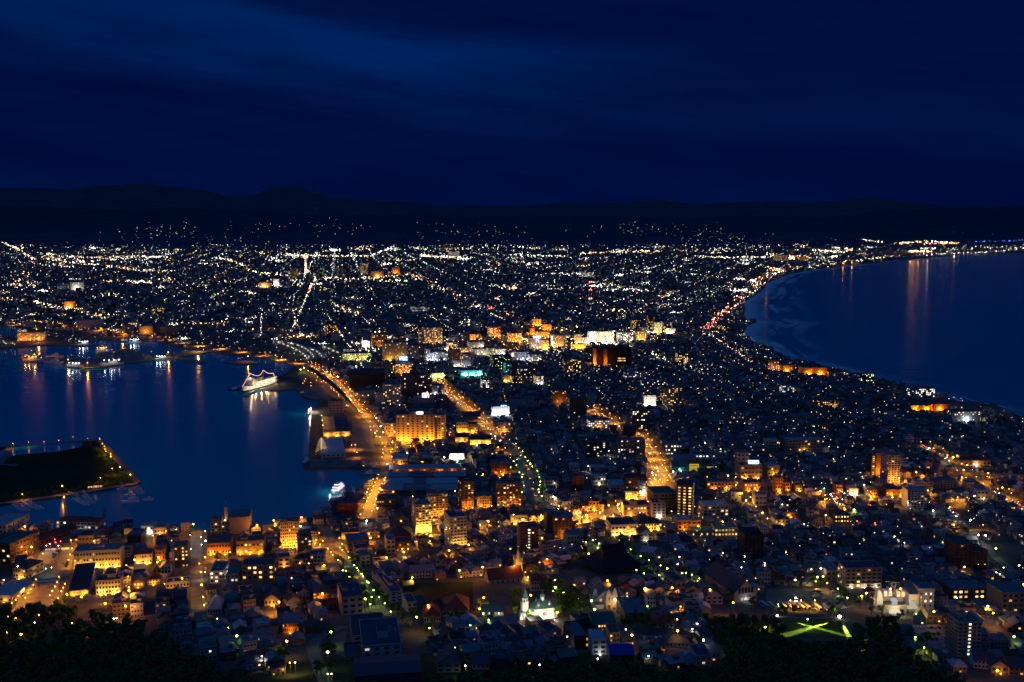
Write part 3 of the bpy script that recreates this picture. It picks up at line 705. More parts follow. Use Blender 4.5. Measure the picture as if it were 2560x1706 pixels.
B(SH, 'building', 'small white shop behind the golden western hall', 'A', 1120, 1200, 1080, 1025, 12, 'white', 'flat:navy', 2, 3, .1, 'warm', 10)
B(SH, 'building', 'orange lit narrow building between western hall and dark flats', 'A', 1425, 1520, 1110, 1020, 14, 'orange', 'flat:blue', 2, 3, .2, 'orange', 12, flood=('o', 700, 1))
B(SCH, 'school', 'greenish white school wing with two rows of bright windows', 'A', 1928, 2055, 1320, 1215, 26, 'white', 'flat:green', 3, 3, .62, 'white', 4, sR=6, anchor='bright windowed school wing')
B(SCH, 'school', 'teal school annexe with lit ground floor corner', 'A', 2085, 2190, 1310, 1240, 20, 'teal', 'flat:green', 2, 3, .3, 'white', 4)
B(SCH, 'school', 'long school block with three rows of yellow lit windows', 'B', -130, 165, 1290, 1160, 16, 'grey', 'flat:navy', 3, 6, .6, 'warm', 4, sR=3, anchor='yellow windowed school')
B('round_house', 'house', 'white house with faceted pale violet hipped roof beside the paved slope', '5', 1908, 2030, 485, 430, 17, 'white', 'hip:pale', 1, 5, .1, 'warm', 8, rise=7, anchor='faceted pale violet roof')
# --- centre left: hotel strip behind the bay
B('long_warehouse', 'warehouse', 'long brick harbour warehouse with pale ridge roof, rearmost of the row', 'B', 1228, 1870, 300, 268, 13, 'brick', 'gable:pale', 1, 18, .1, 'orange', 3, rise=4, flood=('o', 900, 5), anchor='rearmost brick warehouse')
for i, (x0, x1, y0, y1, wd) in enumerate(((1205, 1395, 378, 340, 'second row next to the canal road'), (1400, 1592, 378, 340, 'middle of second row'), (1640, 1925, 375, 338, 'second row far from the canal road'),
                                         (1183, 1440, 435, 402, 'third row next to the canal road'), (1446, 1562, 435, 402, 'narrow one in third row'), (1570, 1858, 434, 402, 'third row far from the canal road'),
                                         (1142, 1346, 498, 462, 'front row next to the canal road'), (1352, 1600, 496, 462, 'middle of front row'), (1606, 1858, 494, 462, 'front row far from the canal road'))):
    B('brick_warehouse', 'warehouse', 'dim brick warehouse with wide slate blue roof, ' + wd, 'B', x0, x1, y0, y1, 20, 'brick', 'gable:' + ('grey' if i % 3 == 1 else 'pale'), 1, 6, .12, 'orange', 3, rise=4.5, group='brick warehouses by the canal')
ANCH.append(('rows of slate blue warehouses', *at(*px('B', 1500, 440))[:2]))
B(AP, 'apartment building', 'slim cream apartment tower glowing gold at its foot', 'B', 1467, 1615, 858, 605, 19, 'cream', 'flat:blue', 11, 5, .3, 'warm', 18, sL=1, bal=True, flood=('y', 3800, 3), anchor='gold footed cream tower', box=1)
B(AP, 'apartment building', 'broad tan apartment block with rows of balconies behind the cream tower', 'B', 1575, 1765, 722, 505, 15, 'tan', 'flat:blue', 10, 7, .3, 'warm', 8, bal=True, flood=('o', 2200, 2), box=1)
B(AP, 'apartment building', 'brown eleven storey apartment tower with lit base near the warehouses', 'B', 1888, 2003, 640, 395, 18, 'brown', 'flat:dark', 11, 4, .25, 'warm', 16, sL=2, bal=True, flood=('o', 2200, 2), anchor='brown warehouse side tower', box=1)
B(AP, 'apartment building', 'white ten storey apartment tower with stepped dark rooftop', 'B', 1787, 1938, 1000, 722, 26, 'white', 'flat:navy', 10, 5, .08, 'warm', 18, sL=5, bal=True, flood=('y', 1100, 2), anchor='white stepped apartment tower', box=2)
B(AP, 'apartment building', 'broad brown balcony block beside the curving red lit street', 'B', 2215, 2440, 612, 412, 15, 'brown', 'flat:blue', 9, 8, .3, 'warm', 5, bal=True, flood=('o', 1600, 2), anchor='broad brown balcony block', box=1)
B(OF, 'building', 'beige four storey office with tall orange lit piers', 'B', 2035, 2165, 628, 528, 15, 'tan', 'flat:grey', 4, 6, .08, 'warm', 8, flood=('o', 1200, 2))
B(OF, 'building', 'tall sand coloured office slab facing the bay with many small windows', 'B', 228, 400, 1000, 765, 16, 'stone', 'flat:green', 8, 9, .12, 'warm', 12, flood=('o', 2200, 3), anchor='sand coloured office slab', box=1)
B(OF, 'building', 'dark slate office block with blue roof in front of the sand coloured slab', 'B', 382, 512, 1035, 905, 15, 'dark', 'flat:green', 5, 4, .25, 'white', 14, box=2)
B(OF, 'building', 'narrow tan building beside the paved crossing, orange lit', 'B', 505, 575, 955, 850, 15, 'tan', 'flat:navy', 4, 3, .15, 'orange', 12, flood=('o', 1000, 1))
B(SH, 'shop', 'glowing golden shop with tall lit windows at the street corner', 'B', 785, 945, 916, 862, 18, 'yellow', 'flat:dark', 1, 8, 1.0, 'orange', 6, flood=('o', 1500, 2), anchor='glowing golden corner shop')
B(SH, 'shop', 'long low dim shop beside the glowing golden shop', 'B', 950, 1140, 906, 858, 14, 'tan', 'flat:navy', 2, 8, .1, 'orange', 6)
B('arched_hall', 'hall', 'dark hall with rounded roof behind low shops', 'B', 1290, 1405, 770, 728, 26, 'tan', 'gableF:dark', 1, 4, .1, 'orange', 10)
B('tiled_hall', 'hall', 'old hall under a wide dark hipped roof below the cream tower', 'B', 1190, 1435, 950, 888, 26, 'brown', 'hip:dark', 1, 8, .05, 'orange', 8, rise=8)
B(SH, 'building', 'two storey brown restaurant with long glass front by the canal road', 'B', 1110, 1290, 632, 552, 20, 'brown', 'flat:navy', 2, 8, .35, 'warm', 4, box=1)
B(SH, 'building', 'dark red timber quay building at the corner of the bay', 'B', 752, 915, 690, 590, 24, 'red', 'flat:navy', 2, 6, .05, 'warm', 3)
B(SH, 'building', 'grey office roofs block beside the stone slope, dark', 'B', 850, 1040, 1042, 935, 22, 'grey', 'flat:blue', 2, 5, .0, 'warm', 18, sL=4)
B(SH, 'building', 'pale two storey flats below blue roofed block', 'B', 915, 1035, 1110, 1010, 14, 'cream', 'flat:navy', 2, 3, .1, 'warm', 18)
B(SH, 'building', 'orange narrow three storey house with dark doors', 'B', 1205, 1280, 1050, 925, 15, 'cream', 'flat:blue', 3, 2, .1, 'warm', 16)
B(SH, 'building', 'brown two storey inn with lit ground floor near star bright lamp', 'B', 1290, 1410, 1035, 950, 14, 'brown', 'flat:navy', 2, 5, .3, 'orange', 14, flood=('o', 700, 1))
B(SH, 'building', 'grey white narrow house with slate roof on the slope', 'B', 965, 1050, 1180, 1075, 16, 'teal', 'flat:blue', 3, 2, .0, 'warm', 18)
B(SH, 'building', 'cream cube house with two dark windows beside the school', 'B', 205, 312, 1170, 1090, 14, 'cream', 'flat:navy', 2, 2, .0, 'warm', 14, flood=('o', 600, 1))
B(HS, 'house', 'tan hip roofed house with white trim facing an orange lamp', 'B', 355, 480, 1150, 1095, 14, 'cream', 'hip:dark', 1, 5, .2, 'orange', 12)
B(HS, 'house', 'pale terraced house with flat roof beside an orange starry lamp', 'B', 500, 625, 1140, 1065, 14, 'white', 'flat:navy', 2, 4, .1, 'orange', 12)
B('concrete_building', 'building', 'bare grey concrete building with stair frame on its front', '6', 792, 990, 492, 335, 30, 'pink', 'flat:navy', 3, 3, .0, 'warm', 16, sL=4, box=2, anchor='bare concrete building')
B('concrete_building', 'building', 'white building with long windowed side wall by the tree lined slope', '6', 1240, 1345, 372, 285, 46, 'white', 'flat:navy', 3, 2, .0, 'warm', 22, sL=12, box=2, anchor='long windowed white building')
B('concrete_building', 'building', 'low white annexe with two small windows beside orange lamp', '6', 1392, 1475, 455, 378, 18, 'white', 'flat:navy', 2, 2, .0, 'warm', 18)
B('concrete_building', 'building', 'pink lit flat roofed annexe next to the playing field', '6', 1478, 1570, 440, 378, 14, 'pink', 'flat:navy', 2, 3, .0, 'warm', 18)
B(SCH, 'school', 'big white school front wing with flat navy roof and stair tower', '6', 978, 1340, 880, 785, 42, 'white', 'flat:navy', 2, 4, .1, 'white', 11, sL=14, box=2, anchor='big white school')
B(SCH, 'school', 'rear wing of the white school with windowed end wall', '6', 882, 1200, 800, 690, 36, 'white', 'flat:navy', 3, 3, .02, 'white', 11, sL=10, box=1)
B('gymnasium', 'gymnasium', 'school gymnasium under a vast plain navy roof', '6', 905, 1520, 1135, 1050, 24, 'dark', 'gable:navy', 0, 0, rot=9, rise=1.5, anchor='vast navy gymnasium roof')
B(SCH, 'school', 'small flat school annexe wedged beside the gymnasium roof', '6', 820, 935, 935, 885, 20, 'dark', 'flat:navy', 1, 3, 0, 'warm', 11)
B(HS, 'house', 'steep gabled cream house lit by a lamp at its door', '6', 78, 212, 402, 345, 13, 'cream', 'gableF:navy', 1, 4, .2, 'warm', 10, flood=('o', 500, 1), anchor='steep gabled cream house')
B(HS, 'house', 'amber lit stucco house with blue hipped roof and bay windows', '6', 245, 392, 652, 565, 17, 'orange', 'hip:blue', 2, 8, .2, 'orange', 8, flood=('o', 500, 1), anchor='amber lit stucco house')
B(AP, 'apartment building', 'long two storey flats with slate gabled roof in front of a field', '6', 1412, 1640, 152, 85, 12, 'white', 'gable:blue', 2, 8, .05, 'warm', 10, anchor='long two storey flats')
B(HS, 'house', 'orange lit house pair with small gables near parked cars', '6', 525, 678, 342, 285, 12, 'orange', 'gable:navy', 2, 5, .3, 'orange', 12, flood=('o', 600, 1))
B(HS, 'house', 'large low house with round dark red hipped roof in the trees', '6', 1545, 1700, 560, 505, 20, 'white', 'hip:red', 1, 7, .0, 'warm', 8, rise=6)
B(HS, 'house', 'wide villa with dark red hipped roof among dark trees', '6', 1715, 1955, 500, 445, 24, 'white', 'hip:red', 1, 7, .0, 'warm', 2, rise=8, anchor='wide villa with red roof')
B(HS, 'house', 'green roofed cottage with lit porch windows', '6', 2075, 2275, 495, 455, 12, 'white', 'gable:green', 1, 7, .6, 'white', 2)
B(HS, 'house', 'grey gabled two storey house at the lower edge of town', '6', 1660, 1880, 1015, 935, 15, 'grey', 'gableF:navy', 2, 3, .0, 'warm', 2, anchor='grey gabled house')
B(HS, 'house', 'plain dim house with navy flat roof next to grey gabled house', '6', 1985, 2145, 985, 935, 13, 'grey', 'gable:navy', 1, 4, .0, 'warm', 2)
B(HS, 'house', 'dim box house with navy roof beside the dark alley', '6', 2205, 2310, 985, 905, 13, 'dark', 'flat:navy', 2, 3, .0, 'warm', 2)
# --- centre
B('church_hall', 'church hall', 'white parish hall with red hipped roof beside a bell tower', 'C', 178, 325, 1390, 1300, 15, 'white', 'hip:red', 2, 6, .0, 'warm', 6, anchor='white parish hall')
B('public_hall', 'hall', 'white assembly hall with arched windows, lamps glowing along its foot', 'C', 912, 1150, 882, 790, 26, 'white', 'flat:dark', 2, 7, .25, 'orange', 8, sL=6, flood=('y', 1300, 5), anchor='white assembly hall', box=0)
B('public_hall', 'hall', 'cream pedimented hall with dark hipped roof and warm lamps', 'C', 1152, 1376, 836, 775, 17, 'cream', 'hip:dark', 2, 9, .2, 'warm', 8, flood=('y', 1200, 3))
B(OF, 'building', 'slim pink six storey tower with a lamp at its foot', 'C', 1290, 1412, 718, 585, 17, 'pink', 'flat:dark', 5, 3, .05, 'warm', 5, flood=('w', 1500, 1), anchor='slim pink tower', box=1)
B(AP, 'apartment building', 'dark apartment tower with glowing yellow balconies on one face', 'C', 1508, 1655, 695, 425, 26, 'brown', 'flat:dark', 10, 3, 1.0, 'warm', -14, sR=6, bal=True, anchor='glowing balcony tower')
B(OF, 'office building', 'white five storey office with terraces and penthouse', 'C', 1757, 1990, 735, 612, 19, 'white', 'flat:pale', 4, 6, .3, 'warm', 5, sL=4, box=1, bal=True, anchor='white terraced office')
B(AP, 'apartment building', 'brown eight storey flats with narrow windows beside the wide junction', 'C', 388, 555, 902, 722, 22, 'brown', 'flat:blue', 8, 5, .12, 'warm', 8, bal=True, box=1, flood=('o', 1500, 1), anchor='brown junction flats')
B(AP, 'apartment building', 'dark slender block joined behind the brown eight storey flats', 'C', 318, 384, 866, 688, 16, 'dark', 'flat:blue', 8, 2, .02, 'warm', 8)
B(AP, 'apartment building', 'brown tower with one bright white stairwell strip', 'C', 72, 243, 1038, 820, 18, 'brown', 'flat:navy', 8, 5, .05, 'warm', 8, litcol=2, anchor='white stairwell tower', box=2)
B(SH, 'building', 'squat orange building with pale flat roof', 'C', 1522, 1738, 826, 748, 20, 'orange', 'flat:pale', 2, 5, .05, 'orange', 5, flood=('o', 1200, 2), box=1)
B(SCH, 'school', 'green roofed school block with rows of golden windows', 'C', 1862, 2075, 892, 815, 15, 'teal', 'flat:green', 2, 7, .9, 'warm', 4, anchor='school with golden windows')
B(SCH, 'school', 'low school wing with golden strip of windows under green roof', 'C', 1655, 1858, 893, 845, 15, 'teal', 'flat:green', 1, 8, .7, 'warm', 4)
B(AP, 'apartment building', 'black unlit apartment tower above dark houses', 'C', 2132, 2308, 1115, 885, 24, 'dark', 'flat:dark', 10, 5, .02, 'warm', 4, bal=True, anchor='black unlit tower', box=1)
B(AP, 'apartment building', 'red brick six storey building with stair tower', 'C', 556, 662, 492, 345, 16, 'brick', 'flat:blue', 6, 2, .0, 'warm', 6, anchor='red brick building', box=1)
B(OF, 'office building', 'dark brown windowed office slab at the bend of the orange avenue', 'C', 1046, 1243, 475, 355, 18, 'brown', 'flat:dark', 5, 8, .06, 'orange', 2, flood=('o', 900, 1), anchor='brown avenue slab')
B(AP, 'apartment building', 'grey apartment slab with grid of lit windows beside the orange avenue', 'G', 972, 1220, 1428, 1292, 15, 'grey', 'flat:blue', 7, 10, .22, 'white', 2, bal=True, anchor='grey slab with lit grid', box=1)
B(AP, 'apartment building', 'black apartment block with two columns of tiny lights', 'G', 686, 860, 1442, 1312, 15, 'dark', 'flat:blue', 7, 6, .25, 'white', 3, box=1)
B(SH, 'building', 'dark green roofed hall beside the wide orange junction', 'C', 1298, 1500, 655, 500, 30, 'yellow', 'flat:green', 5, 6, .05, 'warm', 6, anchor='green roofed hall at junction')
B(SH, 'building', 'beige rounded two storey shop lit from the junction', 'C', 1028, 1265, 702, 610, 18, 'cream', 'flat:dark', 2, 8, .25, 'warm', 5, flood=('o', 1500, 2), box=2)
B(SH, 'shop', 'long white shop with bright sign at its street end', 'C', 478, 562, 652, 575, 50, 'white', 'flat:dark', 2, 3, .4, 'orange', 26, sL=10, anchor='long white shop')
B(SH, 'shop', 'small shop with glaring golden front on the orange square', 'C', 556, 640, 692, 645, 12, 'yellow', 'flat:dark', 1, 4, 1.0, 'white', 5, flood=('y', 1800, 1))
B(SH, 'shop', 'orange lit corner shops with dark roof on the square', 'C', 643, 742, 655, 605, 14, 'orange', 'gable:dark', 2, 4, .5, 'orange', 5, flood=('o', 900, 1))
B(SH, 'building', 'tall orange rendered building in the shop row', 'C', 706, 802, 655, 575, 14, 'orange', 'flat:dark', 3, 3, .15, 'orange', 5, flood=('o', 1200, 1))
B(SH, 'building', 'cream two storey shop at the end of the orange shop row', 'C', 805, 845, 665, 595, 12, 'cream', 'flat:navy', 2, 2, .4, 'orange', 5)
B(SH, 'shop', 'shops with bright golden awnings curving into the avenue', 'C', 1040, 1165, 545, 480, 14, 'yellow', 'flat:navy', 2, 6, .9, 'warm', 6, flood=('y', 2200, 2))
B(SH, 'building', 'tall white sign building with stepped top on the avenue bend', 'C', 1168, 1232, 500, 400, 10, 'white', 'flat:pale', 4, 2, .6, 'white', 6, flood=('w', 1500, 1))
B(OF, 'building', 'white two storey office with crenel roofline in dark blocks', 'C', 738, 862, 415, 345, 16, 'white', 'flat:pale', 2, 5, .15, 'white', 3, flood=('w', 500, 1))
B(OF, 'building', 'pale three storey office beside dark lanes', 'C', 728, 862, 318, 258, 16, 'pink', 'flat:pale', 3, 5, .0, 'warm', 3)
B(OF, 'building', 'white walled store with plain roof near dark lanes', 'C', 536, 620, 285, 240, 16, 'white', 'flat:pale', 1, 3, .0, 'warm', 3)
B(OF, 'building', 'cream two storey office beside the red lit street', 'C', 306, 430, 445, 378, 16, 'cream', 'flat:navy', 2, 5, .1, 'warm', 5)
B(OF, 'building', 'white house with carport beside the red lit street', 'C', 322, 404, 490, 450, 12, 'white', 'flat:navy', 1, 3, .0, 'warm', 5)
B(SH, 'building', 'grey roofed white factory between dark lanes', 'C', 905, 1040, 475, 420, 26, 'grey', 'flat:pale', 1, 5, .0, 'warm', 4)
B(OF, 'building', 'long pale building with wide flat roof right of the orange avenue', 'C', 1490, 1690, 215, 175, 24, 'pink', 'flat:grey', 1, 8, .0, 'warm', 0)
B(OF, 'building', 'office with three rows of bright windows right of the orange avenue', 'G', 1405, 1560, 1430, 1330, 16, 'grey', 'flat:blue', 3, 6, .45, 'white', 0, anchor='avenue office')
B(SH, 'shop', 'white long shop with cold lit upper windows', 'C', 1655, 1900, 196, 138, 18, 'white', 'flat:navy', 2, 8, .35, 'cool', 0)
B(SH, 'shop', 'green roofed drive in shop by the avenue lights', 'C', 1478, 1622, 290, 250, 22, 'green' if False else 'teal', 'gable:green', 1, 6, .3, 'green', 0, flood=('c', 500, 1))
B(OF, 'building', 'tan stepped hospital with bright blue white roof sign', 'C', 2100, 2298, 360, 240, 22, 'tan', 'flat:dark', 3, 6, .15, 'warm', 2, flood=('o', 1500, 2), anchor='tan hospital with roof sign')
B(OF, 'building', 'slim pale tower beside the tan hospital', 'C', 2065, 2172, 335, 125, 14, 'pink', 'flat:grey', 6, 3, .06, 'warm', 2, sL=2)
B(SH, 'shop', 'orange lit corner store with garland of lamps', 'C', 2135, 2285, 470, 400, 16, 'orange', 'flat:navy', 2, 6, .6, 'orange', 3, flood=('o', 1300, 2))
B(HS, 'house', 'white cube house with dark roof by the yellow street', 'C', 2010, 2105, 570, 490, 12, 'white', 'flat:navy', 2, 3, .1, 'warm', 2)
B(SH, 'building', 'arched white house with dark windows by the yellow street', 'C', 2235, 2340, 605, 510, 14, 'white', 'flat:grey', 2, 3, .0, 'warm', 2)
B(SH, 'building', 'orange tinted office with flat green roof behind lit tower', 'C', 1790, 2050, 460, 395, 18, 'orange', 'flat:green', 2, 8, .15, 'orange', 2, flood=('o', 1100, 2))
B(HS, 'house', 'white gabled house with glowing entrance below the assembly hall', 'C', 1168, 1290, 930, 865, 16, 'white', 'gableF:navy', 2, 3, .35, 'white', 6, flood=('w', 300, 1))
B(HS, 'house', 'long slate roofed house beside the garden park', 'C', 1180, 1325, 1060, 1020, 12, 'white', 'gable:pale', 1, 6, .0, 'warm', -25)
B(HS, 'house', 'tall cream gabled house with lit doorway by the park', 'C', 1335, 1432, 1128, 1065, 13, 'cream', 'gableF:navy', 2, 3, .3, 'warm', 4)
B(SH, 'building', 'grey green office under blue roof beside brown flats', 'C', 508, 655, 965, 885, 18, 'teal', 'flat:blue', 2, 5, .0, 'warm', 8)
B(SH, 'shop', 'gold lit store beside the tower with stairwell strip', 'C', -15, 145, 790, 700, 14, 'yellow', 'flat:navy', 2, 5, .5, 'warm', 5, flood=('y', 2400, 2))
B(SH, 'shop', 'gold lit house row left of the brown flats', 'C', 155, 300, 752, 695, 14, 'cream', 'gable:navy', 2, 5, .3, 'orange', 5, flood=('o', 1300, 2))
B('sports_hall', 'sports hall', 'big brick sports hall with gabled glass front', 'C', 2040, 2250, 1495, 1410, 48, 'tan', 'gableF:navy', 0, 0, rot=18, rise=9, anchor='brick sports hall')
sh_ = bpy.data.objects['sports_hall']; sw_ = (FOOT[-1][4], FOOT[-1][5])
for x in (-.5, -.25, 0, .25, .5): window(sh_, x * sw_[0] * 1.1, -sw_[1] - .05, 6.0, sw_[0] * .24, 5.5, 0, 'dark')
for x in (-.3, 0, .3): window(sh_, x * sw_[0] * 1.0, -sw_[1] - .05, .6, sw_[0] * .28, 2.6, 0, 'cool')
light(sh_, (0, -sw_[1] - 4, 3), 'k', 500)
B('studio_building', 'studio', 'white cubic house with four square windows', 'C', 1240, 1320, 1520, 1440, 13, 'white', 'flat:blue', 2, 3, .0, 'warm', 4)
B('blue_roof_house', 'house', 'brown house with two green blue gables and amber windows', '7', 735, 950, 650, 575, 18, 'brown', 'gable:green', 2, 8, .5, 'warm', 8, rise=5, anchor='green blue gabled house')
B(HS, 'house', 'white modern house with stacked terraces and pale roof', '7', 738, 868, 850, 720, 15, 'white', 'flat:pale', 3, 2, .05, 'warm', 6, anchor='white stacked house', flood=('k', 120, 1))
B(HS, 'house', 'long dark house with glassy pale roof', '7', 575, 705, 800, 695, 24, 'dark', 'flat:blue', 2, 4, .25, 'warm', 14)
B(HS, 'house', 'house under a vivid blue tarpaulin roof at the lower edge', '7', 905, 1120, 905, 850, 16, 'dark', 'gable:bright blue', 1, 5, .0, 'warm', 4, rise=3, anchor='vivid blue roof')
B(HS, 'house', 'grey tall house with one lit window beside the parking lot', '7', 895, 990, 780, 660, 14, 'grey', 'flat:navy', 3, 3, .1, 'warm', 6)
B('museum_building', 'museum', 'low museum with wide blue flat roofs and golden end wall', '7', 1040, 1265, 545, 480, 30, 'dark', 'flat:blue', 0, 0, rot=6, flood=None, anchor='low blue roofed museum')
B(HS, 'house', 'dark red roofed bungalow by the lane', '7', 1300, 1490, 600, 560, 18, 'white', 'hip:red', 1, 5, .0, 'warm', -6)
B(HS, 'house', 'pale split level house at the foot of the wood', '7', 1690, 1830, 950, 870, 16, 'white', 'flat:navy', 2, 3, .15, 'orange', 6)
B(HS, 'house', 'pale house with orange lit doorway at the edge of the wood', '7', 1835, 1915, 915, 845, 14, 'cream', 'flat:navy', 2, 2, .4, 'orange', 6)
B(HS, 'house', 'long low white bungalow with one green lit window', '7', 1410, 1625, 780, 740, 12, 'white', 'hip:navy', 1, 6, .2, 'green', 0)
B(HS, 'house', 'white gabled twin houses on the lane under the wood', 'C', 1785, 1935, 1510, 1440, 14, 'white', 'gableF:navy', 2, 3, .05, 'warm', 4)
B(HS, 'house', 'flat roofed pink lit house pair beside an orange lamp', 'C', 1510, 1595, 1375, 1305, 26, 'pink', 'flat:navy', 1, 2, .0, 'warm', 22, sL=5)
# --- right
B(HO, 'hotel', 'cream hotel with white balcony bands and two roof towers', 'D', 708, 1042, 1360, 1188, 18, 'cream', 'flat:navy', 5, 7, .22, 'warm', 3, sL=3, bal=True, flood=('w', 420, 3), anchor='cream balcony hotel')  # weak floodlights added to lift the dim hotel walls
B(AP, 'apartment building', 'pink apartment slab, tallest on the right side of town', 'D', 1098, 1208, 388, 150, 22, 'pink', 'flat:grey', 12, 4, .03, 'warm', 4, sL=4, flood=('o', 2500, 2), anchor='tall pink slab', box=1)
B(AP, 'apartment building', 'orange lit narrow slab pressed against the tall pink slab', 'D', 988, 1036, 326, 132, 15, 'orange', 'flat:grey', 0, 0, rot=4, flood=('o', 2500, 1))
B(AP, 'apartment building', 'dark narrow slab with a column of yellow landings', 'D', 944, 986, 326, 128, 15, 'dark', 'flat:grey', 11, 1, .9, 'warm', 4)
B(AP, 'apartment building', 'white seven storey flats with dark stair column', 'D', 1278, 1458, 628, 465, 15, 'white', 'flat:pale', 7, 6, .08, 'warm', 3, anchor='white seven storey flats', box=1)
B(AP, 'apartment building', 'dark brown flats, taller of a stepped pair', 'D', 1714, 1866, 1190, 965, 22, 'brown', 'flat:navy', 8, 4, .03, 'warm', 4, bal=True, anchor='dark stepped flats')
B(AP, 'apartment building', 'dark brown flats, lower of a stepped pair', 'D', 1870, 2008, 1190, 1030, 20, 'brown', 'flat:navy', 6, 4, .03, 'warm', 4, bal=True)
B(AP, 'apartment building', 'pale tower with a column of nine bright stair windows', '8', 1735, 1948, 868, 560, 15, 'cream', 'flat:green', 9, 5, .0, 'warm', 5, sL=6, litcol=2, anchor='bright stair window tower', box=1)
B(HS, 'house', 'white gabled house below the tower with bright stair windows', '8', 1892, 2030, 972, 895, 13, 'white', 'gable:navy', 2, 4, .0, 'warm', -12, anchor='white gabled corner house')
B(HS, 'house', 'grey house with small gable and orange door lamp', '8', 2052, 2195, 1015, 950, 13, 'grey', 'gableF:navy', 1, 3, .1, 'orange', -5, flood=('o', 250, 1))
B(HS, 'house', 'dim double gabled house at the lower right corner', '8', 2215, 2400, 1040, 965, 14, 'tan', 'gable:navy', 2, 4, .2, 'orange', -8)
B(SCH, 'school', 'brown school hall with two lit glazed storeys', '8', 1695, 2040, 345, 255, 22, 'brown', 'flat:blue', 2, 7, .55, 'warm', 3, anchor='brown school hall')
B(SCH, 'school', 'tan school block with curved stair tower and amber windows', '8', 2145, 2400, 470, 290, 24, 'tan', 'flat:green', 4, 5, .3, 'orange', 3)
B(SH, 'restaurant', 'dark timber restaurant with amber lit bands of windows', 'D', 612, 745, 768, 690, 18, 'dark', 'hip:dark', 2, 5, .9, 'warm', 2, anchor='amber lit restaurant')
B(SH, 'building', 'curved yellow lit hall beside the bright drive in', 'D', -5, 110, 332, 245, 20, 'yellow', 'flat:pale', 2, 4, .1, 'warm', 2, flood=('y', 1500, 1))
B(SH, 'building', 'tall narrow orange building with glaring ground floor', 'D', 66, 132, 486, 355, 14, 'orange', 'flat:dark', 4, 3, .15, 'orange', 2, flood=('o', 2000, 1))
B(SH, 'building', 'orange two storey shop next to the narrow orange building', 'D', 138, 215, 462, 398, 14, 'orange', 'flat:dark', 2, 4, .2, 'orange', 2, flood=('o', 900, 1))
B(SH, 'building', 'golden small shop under a starry lamp', 'D', 262, 312, 472, 425, 12, 'yellow', 'flat:dark', 2, 2, .3, 'orange', 2, flood=('o', 900, 1))
B(SH, 'building', 'orange shop beside the lit crossroads', 'D', 626, 690, 492, 420, 14, 'orange', 'flat:dark', 2, 3, .3, 'orange', 2, flood=('o', 1100, 1))
B(SH, 'shop', 'filling station shop glaring white at the junction', 'D', 745, 830, 505, 455, 16, 'orange', 'flat:pale', 1, 4, .8, 'white', 2, flood=('w', 3000, 2), anchor='glaring filling station')
B(SH, 'building', 'orange lit showroom right of the filling station', 'D', 920, 1012, 522, 465, 14, 'orange', 'flat:grey', 2, 4, .2, 'orange', 2, flood=('o', 1500, 1))
B(SH, 'building', 'long orange lit store behind a starry lamp', 'D', 1088, 1268, 512, 462, 16, 'orange', 'flat:navy', 1, 7, .5, 'orange', 2, flood=('o', 1500, 2))
B(SH, 'building', 'white block shop with green lit doorway on the right avenue', 'D', 1918, 2022, 550, 465, 16, 'white', 'flat:grey', 2, 3, .1, 'green', 2, flood=('y', 500, 1))
B(HS, 'house', 'white office house with square windows near the right avenue', 'D', 1830, 1905, 465, 400, 14, 'white', 'flat:navy', 2, 3, .0, 'warm', 2)
B(OF, 'building', 'dark long office in the trees on the right', 'D', 1520, 1730, 445, 385, 18, 'grey', 'flat:blue', 3, 7, .05, 'warm', 2)
B(SH, 'building', 'orange pair of flat houses below the crossroads', 'D', 135, 275, 712, 672, 14, 'orange', 'flat:navy', 1, 4, .2, 'orange', 2, flood=('o', 700, 1))
B(HS, 'house', 'white house with eight round windows', 'D', 378, 470, 718, 655, 13, 'pink', 'flat:navy', 2, 4, .3, 'orange', 2)
B(HS, 'house', 'cream house lit by a low lamp beside dark homes', 'D', 62, 188, 778, 728, 13, 'cream', 'hip:navy', 1, 4, .2, 'warm', 2, flood=('y', 400, 1))
B(SH, 'building', 'white walled depot facing the hotel', 'D', 538, 660, 1300, 1210, 24, 'cream', 'flat:blue', 2, 3, .0, 'warm', 3)
B(SH, 'building', 'long pink roofed store by the right hand road', 'D', 1760, 2050, 240, 195, 30, 'orange', 'flat:brownred', 1, 7, .3, 'orange', 2, flood=('w', 1800, 1))
B(SCH, 'school', 'pale L shaped school with glowing stairwells', 'H', 165, 500, 1395, 1290, 18, 'grey', 'flat:pale', 4, 12, .06, 'warm', 2, flood=('y', 700, 1), anchor='L shaped school')
B(SCH, 'school', 'cream three storey school wing left of the L shaped school', 'H', -20, 100, 1385, 1300, 16, 'cream', 'flat:pale', 3, 5, .05, 'warm', 2)
# ------------------------------------------------------------------ mid-town and station quarter
def G_(label, reg, xl, xr, yb, yt, d, wc, lit=.15, tint='mixed', st=2.0, roof='flat:navy', name=OF, cat='building', **k_):
    k_.setdefault('rot', 14 if px(reg, xl, yb)[0] < 1350 else 4)
    return bld(name, cat, label, reg, xl, xr, yb, yt, d, wc, roof, grid=(lit, tint, st), **k_)
B(HO, 'hotel', 'huge tan resort hotel with eleven rows of windows by the bay road', 'F', 1290, 1640, 1310, 1062, 20, 'tan', 'flat:brownred', 11, 9, .12, 'warm', 0, flood=('o', 3800, 5), anchor='huge tan resort hotel', box=2)
B(HO, 'hotel', 'tan end wing of the resort hotel', 'F', 1643, 1730, 1300, 1062, 18, 'tan', 'flat:brownred', 11, 3, .2, 'warm', -6, flood=('o', 1800, 1))
B(HO, 'hotel', 'lower orange lit hotel annexe left of the resort hotel', 'F', 1190, 1285, 1258, 1140, 22, 'tan', 'flat:blue', 4, 4, .2, 'warm', 4, flood=('o', 2000, 1))
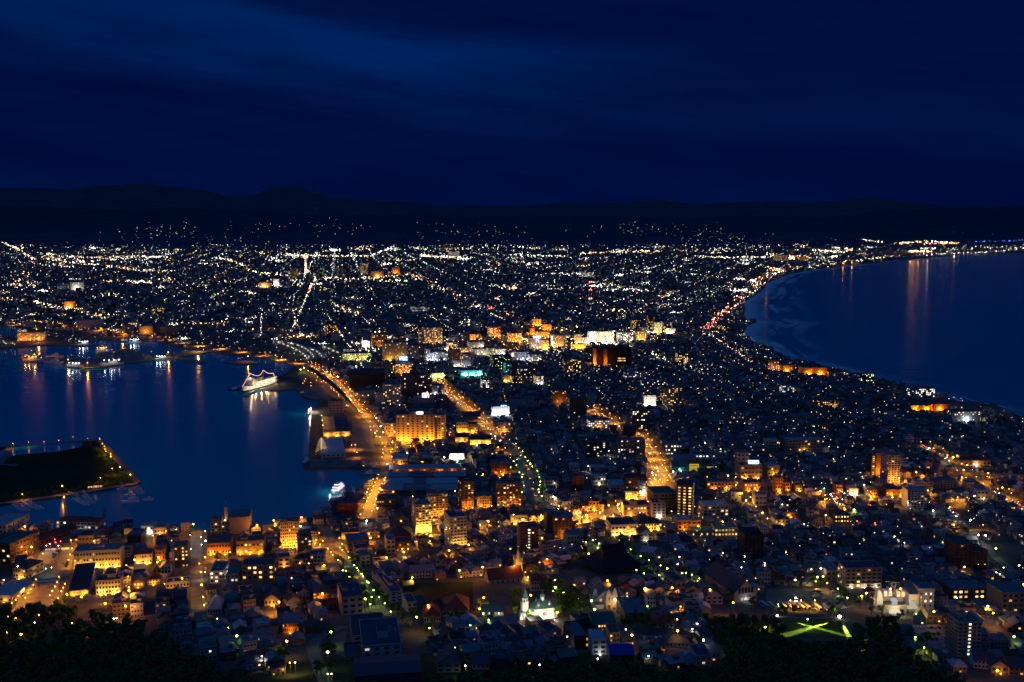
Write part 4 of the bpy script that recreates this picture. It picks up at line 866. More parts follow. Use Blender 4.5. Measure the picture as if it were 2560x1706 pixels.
G_('dark tall hotel slab with ribbed front behind the red sign', 'F', 1345, 1615, 905, 695, 24, 'brown', .08, 'white', 2.5, name=HO, cat='hotel', rot=5, anchor='dark ribbed hotel slab', box=2)
G_('white curved front office with yellow window columns', 'F', 1170, 1335, 970, 785, 20, 'white', .20, 'warm', 2.6, rot=9, anchor='white office with yellow columns')
G_('plain pale office wing left of the curved front office', 'F', 1100, 1166, 975, 855, 22, 'lavender', .06, 'warm', 2.4, rot=9)
G_('black long shopping block with wide flat roof beside the elevated road', 'F', 862, 1185, 812, 680, 60, 'black', .01, 'white', 1.5, 'flat:dark', name=SH, rot=6, anchor='black long shopping block')
G_('white walled store carrying a pink neon sign', 'F', 1448, 1645, 985, 905, 26, 'pink', .0, 'warm', 1, 'flat:blue', name=SH, rot=4, anchor='store with pink neon sign')
G_('beige city hotel with pierced windows near the station', 'F', 1172, 1390, 572, 400, 26, 'stone', .10, 'warm', 2.2, name=HO, cat='hotel', flood=('y', 5000, 2), anchor='beige city hotel')
G_('long grey office block right of the beige hotel', 'F', 1392, 1500, 560, 425, 22, 'grey', .05)
G_('brown hotel with lit letters along its roof edge', 'F', 1072, 1212, 452, 312, 24, 'brown', .12, 'warm', 3, name=HO, cat='hotel', flood=('o', 6000, 1))
G_('tan office under a blue lit roof sign', 'F', 1285, 1445, 688, 585, 24, 'tan', .35, 'warm', 3, flood=('o', 3000, 2), anchor='tan office under blue sign')
G_('bare walled brown block left of the blue sign office', 'F', 1165, 1240, 720, 580, 22, 'tan', .0)
G_('dark slab with dotted lights between brown block and blue sign', 'F', 1242, 1284, 700, 580, 20, 'dark', .25, 'warm', 2.6)
G_('dazzling white lit store with blue roof letters', 'F', 2165, 2330, 1058, 985, 26, 'white', .0, 'white', 1, name=SH, cat='store', rot=4, flood=('k', 9000, 3), anchor='dazzling white store')
B(OF, 'building', 'yellow lit brewery hall block with plain walls', 'F', 1842, 1952, 1225, 1130, 24, 'yellow', 'flat:blue', 3, 5, .0, 'orange', 4, flood=('y', 2600, 2), anchor='yellow brewery hall')
B(OF, 'building', 'yellow lit annexe with small windows', 'F', 1954, 2036, 1225, 1150, 20, 'yellow', 'flat:navy', 3, 6, .1, 'orange', 4, flood=('y', 2200, 1))
B(SH, 'building', 'long shed with slate roof behind the yellow hall', 'F', 1905, 2065, 1125, 1070, 22, 'tan', 'gable:navy', 1, 6, .1, 'orange', 4)
B(SH, 'restaurant', 'gabled beer hall with bright white front', 'F', 1775, 1915, 1425+40, 1400+10, 18, 'cream', 'gable:dark', 1, 6, 1, 'white', 4, flood=('w', 3500, 3), anchor='bright fronted beer hall')
B(SH, 'shop', 'low shop strip with golden lit eaves by the avenue', 'F', 1965, 2160, 1330, 1285, 18, 'cream', 'gable:dark', 1, 8, .8, 'orange', 4, flood=('y', 1800, 3))
B(SH, 'shop', 'gabled lodge with lit veranda near the resort hotel', 'F', 1830, 1950, 1310, 1262, 18, 'cream', 'gable:dark', 1, 5, .8, 'warm', 4, flood=('y', 1500, 1))
B(SH, 'shop', 'blue roofed market hall in front of the resort hotel', 'F', 1255, 1395, 1515, 1460, 18, 'tan', 'gable:pale', 1, 6, .2, 'orange', 4, flood=('o', 1000, 1))
B(SH, 'shop', 'blue roofed square pavilion beside the market hall', 'F', 1520, 1618, 1515, 1455, 20, 'dark', 'flat:pale', 1, 4, .2, 'orange', 4)
B(SH, 'shop', 'white inn with orange balcony row by the avenue', 'F', 2225, 2340, 1215, 1130, 18, 'white', 'flat:dark', 3, 5, .3, 'orange', 4, flood=('o', 1200, 1))
B(OF, 'building', 'red brown five storey block near the avenue', 'B', 2165, 2320, 320, 215, 18, 'brick', 'flat:blue', 4, 6, .1, 'orange', 4, flood=('o', 1200, 2))
B(OF, 'building', 'pinkish five storey quay office with door frame panels', 'F', 668, 800, 1036, 935, 18, 'pink', 'flat:navy', 4, 4, .02, 'warm', 4, anchor='pinkish quay office')
B(WH, 'warehouse', 'pier warehouse with pale blue flat roof at the pier head', 'F', 600, 820, 1455, 1412, 95, 'white', 'flat:pale', 1, 5, .05, 'warm', 12, parapet=False, anchor='pier head warehouse')
# pier hall with ribbed roof
o, W, D_, h = B('pier_hall', 'market hall', 'long pier hall with lit ribbed roof half and gold eaves', 'F', 615, 868, 1258, 1218, 118, 'tan', 'flat:navy', 1, 7, .8, 'orange', 12, flood=('y', 1800, 3), parapet=False, anchor='ribbed pier hall')
g = MB()
for i in range(18):
    y = -D_ / 2 + D_ * (i + .5) / 18; g.box(-W * .24, y, h + .36, W * .44, 2.6, 1.5, 0)
g.build('roof_rib', wall('stone'), o)['kind'] = 'stuff'
for i in range(3):
    g = MB(); g.octa((-W * .49, -D_ / 2 + D_ * (i + .5) / 3, h + 7), .5, 1); g.tube([(-W * .49, -D_ / 2 + D_ * (i + .5) / 3, h), (-W * .49, -D_ / 2 + D_ * (i + .5) / 3, h + 6.6)], .12, 0)
    g.build('floodlight', [METAL, BULB['y']], o); light(o, (-W * .49 + 1.5, -D_ / 2 + D_ * (i + .5) / 3, h + 6.0), 'y', 3500)
g = MB(); g.box(W * .25, 6, h + .36, W * .42, D_ * .3, 1.2, 0); g.build('roof_light', GLASS, o)
# downtown, read from the enlarged view
for a in (
 ('tall pale balconied twin tower with red beacon on its roof', 'M', 155, 490, 600, 300, 28, 'pink', .14, 'warm', 2.4),
 ('slim grey tower left of the beacon tower', 'M', 62, 152, 600, 325, 22, 'grey', .06, 'warm', 2),
 ('grey office slab with plain bands below the beacon tower', 'M', 28, 180, 860, 640, 24, 'grey', .04, 'warm', 2),
 ('narrow lavender office beside the grey banded slab', 'M', 183, 268, 905, 690, 20, 'lavender', .03, 'white', 2),
 ('wide lavender department building with small windows', 'M', 270, 585, 905, 745, 26, 'lavender', .03, 'white', 2),
 ('thin tower with a golden edge of windows', 'M', 585, 770, 760, 565, 20, 'dark', .40, 'warm', 3.2),
 ('dark red blind walled block', 'M', 630, 825, 905, 720, 22, 'red', .0, 'warm', 1),
 ('white small cube office before the dark red block', 'M', 690, 830, 1010, 900, 20, 'white', .05, 'white', 2),
 ('pale narrow office with a column of yellow windows', 'M', 842, 985, 1020, 825, 22, 'lavender', .18, 'warm', 2.6),
 ('pink grey hotel with glowing stair column', 'M', 780, 965, 815, 665, 24, 'pink', .14, 'warm', 2.6),
 ('broad white department store with setback top', 'M', 985, 1245, 740, 565, 34, 'white', .06, 'warm', 3),
 ('orange lit round cornered block behind the white store', 'M', 990, 1100, 530, 418, 22, 'orange', .05, 'warm', 2),
 ('dark brown block right of the round cornered block', 'M', 1105, 1215, 520, 410, 20, 'brown', .15, 'warm', 2.5),
 ('tan high hotel with glowing green white window stack', 'M', 1352, 1560, 490, 280, 26, 'orange', .22, 'warm', 2.5),
 ('white office with garden roof left of the striped car park', 'M', 1075, 1290, 800, 690, 26, 'white', .08, 'warm', 2.2),
 ('striped multi storey car park', 'M', 1330, 1468, 820, 675, 24, 'grey', .35, 'green', 1.6),
 ('lavender lit corner office with bright storeys', 'M', 1472, 1640, 805, 695, 24, 'lavender', .3, 'warm', 3),
 ('golden fronted bank with row of lamps on top', 'M', 1720, 1940, 575, 405, 26, 'orange', .35, 'orange', 3.2),
 ('dark brown round edged block with one lit column', 'M', 1690, 1895, 730, 585, 24, 'brown', .05, 'warm', 2),
 ('tan block carrying a big blue roof sign', 'M', 2105, 2310, 685, 495, 24, 'tan', .08, 'warm', 2.4),
 ('lavender white hall with tall ribbed wall', 'M', 1855, 2078, 905, 745, 30, 'lavender', .03, 'white', 2),
 ('white low office with window bands right of the ribbed hall', 'M', 2082, 2340, 912, 795, 28, 'white', .06, 'white', 2),
 ('large black office block with dim pale bands', 'M', 1420, 1750, 1060, 830, 34, 'black', .06, 'green', 1.6),
 ('narrow grey glass front with turquoise light line', 'M', 1652, 1758, 1165, 955, 22, 'teal', .08, 'cyan', 2),
 ('brown blind side block behind the turquoise light line', 'M', 1760, 1892, 1165, 945, 24, 'brown', .0, 'warm', 2),
 ('gold lit tower block at the main crossing', 'M', 2142, 2312, 270, 135, 26, 'yellow', .05, 'orange', 2),
 ('orange slab below the gold tower block', 'M', 2097, 2192, 430, 305, 22, 'orange', .02, 'orange', 2),
 ('two flats with white lit stair columns', 'M', 1222, 1350, 1400, 1245, 16, 'dark', .45, 'white', 3),
 ('small orange avenue block with yellow windows', 'M', 1770, 1945, 1345, 1190, 20, 'brown', .2, 'warm', 2.6),
 ('white building with plain side wall by the avenue', 'M', 1610, 1765, 1290, 1170, 20, 'pink', .0, 'warm', 2),
 ('blue roofed dark block left of the avenue', 'M', 1930, 2210, 1220, 1050, 30, 'brown', .04, 'white', 2),
 ('white office stack by the avenue bend', 'M', 2212, 2345, 1330, 1190, 20, 'lavender', .35, 'warm', 3),
 ('lavender plain hall beside the dark ribbed hotel', 'M', 292, 520, 1520, 1370, 24, 'lavender', .0, 'warm', 2),
 ('tan block behind the gold tower block', 'N', 108, 245, 300, 198, 22, 'orange', .06, 'warm', 2),
 ('orange block with lit upper floor', 'N', 38, 215, 402, 315, 24, 'orange', .1, 'orange', 2.5),
 ('gold lit corner shops in the entertainment quarter', 'N', 85, 190, 600, 440, 20, 'yellow', .4, 'orange', 3),
 ('pink hotel with single window column', 'N', 288, 430, 560, 372, 24, 'pink', .06, 'warm', 2),
 ('glowing cream block left of the pink hotel', 'N', 238, 286, 545, 368, 22, 'cream', .3, 'white', 3),
 ('pink office with two window columns', 'N', 592, 700, 500, 352, 22, 'pink', .06, 'warm', 2),
 ('dark small tower with white base', 'N', 455, 555, 560, 455, 20, 'dark', .1, 'white', 2),
 ('gold low shop row below the pink office', 'N', 560, 770, 570, 510, 18, 'yellow', .4, 'orange', 3),
 ('blazing white department store front', 'N', 818, 935, 490, 305, 26, 'white', .65, 'white', 4),
 ('department store with rows of glaring windows', 'N', 938, 1160, 475, 312, 30, 'tan', .45, 'warm', 4),
 ('lavender pink tower capped by a bright strip', 'N', 1138, 1210, 470, 290, 20, 'pink', .1, 'white', 3),
 ('office with dazzling top floors', 'N', 1272, 1500, 470, 320, 28, 'dark', .3, 'white', 3.5),
 ('yellow grey hotel with even window rows', 'N', 1552, 1700, 455, 312, 24, 'stone', .14, 'warm', 2.5),
 ('grey green office with white roof sign', 'N', 1828, 1945, 335, 172, 22, 'stone', .12, 'green', 2),
 ('dark red twin tower with beacon', 'N', 1732, 1830, 300, 72, 20, 'red', .12, 'warm', 2),
 ('white cube clinic with small windows', 'N', 2052, 2165, 345, 262, 20, 'white', .1, 'white', 2),
 ('pale grey office behind white roof sign', 'N', 1975, 2115, 260, 170, 22, 'grey', .15, 'white', 2),
 ('brown dim block left of dark red tower', 'N', 1482, 1610, 260, 135, 22, 'brown', .12, 'warm', 2),
 ('brown office with lit lower strip and glowing rail', 'N', 432, 570, 930, 745, 26, 'tan', .06, 'warm', 2.5),
 ('black office with scattered windows right of brown office', 'N', 572, 690, 940, 745, 24, 'dark', .15, 'warm', 2.5),
 ('white broad clinic among dark houses', 'N', 1382, 1630, 1015, 935, 22, 'lavender', .08, 'white', 2),
 ('white long school among dark houses', 'N', 1640, 1995, 1135, 1055, 18, 'grey', .05, 'white', 2),
 ('black apartment pair with scattered lit windows', 'N', 2192, 2353, 820, 645, 22, 'black', .25, 'warm', 2.6),
 ('low pale mall with rooftop lamps', 'N', 700, 815, 500, 400, 24, 'grey', .1, 'green', 2),
):
    fc = {'orange': ('o', 60000), 'yellow': ('y', 60000), 'cream': ('w', 50000), 'pink': ('y', 24000), 'white': ('w', 14000), 'tan': ('w', 40000), 'lavender': ('k', 7000), 'stone': ('y', 20000)}.get(a[7])
    a = list(a); a[8] = min(.6, a[8] * 1.8 + .06); a[10] *= 1.3
    G_(*a, flood=(fc[0], fc[1] * (.16 if a[1] == 'N' else .07), 2) if fc and not (a[1] == 'N' and a[5] > 700) else None)  # facade floodlights added by wall colour to brighten downtown
for reg, x, y, c_, pw in (('N', 120, 560, 'y', 60000), ('N', 60, 300, 'o', 40000), ('N', 400, 330, 'y', 60000), ('N', 520, 430, 'o', 50000), ('N', 660, 545, 'y', 30000), ('N', 870, 500, 'w', 70000), ('N', 1050, 490, 'w', 60000),
                          ('N', 1190, 480, 'w', 30000), ('N', 1380, 480, 'w', 30000), ('N', 1640, 470, 'y', 20000), ('N', 1870, 350, 'w', 40000), ('N', 2000, 330, 'y', 40000), ('M', 2000, 560, 'y', 50000), ('M', 1830, 600, 'o', 40000),
                          ('M', 1780, 830, 'w', 40000), ('M', 1960, 930, 'k', 15000), ('M', 1450, 520, 'o', 30000), ('M', 2230, 290, 'y', 40000), ('M', 2150, 450, 'o', 30000), ('M', 540, 740, 'w', 25000), ('M', 1030, 560, 'o', 25000),
                          ('M', 1620, 660, 'o', 15000), ('M', 1230, 730, 'w', 12000), ('M', 880, 930, 'w', 9000), ('M', 320, 900, 'k', 8000), ('M', 1600, 820, 'w', 12000)):
    q = px(reg, x, y); p_ = at(*q)
    s_ = put('floodlight', None, None, (p_.x, p_.y - 9, p_.z)); g = MB(); g.tube([(0, 0, 0), (0, 0, 9)], .15, 0); g.octa((0, 0, 9.8), .9, 1); g.build('pole', [METAL, BULB[c_]], s_)
    light(s_, (0, 0, 8.2), c_, pw * 1.5, .6); auto(s_, LNAME[c_] + ' floodlight mast between downtown blocks', 'floodlight', 'floodlights in the downtown', p_.x, p_.y)
ANCH += [(a, *at(*px(r_, x, y))[:2]) for a, r_, x, y in (('department store with glaring windows', 'N', 1000, 470), ('red beacon tower', 'M', 320, 600), ('broad white department store', 'M', 1100, 740), ('large black office block', 'M', 1580, 1060),
         ('pink hotel with single window column', 'N', 350, 560), ('dark red twin tower', 'N', 1780, 300), ('white long school', 'N', 1800, 1135), ('gold tower block', 'M', 2200, 270))]
# more blocks in the middle distance
for a in (
 ('striped brown and white apartment tower beside the orange avenue', 'G', 1105, 1262, 1205, 1012, 20, 'brown', .12, 'white', 3, dict(anchor='striped apartment tower', bal=True, fl=11)),
 ('apartment block with lit white corridors left of the orange avenue', 'G', 700, 895, 1182, 1108, 16, 'grey', .55, 'white', 2.6, dict(flood=('o', 1500, 1))),
 ('dark violet apartment tower with red lamp below', 'G', 528, 685, 1062, 908, 22, 'brown', .06, 'white', 2, {}),
 ('tall blank white stair tower of the violet tower', 'G', 690, 765, 975, 868, 16, 'white', .0, 'white', 2, {}),
 ('white hotel with uplit corner pinnacle', 'G', 1208, 1325, 978, 885, 20, 'white', .06, 'warm', 2, dict(flood=('w', 5000, 1), anchor='uplit white hotel')),
 ('dark apartment block with scattered gold windows', 'G', 1385, 1555, 968, 815, 20, 'dark', .25, 'warm', 2.6, {}),
 ('brown apartment block beside the orange street', 'G', 375, 505, 962, 842, 20, 'brown', .15, 'orange', 2.4, dict(flood=('o', 2500, 1))),
 ('white plain theatre block in dark houses', 'G', 18, 205, 988, 922, 26, 'lavender', .0, 'white', 2, {}),
 ('small grey tower beside the orange avenue curve', 'G', 1022, 1140, 1282, 1165, 18, 'dark', .15, 'warm', 2.4, {}),
 ('lit pair of flats among dark homes', 'H', 130, 240, 850, 790, 15, 'white', .5, 'white', 2.4, {}),
 ('dark school with amber corridor windows', 'H', 485, 645, 985, 932, 18, 'dark', .4, 'orange', 2.2, {}),
 ('seaside flats with bright white stair grid', 'H', 1305, 1530, 895, 815, 16, 'grey', .45, 'white', 3.4, dict(anchor='seaside flats')),
 ('long white seaside college with blue window bands', 'H', 1690, 1955, 1115, 1032, 18, 'grey', .15, 'cool' if False else 'white', 2, dict(flood=('k', 5000, 1), anchor='seaside college')),
 ('rear wing of the seaside college', 'H', 1650, 1950, 1015, 962, 18, 'pink', .08, 'white', 2, {}),
 ('orange lit plain store wall by the sea', 'H', 1300, 1510, 1012, 978, 24, 'orange', .0, 'orange', 2, dict(flood=('o', 5000, 2), anchor='orange store by the sea')),
 ('second orange store wall nearer the sea', 'H', 1512, 1645, 1015, 962, 24, 'orange', .0, 'orange', 2, dict(flood=('o', 5000, 1))),
 ('orange glowing bathhouse on the beach', 'H', 320, 540, 690, 628, 28, 'orange', .03, 'orange', 2, dict(flood=('o', 12000, 2), anchor='orange bathhouse')),
 ('orange lit annexe of the beach bathhouse', 'H', 110, 240, 660, 605, 22, 'orange', .1, 'orange', 2, dict(flood=('o', 6000, 1))),
 ('dark red seaside tower with lit foot', 'H', 0, 95, 650, 560, 20, 'red', .2, 'orange', 2.4, dict(flood=('w', 3000, 1))),
 ('dark seaside flats with one lit bay', 'H', 870, 985, 748, 685, 16, 'dark', .15, 'green', 2.4, {}),
 ('white container warehouse with dark openings by the port road', 'I', 700, 940, 1398, 1330, 40, 'white', .0, 'warm', 1, dict(name=WH, anchor='white port warehouse')),
 ('white ferry terminal with arcaded storeys in orange light', 'E', 160, 410, 378, 305, 26, 'cream', .3, 'warm', 2, dict(flood=('o', 2600, 3), anchor='white ferry terminal')),
 ('tan silo block behind the port road', 'E', 1280, 1405, 312, 245, 30, 'tan', .0, 'warm', 1, dict(name=WH, flood=('o', 9000, 1))),
 ('grey silo block behind the port road', 'E', 1410, 1660, 305, 250, 30, 'grey', .0, 'warm', 1, dict(name=WH)),
 ('orange hotel facade on the distant port road', 'I', 588, 685, 1212, 1158, 30, 'orange', .2, 'orange', 2.2, dict(flood=('o', 20000, 1))),
 ('round pale gas tank hall near the port', 'I', 672, 735, 1185, 1130, 30, 'teal', .0, 'warm', 1, {}),
 ('white pair of distant offices with lit front', 'I', 530, 640, 1045, 990, 30, 'white', .1, 'white', 2, {}),
 ('distant white store with pink corner', 'I', 650, 760, 1048, 980, 40, 'white', .2, 'white', 3, dict(flood=('w', 20000, 1))),
 ('distant brown flats with dotted windows', 'I', 1398, 1500, 1275, 1215, 24, 'brown', .25, 'warm', 2.6, {}),
 ('distant pale twin flats', 'I', 1625, 1690, 1255, 1205, 24, 'grey', .1, 'white', 2, {}),
 ('distant low pale warehouse under city lights', 'I', 1615, 1900, 1312, 1278, 30, 'grey', .05, 'white', 2, dict(name=WH)),
 ('dark tower with two columns of lights near distant road', 'J', 330, 400, 930, 860, 26, 'brown', .2, 'warm', 2, {}),
 ('distant tower with green roof sign', 'J', 575, 635, 925, 845, 26, 'dark', .15, 'green', 2, {}),
 ('distant pink tower with dark opening', 'J', 728, 800, 930, 855, 26, 'pink', .1, 'warm', 2, {}),
 ('distant tan tower with red roof lights', 'J', 962, 1030, 905, 808, 28, 'tan', .35, 'warm', 2.2, dict(anchor='distant tan tower')),
 ('distant glowing hotel tower', 'J', 1250, 1320, 905, 840, 28, 'orange', .1, 'warm', 2, dict(flood=('o', 30000, 1))),
 ('distant broad mall with lit wall', 'J', 1060, 1175, 940, 880, 40, 'tan', .12, 'warm', 2, dict(flood=('o', 40000, 1))),
 ('distant lone grey tower', 'J', 1570, 1602, 895, 822, 22, 'grey', .1, 'white', 2, {}),
 ('distant brown offices with orange windows', 'J', 640, 750, 1470, 1368, 26, 'brown', .3, 'orange', 2.6, {}),
 ('distant white store cube with bright sign', 'J', 160, 212, 1010, 950, 30, 'white', .2, 'white', 3, dict(flood=('w', 30000, 1))),
 ('distant white plain store hall', 'J', 235, 315, 1030, 970, 34, 'lavender', .05, 'white', 2, {}),
 ('distant pink store with lit ground floor', 'J', 20, 130, 1025, 985, 34, 'pink', .2, 'warm', 2, dict(flood=('o', 30000, 1))),
 ('distant white hospital with strip windows', 'J', 1430, 1590, 1245, 1205, 30, 'white', .25, 'white', 2.4, {}),
 ('distant lit hospital block', 'J', 1775, 1870, 745, 700, 40, 'white', .4, 'white', 2.4, {}),
 ('tan tower right of the lamp lined park street', 'J', 2145, 2250, 1470, 1390, 22, 'orange', .2, 'warm', 2.4, {}),
 ('grey broadcasting building with red white mast', 'K', 682, 770, 1290, 1205, 30, 'grey', .04, 'white', 2, dict(anchor='broadcasting building')),
 ('distant office row with pillars of light', 'K', 640, 745, 925, 890, 40, 'white', .45, 'white', 3, {}),
 ('distant pale long school block', 'K', 400, 530, 1030, 995, 34, 'grey', .05, 'white', 2, {}),
 ('distant dark beach flats with gold windows', 'K', 1875, 1990, 1420, 1375, 24, 'dark', .3, 'warm', 2.4, {}),
 ('distant white beach hotel', 'L', 60, 190, 780, 730, 30, 'grey', .3, 'warm', 2.4, {}),
 ('distant beach hotel with golden hall', 'L', 290, 345, 775, 745, 30, 'yellow', .3, 'orange', 2.4, {}),
 ('distant orange tower on the beach strip', 'L', 205, 235, 720, 685, 26, 'orange', .2, 'orange', 2, {}),
 ('white spired hall near the station road', 'F', 695, 770, 372, 312, 24, 'white', .05, 'white', 2, {}),
 ('black glass hall with white pillars of light by the station', 'F', 812, 912, 525, 460, 26, 'black', .35, 'white', 3, dict(flood=('w', 6000, 1), anchor='black glass station hall')),
 ('green tinted station building with lit platform end', 'F', 800, 1060, 560, 500, 30, 'teal', .3, 'green', 2.2, dict(flood=('y', 12000, 2))),
 ('white illuminated shop with big white sign', 'F', 975, 1045, 440, 375, 26, 'white', .5, 'white', 4, dict(flood=('w', 20000, 1))),
 ('white block with stair window strip right of station', 'F', 1905, 1975, 620, 500, 22, 'lavender', .12, 'warm', 2.4, {}),
 ('long pale terminal shed beside the elevated road', 'F', 905, 1110, 905, 845, 30, 'grey', .05, 'white', 2, dict(name=WH)),
 ('low turquoise lit pachinko hall', 'F', 1885, 2085, 700, 655, 30, 'teal', .35, 'cyan', 3, dict(flood=('c', 9000, 3), anchor='turquoise lit hall')),
 ('low yellow lit bus hall', 'F', 1620, 1725, 720, 680, 24, 'yellow', .5, 'green', 3, dict(flood=('g', 9000, 2))),
): G_(*a[:11], **a[11])
# ================================================================== SPECIAL LANDMARKS
def bulbs_on(parent, name, pts, c, r, n=6, m_=None):
    g = MB(); g.tube(pts, r, 0, n); return g.build(name, m_ or BULB[c], parent)
# ---- the domed white church
p0 = at(1303, 1551); p1 = at(1383, 1548)
W = (p1 - p0).length; rz = math.atan2(p1.y - p0.y, p1.x - p0.x) + math.radians(6)
ctr = (p0 + p1) / 2 + Vector((0, 6, 0)); zc = ctr.z
o = tag(put('domed_church', None, None, ctr, rz), 'floodlit white church with green domes and a spired bell tower', 'church'); s = W / 23.5
FOOT.append((ctr.x, ctr.y, math.cos(rz), math.sin(rz), W / 2 + 4, 10)); RECTS.append((1300, 1386, 1478, 1551, p0.y)); ANCH.append(('floodlit domed church', ctr.x, ctr.y))
wh = pmat('church_plaster', (.80, .79, .75), .8, .06); cop = pmat('verdigris_copper', (.10, .24, .22), .5, .2)
g = MB(); g.box(4 * s, 0, -2, 15 * s, 11 * s, 2 + 7.5 * s, 0); g.box(-4.8 * s, 0, -2, 3.2 * s, 8 * s, 2 + 5.2 * s, 0); g.lathe(11.5 * s, 0, [(4.2 * s, -2), (4.2 * s, 6 * s), (.01, 6 * s)], 0, 16)
g.box(-9.5 * s, 0, -2, 6.5 * s, 7.5 * s, 2 + 5 * s, 0); g.build('nave_wall', wh, o)
g = MB(); g.hip(4 * s, 0, 7.5 * s, 15 * s, 11 * s, 0.02, 5.5 * s, 0, .5); g.gable(-5 * s, 0, 0, 4.5 * s, 7 * s, 5.2 * s, 1.8 * s, 0); g.lathe(11.5 * s, 0, [(4.7 * s, 6 * s), (3 * s, 7.6 * s), (.01, 8.4 * s)], 0, 16)
g.hip(-9.5 * s, 0, 5 * s, 6.5 * s, 7.5 * s, .02, 2.2 * s, 0, .3); g.build('roof', cop, o)
def onion(x, y, z, r, parent):
    g = MB(); g.lathe(x, y, [(r, z - 1.5 * r), (r, z + 1.6 * r)], 0, 12)
    d_ = g.build('dome_drum', wh, parent)
    g = MB(); g.lathe(x, y, [(r * 1.15, z + 1.6 * r), (r * 1.35, z + 2.1 * r), (r * 1.1, z + 2.9 * r), (r * .35, z + 3.5 * r), (.1, z + 4.1 * r), (.06, z + 5.4 * r), (.001, z + 5.4 * r)], 0, 12)
    g.box(x, y, z + 4.7 * r, r * .9, .12, .12, 0); g.build('dome', cop, d_, smooth=False)
onion(4 * s, 0, 12.5 * s, 1.35 * s, o)
for x, y in ((0, -3.6), (8.2, -3.6), (0.5, 3.6), (8, 3.6)): onion(x * s, y * s, 9.8 * s, .62 * s, o)
g = MB(); g.lathe(-9.5 * s, 0, [(2.9 * s, 3 * s), (2.9 * s, 11 * s), (3.2 * s, 11.2 * s), (3.2 * s, 11.8 * s), (2.8 * s, 12 * s), (2.8 * s, 15.5 * s), (.01, 15.5 * s)], 0, 8); t_ = g.build('bell_tower', wh, o)
g = MB(); g.lathe(-9.5 * s, 0, [(3.2 * s, 15.5 * s), (2.2 * s, 17 * s), (.9 * s, 20.5 * s), (.12, 23 * s), (.08, 24.8 * s), (.001, 24.8 * s)], 0, 8); g.box(-9.5 * s, 0, 24 * s, 1.0 * s, .12, .12); g.build('spire', cop, t_)
for a_ in range(8):
    g = MB(); a = a_ * math.pi / 4 + math.pi / 8; x, y = -9.5 * s + 2.62 * s * math.cos(a), 2.62 * s * math.sin(a)
    g.box(x, y, 12.6 * s, .9 * s, .3, 2 * s, 0, a + math.pi / 2); g.build('belfry_opening', GLASS, t_)
for x in (4, ):
    g = MB()
    ptsa = [(x * s + 3.0 * s * math.cos(t), -5.62 * s, 4.0 * s + 3.0 * s * math.sin(t)) for t in [math.pi * i / 10 for i in range(11)]]
    g.tube(ptsa, .22 * s, 0, 5); g.build('arch_moulding', cop, o)
ptsa = [(-9.5 * s + 2.6 * s * math.cos(t), -3.9 * s, 2.6 * s + 2.6 * s * math.sin(t)) for t in [math.pi * i / 10 for i in range(11)]]
g = MB(); g.tube(ptsa, .2 * s, 0, 5); g.build('arch_moulding', cop, o)
for x in (2.9, 4.0, 5.1): window(o, x * s, -5.52 * s, 2.2 * s, .8 * s, 2.8 * s, 0, 'dark')
window(o, -9.5 * s, -3.77 * s, 1.2 * s, .9 * s, 2.2 * s, 0, 'dark'); window(o, -.9 * s, -5.52 * s, 2.4 * s, .7 * s, 2.2 * s, 0, 'dark')
for x in (-10, -5, 0, 5, 10):
    g = MB(); g.box(x * s, -10 * s, -.8, .5, .5, .7, 0); g.octa((x * s, -10 * s, .3), .3, 1); g.build('floodlight', [METAL, BULB['w']], o); light(o, (x * s, -12 * s, 2.2), 'w', 2200 if x < 0 else 1500)
light(o, (-13 * s, -3 * s, 1.6), 'w', 900)
light(o, (-9.5 * s, -13 * s, 11), 'w', 6000)
light(o, (3 * s, -14 * s, 10), 'w', 1500)
# ---- the church with a stone steeple and dark red nave
p0 = at(1293, 1449); o = tag(put('steeple_church', None, None, p0, math.radians(18)), 'church with golden floodlit steeple and long dark red roof', 'church'); ANCH.append(('golden floodlit steeple', p0.x, p0.y))
FOOT.append((p0.x - 12, p0.y - 6, math.cos(math.radians(18)), math.sin(math.radians(18)), 32, 15)); RECTS.append((1180, 1320, 1399, 1490, p0.y - 15))
st_ = pmat('steeple_stone', (.50, .44, .32), .85, .12)
g = MB(); g.box(2, 4, -3, 6, 6, 18, 0); t_ = g.build('bell_tower', st_, o)
g = MB(); g.lathe(2, 4, [(3.3, 15), (2.1, 20), (.1, 27), (.06, 29), (.001, 29)], 0, 8)
for x, y in ((-.8, 1.2), (4.8, 1.2), (-.8, 6.8), (4.8, 6.8)): g.lathe(x, y, [(.6, 15), (.5, 17.5), (.05, 20.5), (.001, 20.5)], 0, 4)
g.build('spire', st_, t_)
window(t_, 1.0, .98, 8, 1.0, 4.0, 0, 'dark'); window(t_, 3.0, .98, 8, 1.0, 4.0, 0, 'dark')
g = MB(); g.box(-13, -2, -5, 30, 14, 11, 0); nv = g.build('nave_wall', wall('cream'), o)
g = MB(); g.gable(-13, -2, 0, 30, 14, 6, 7, 0, 'x', .6, 0, 1); g.build('roof', [roofm('red'), wall('cream')], o)
for i in range(6): window(nv, -25 + i * 4.6, -9.02, 1, 1.3, 3.4, 0, 'dark')
for x, y, z, pw in ((8.5, -4, 3, 9000), (9.5, 6, 4, 5000), (-3.5, -3, 14.5, 3500)):
    g = MB(); g.octa((x, y, z - .6), .3, 0); g.build('floodlight', BULB['y'], o); light(o, (x, y, z), 'y', pw)
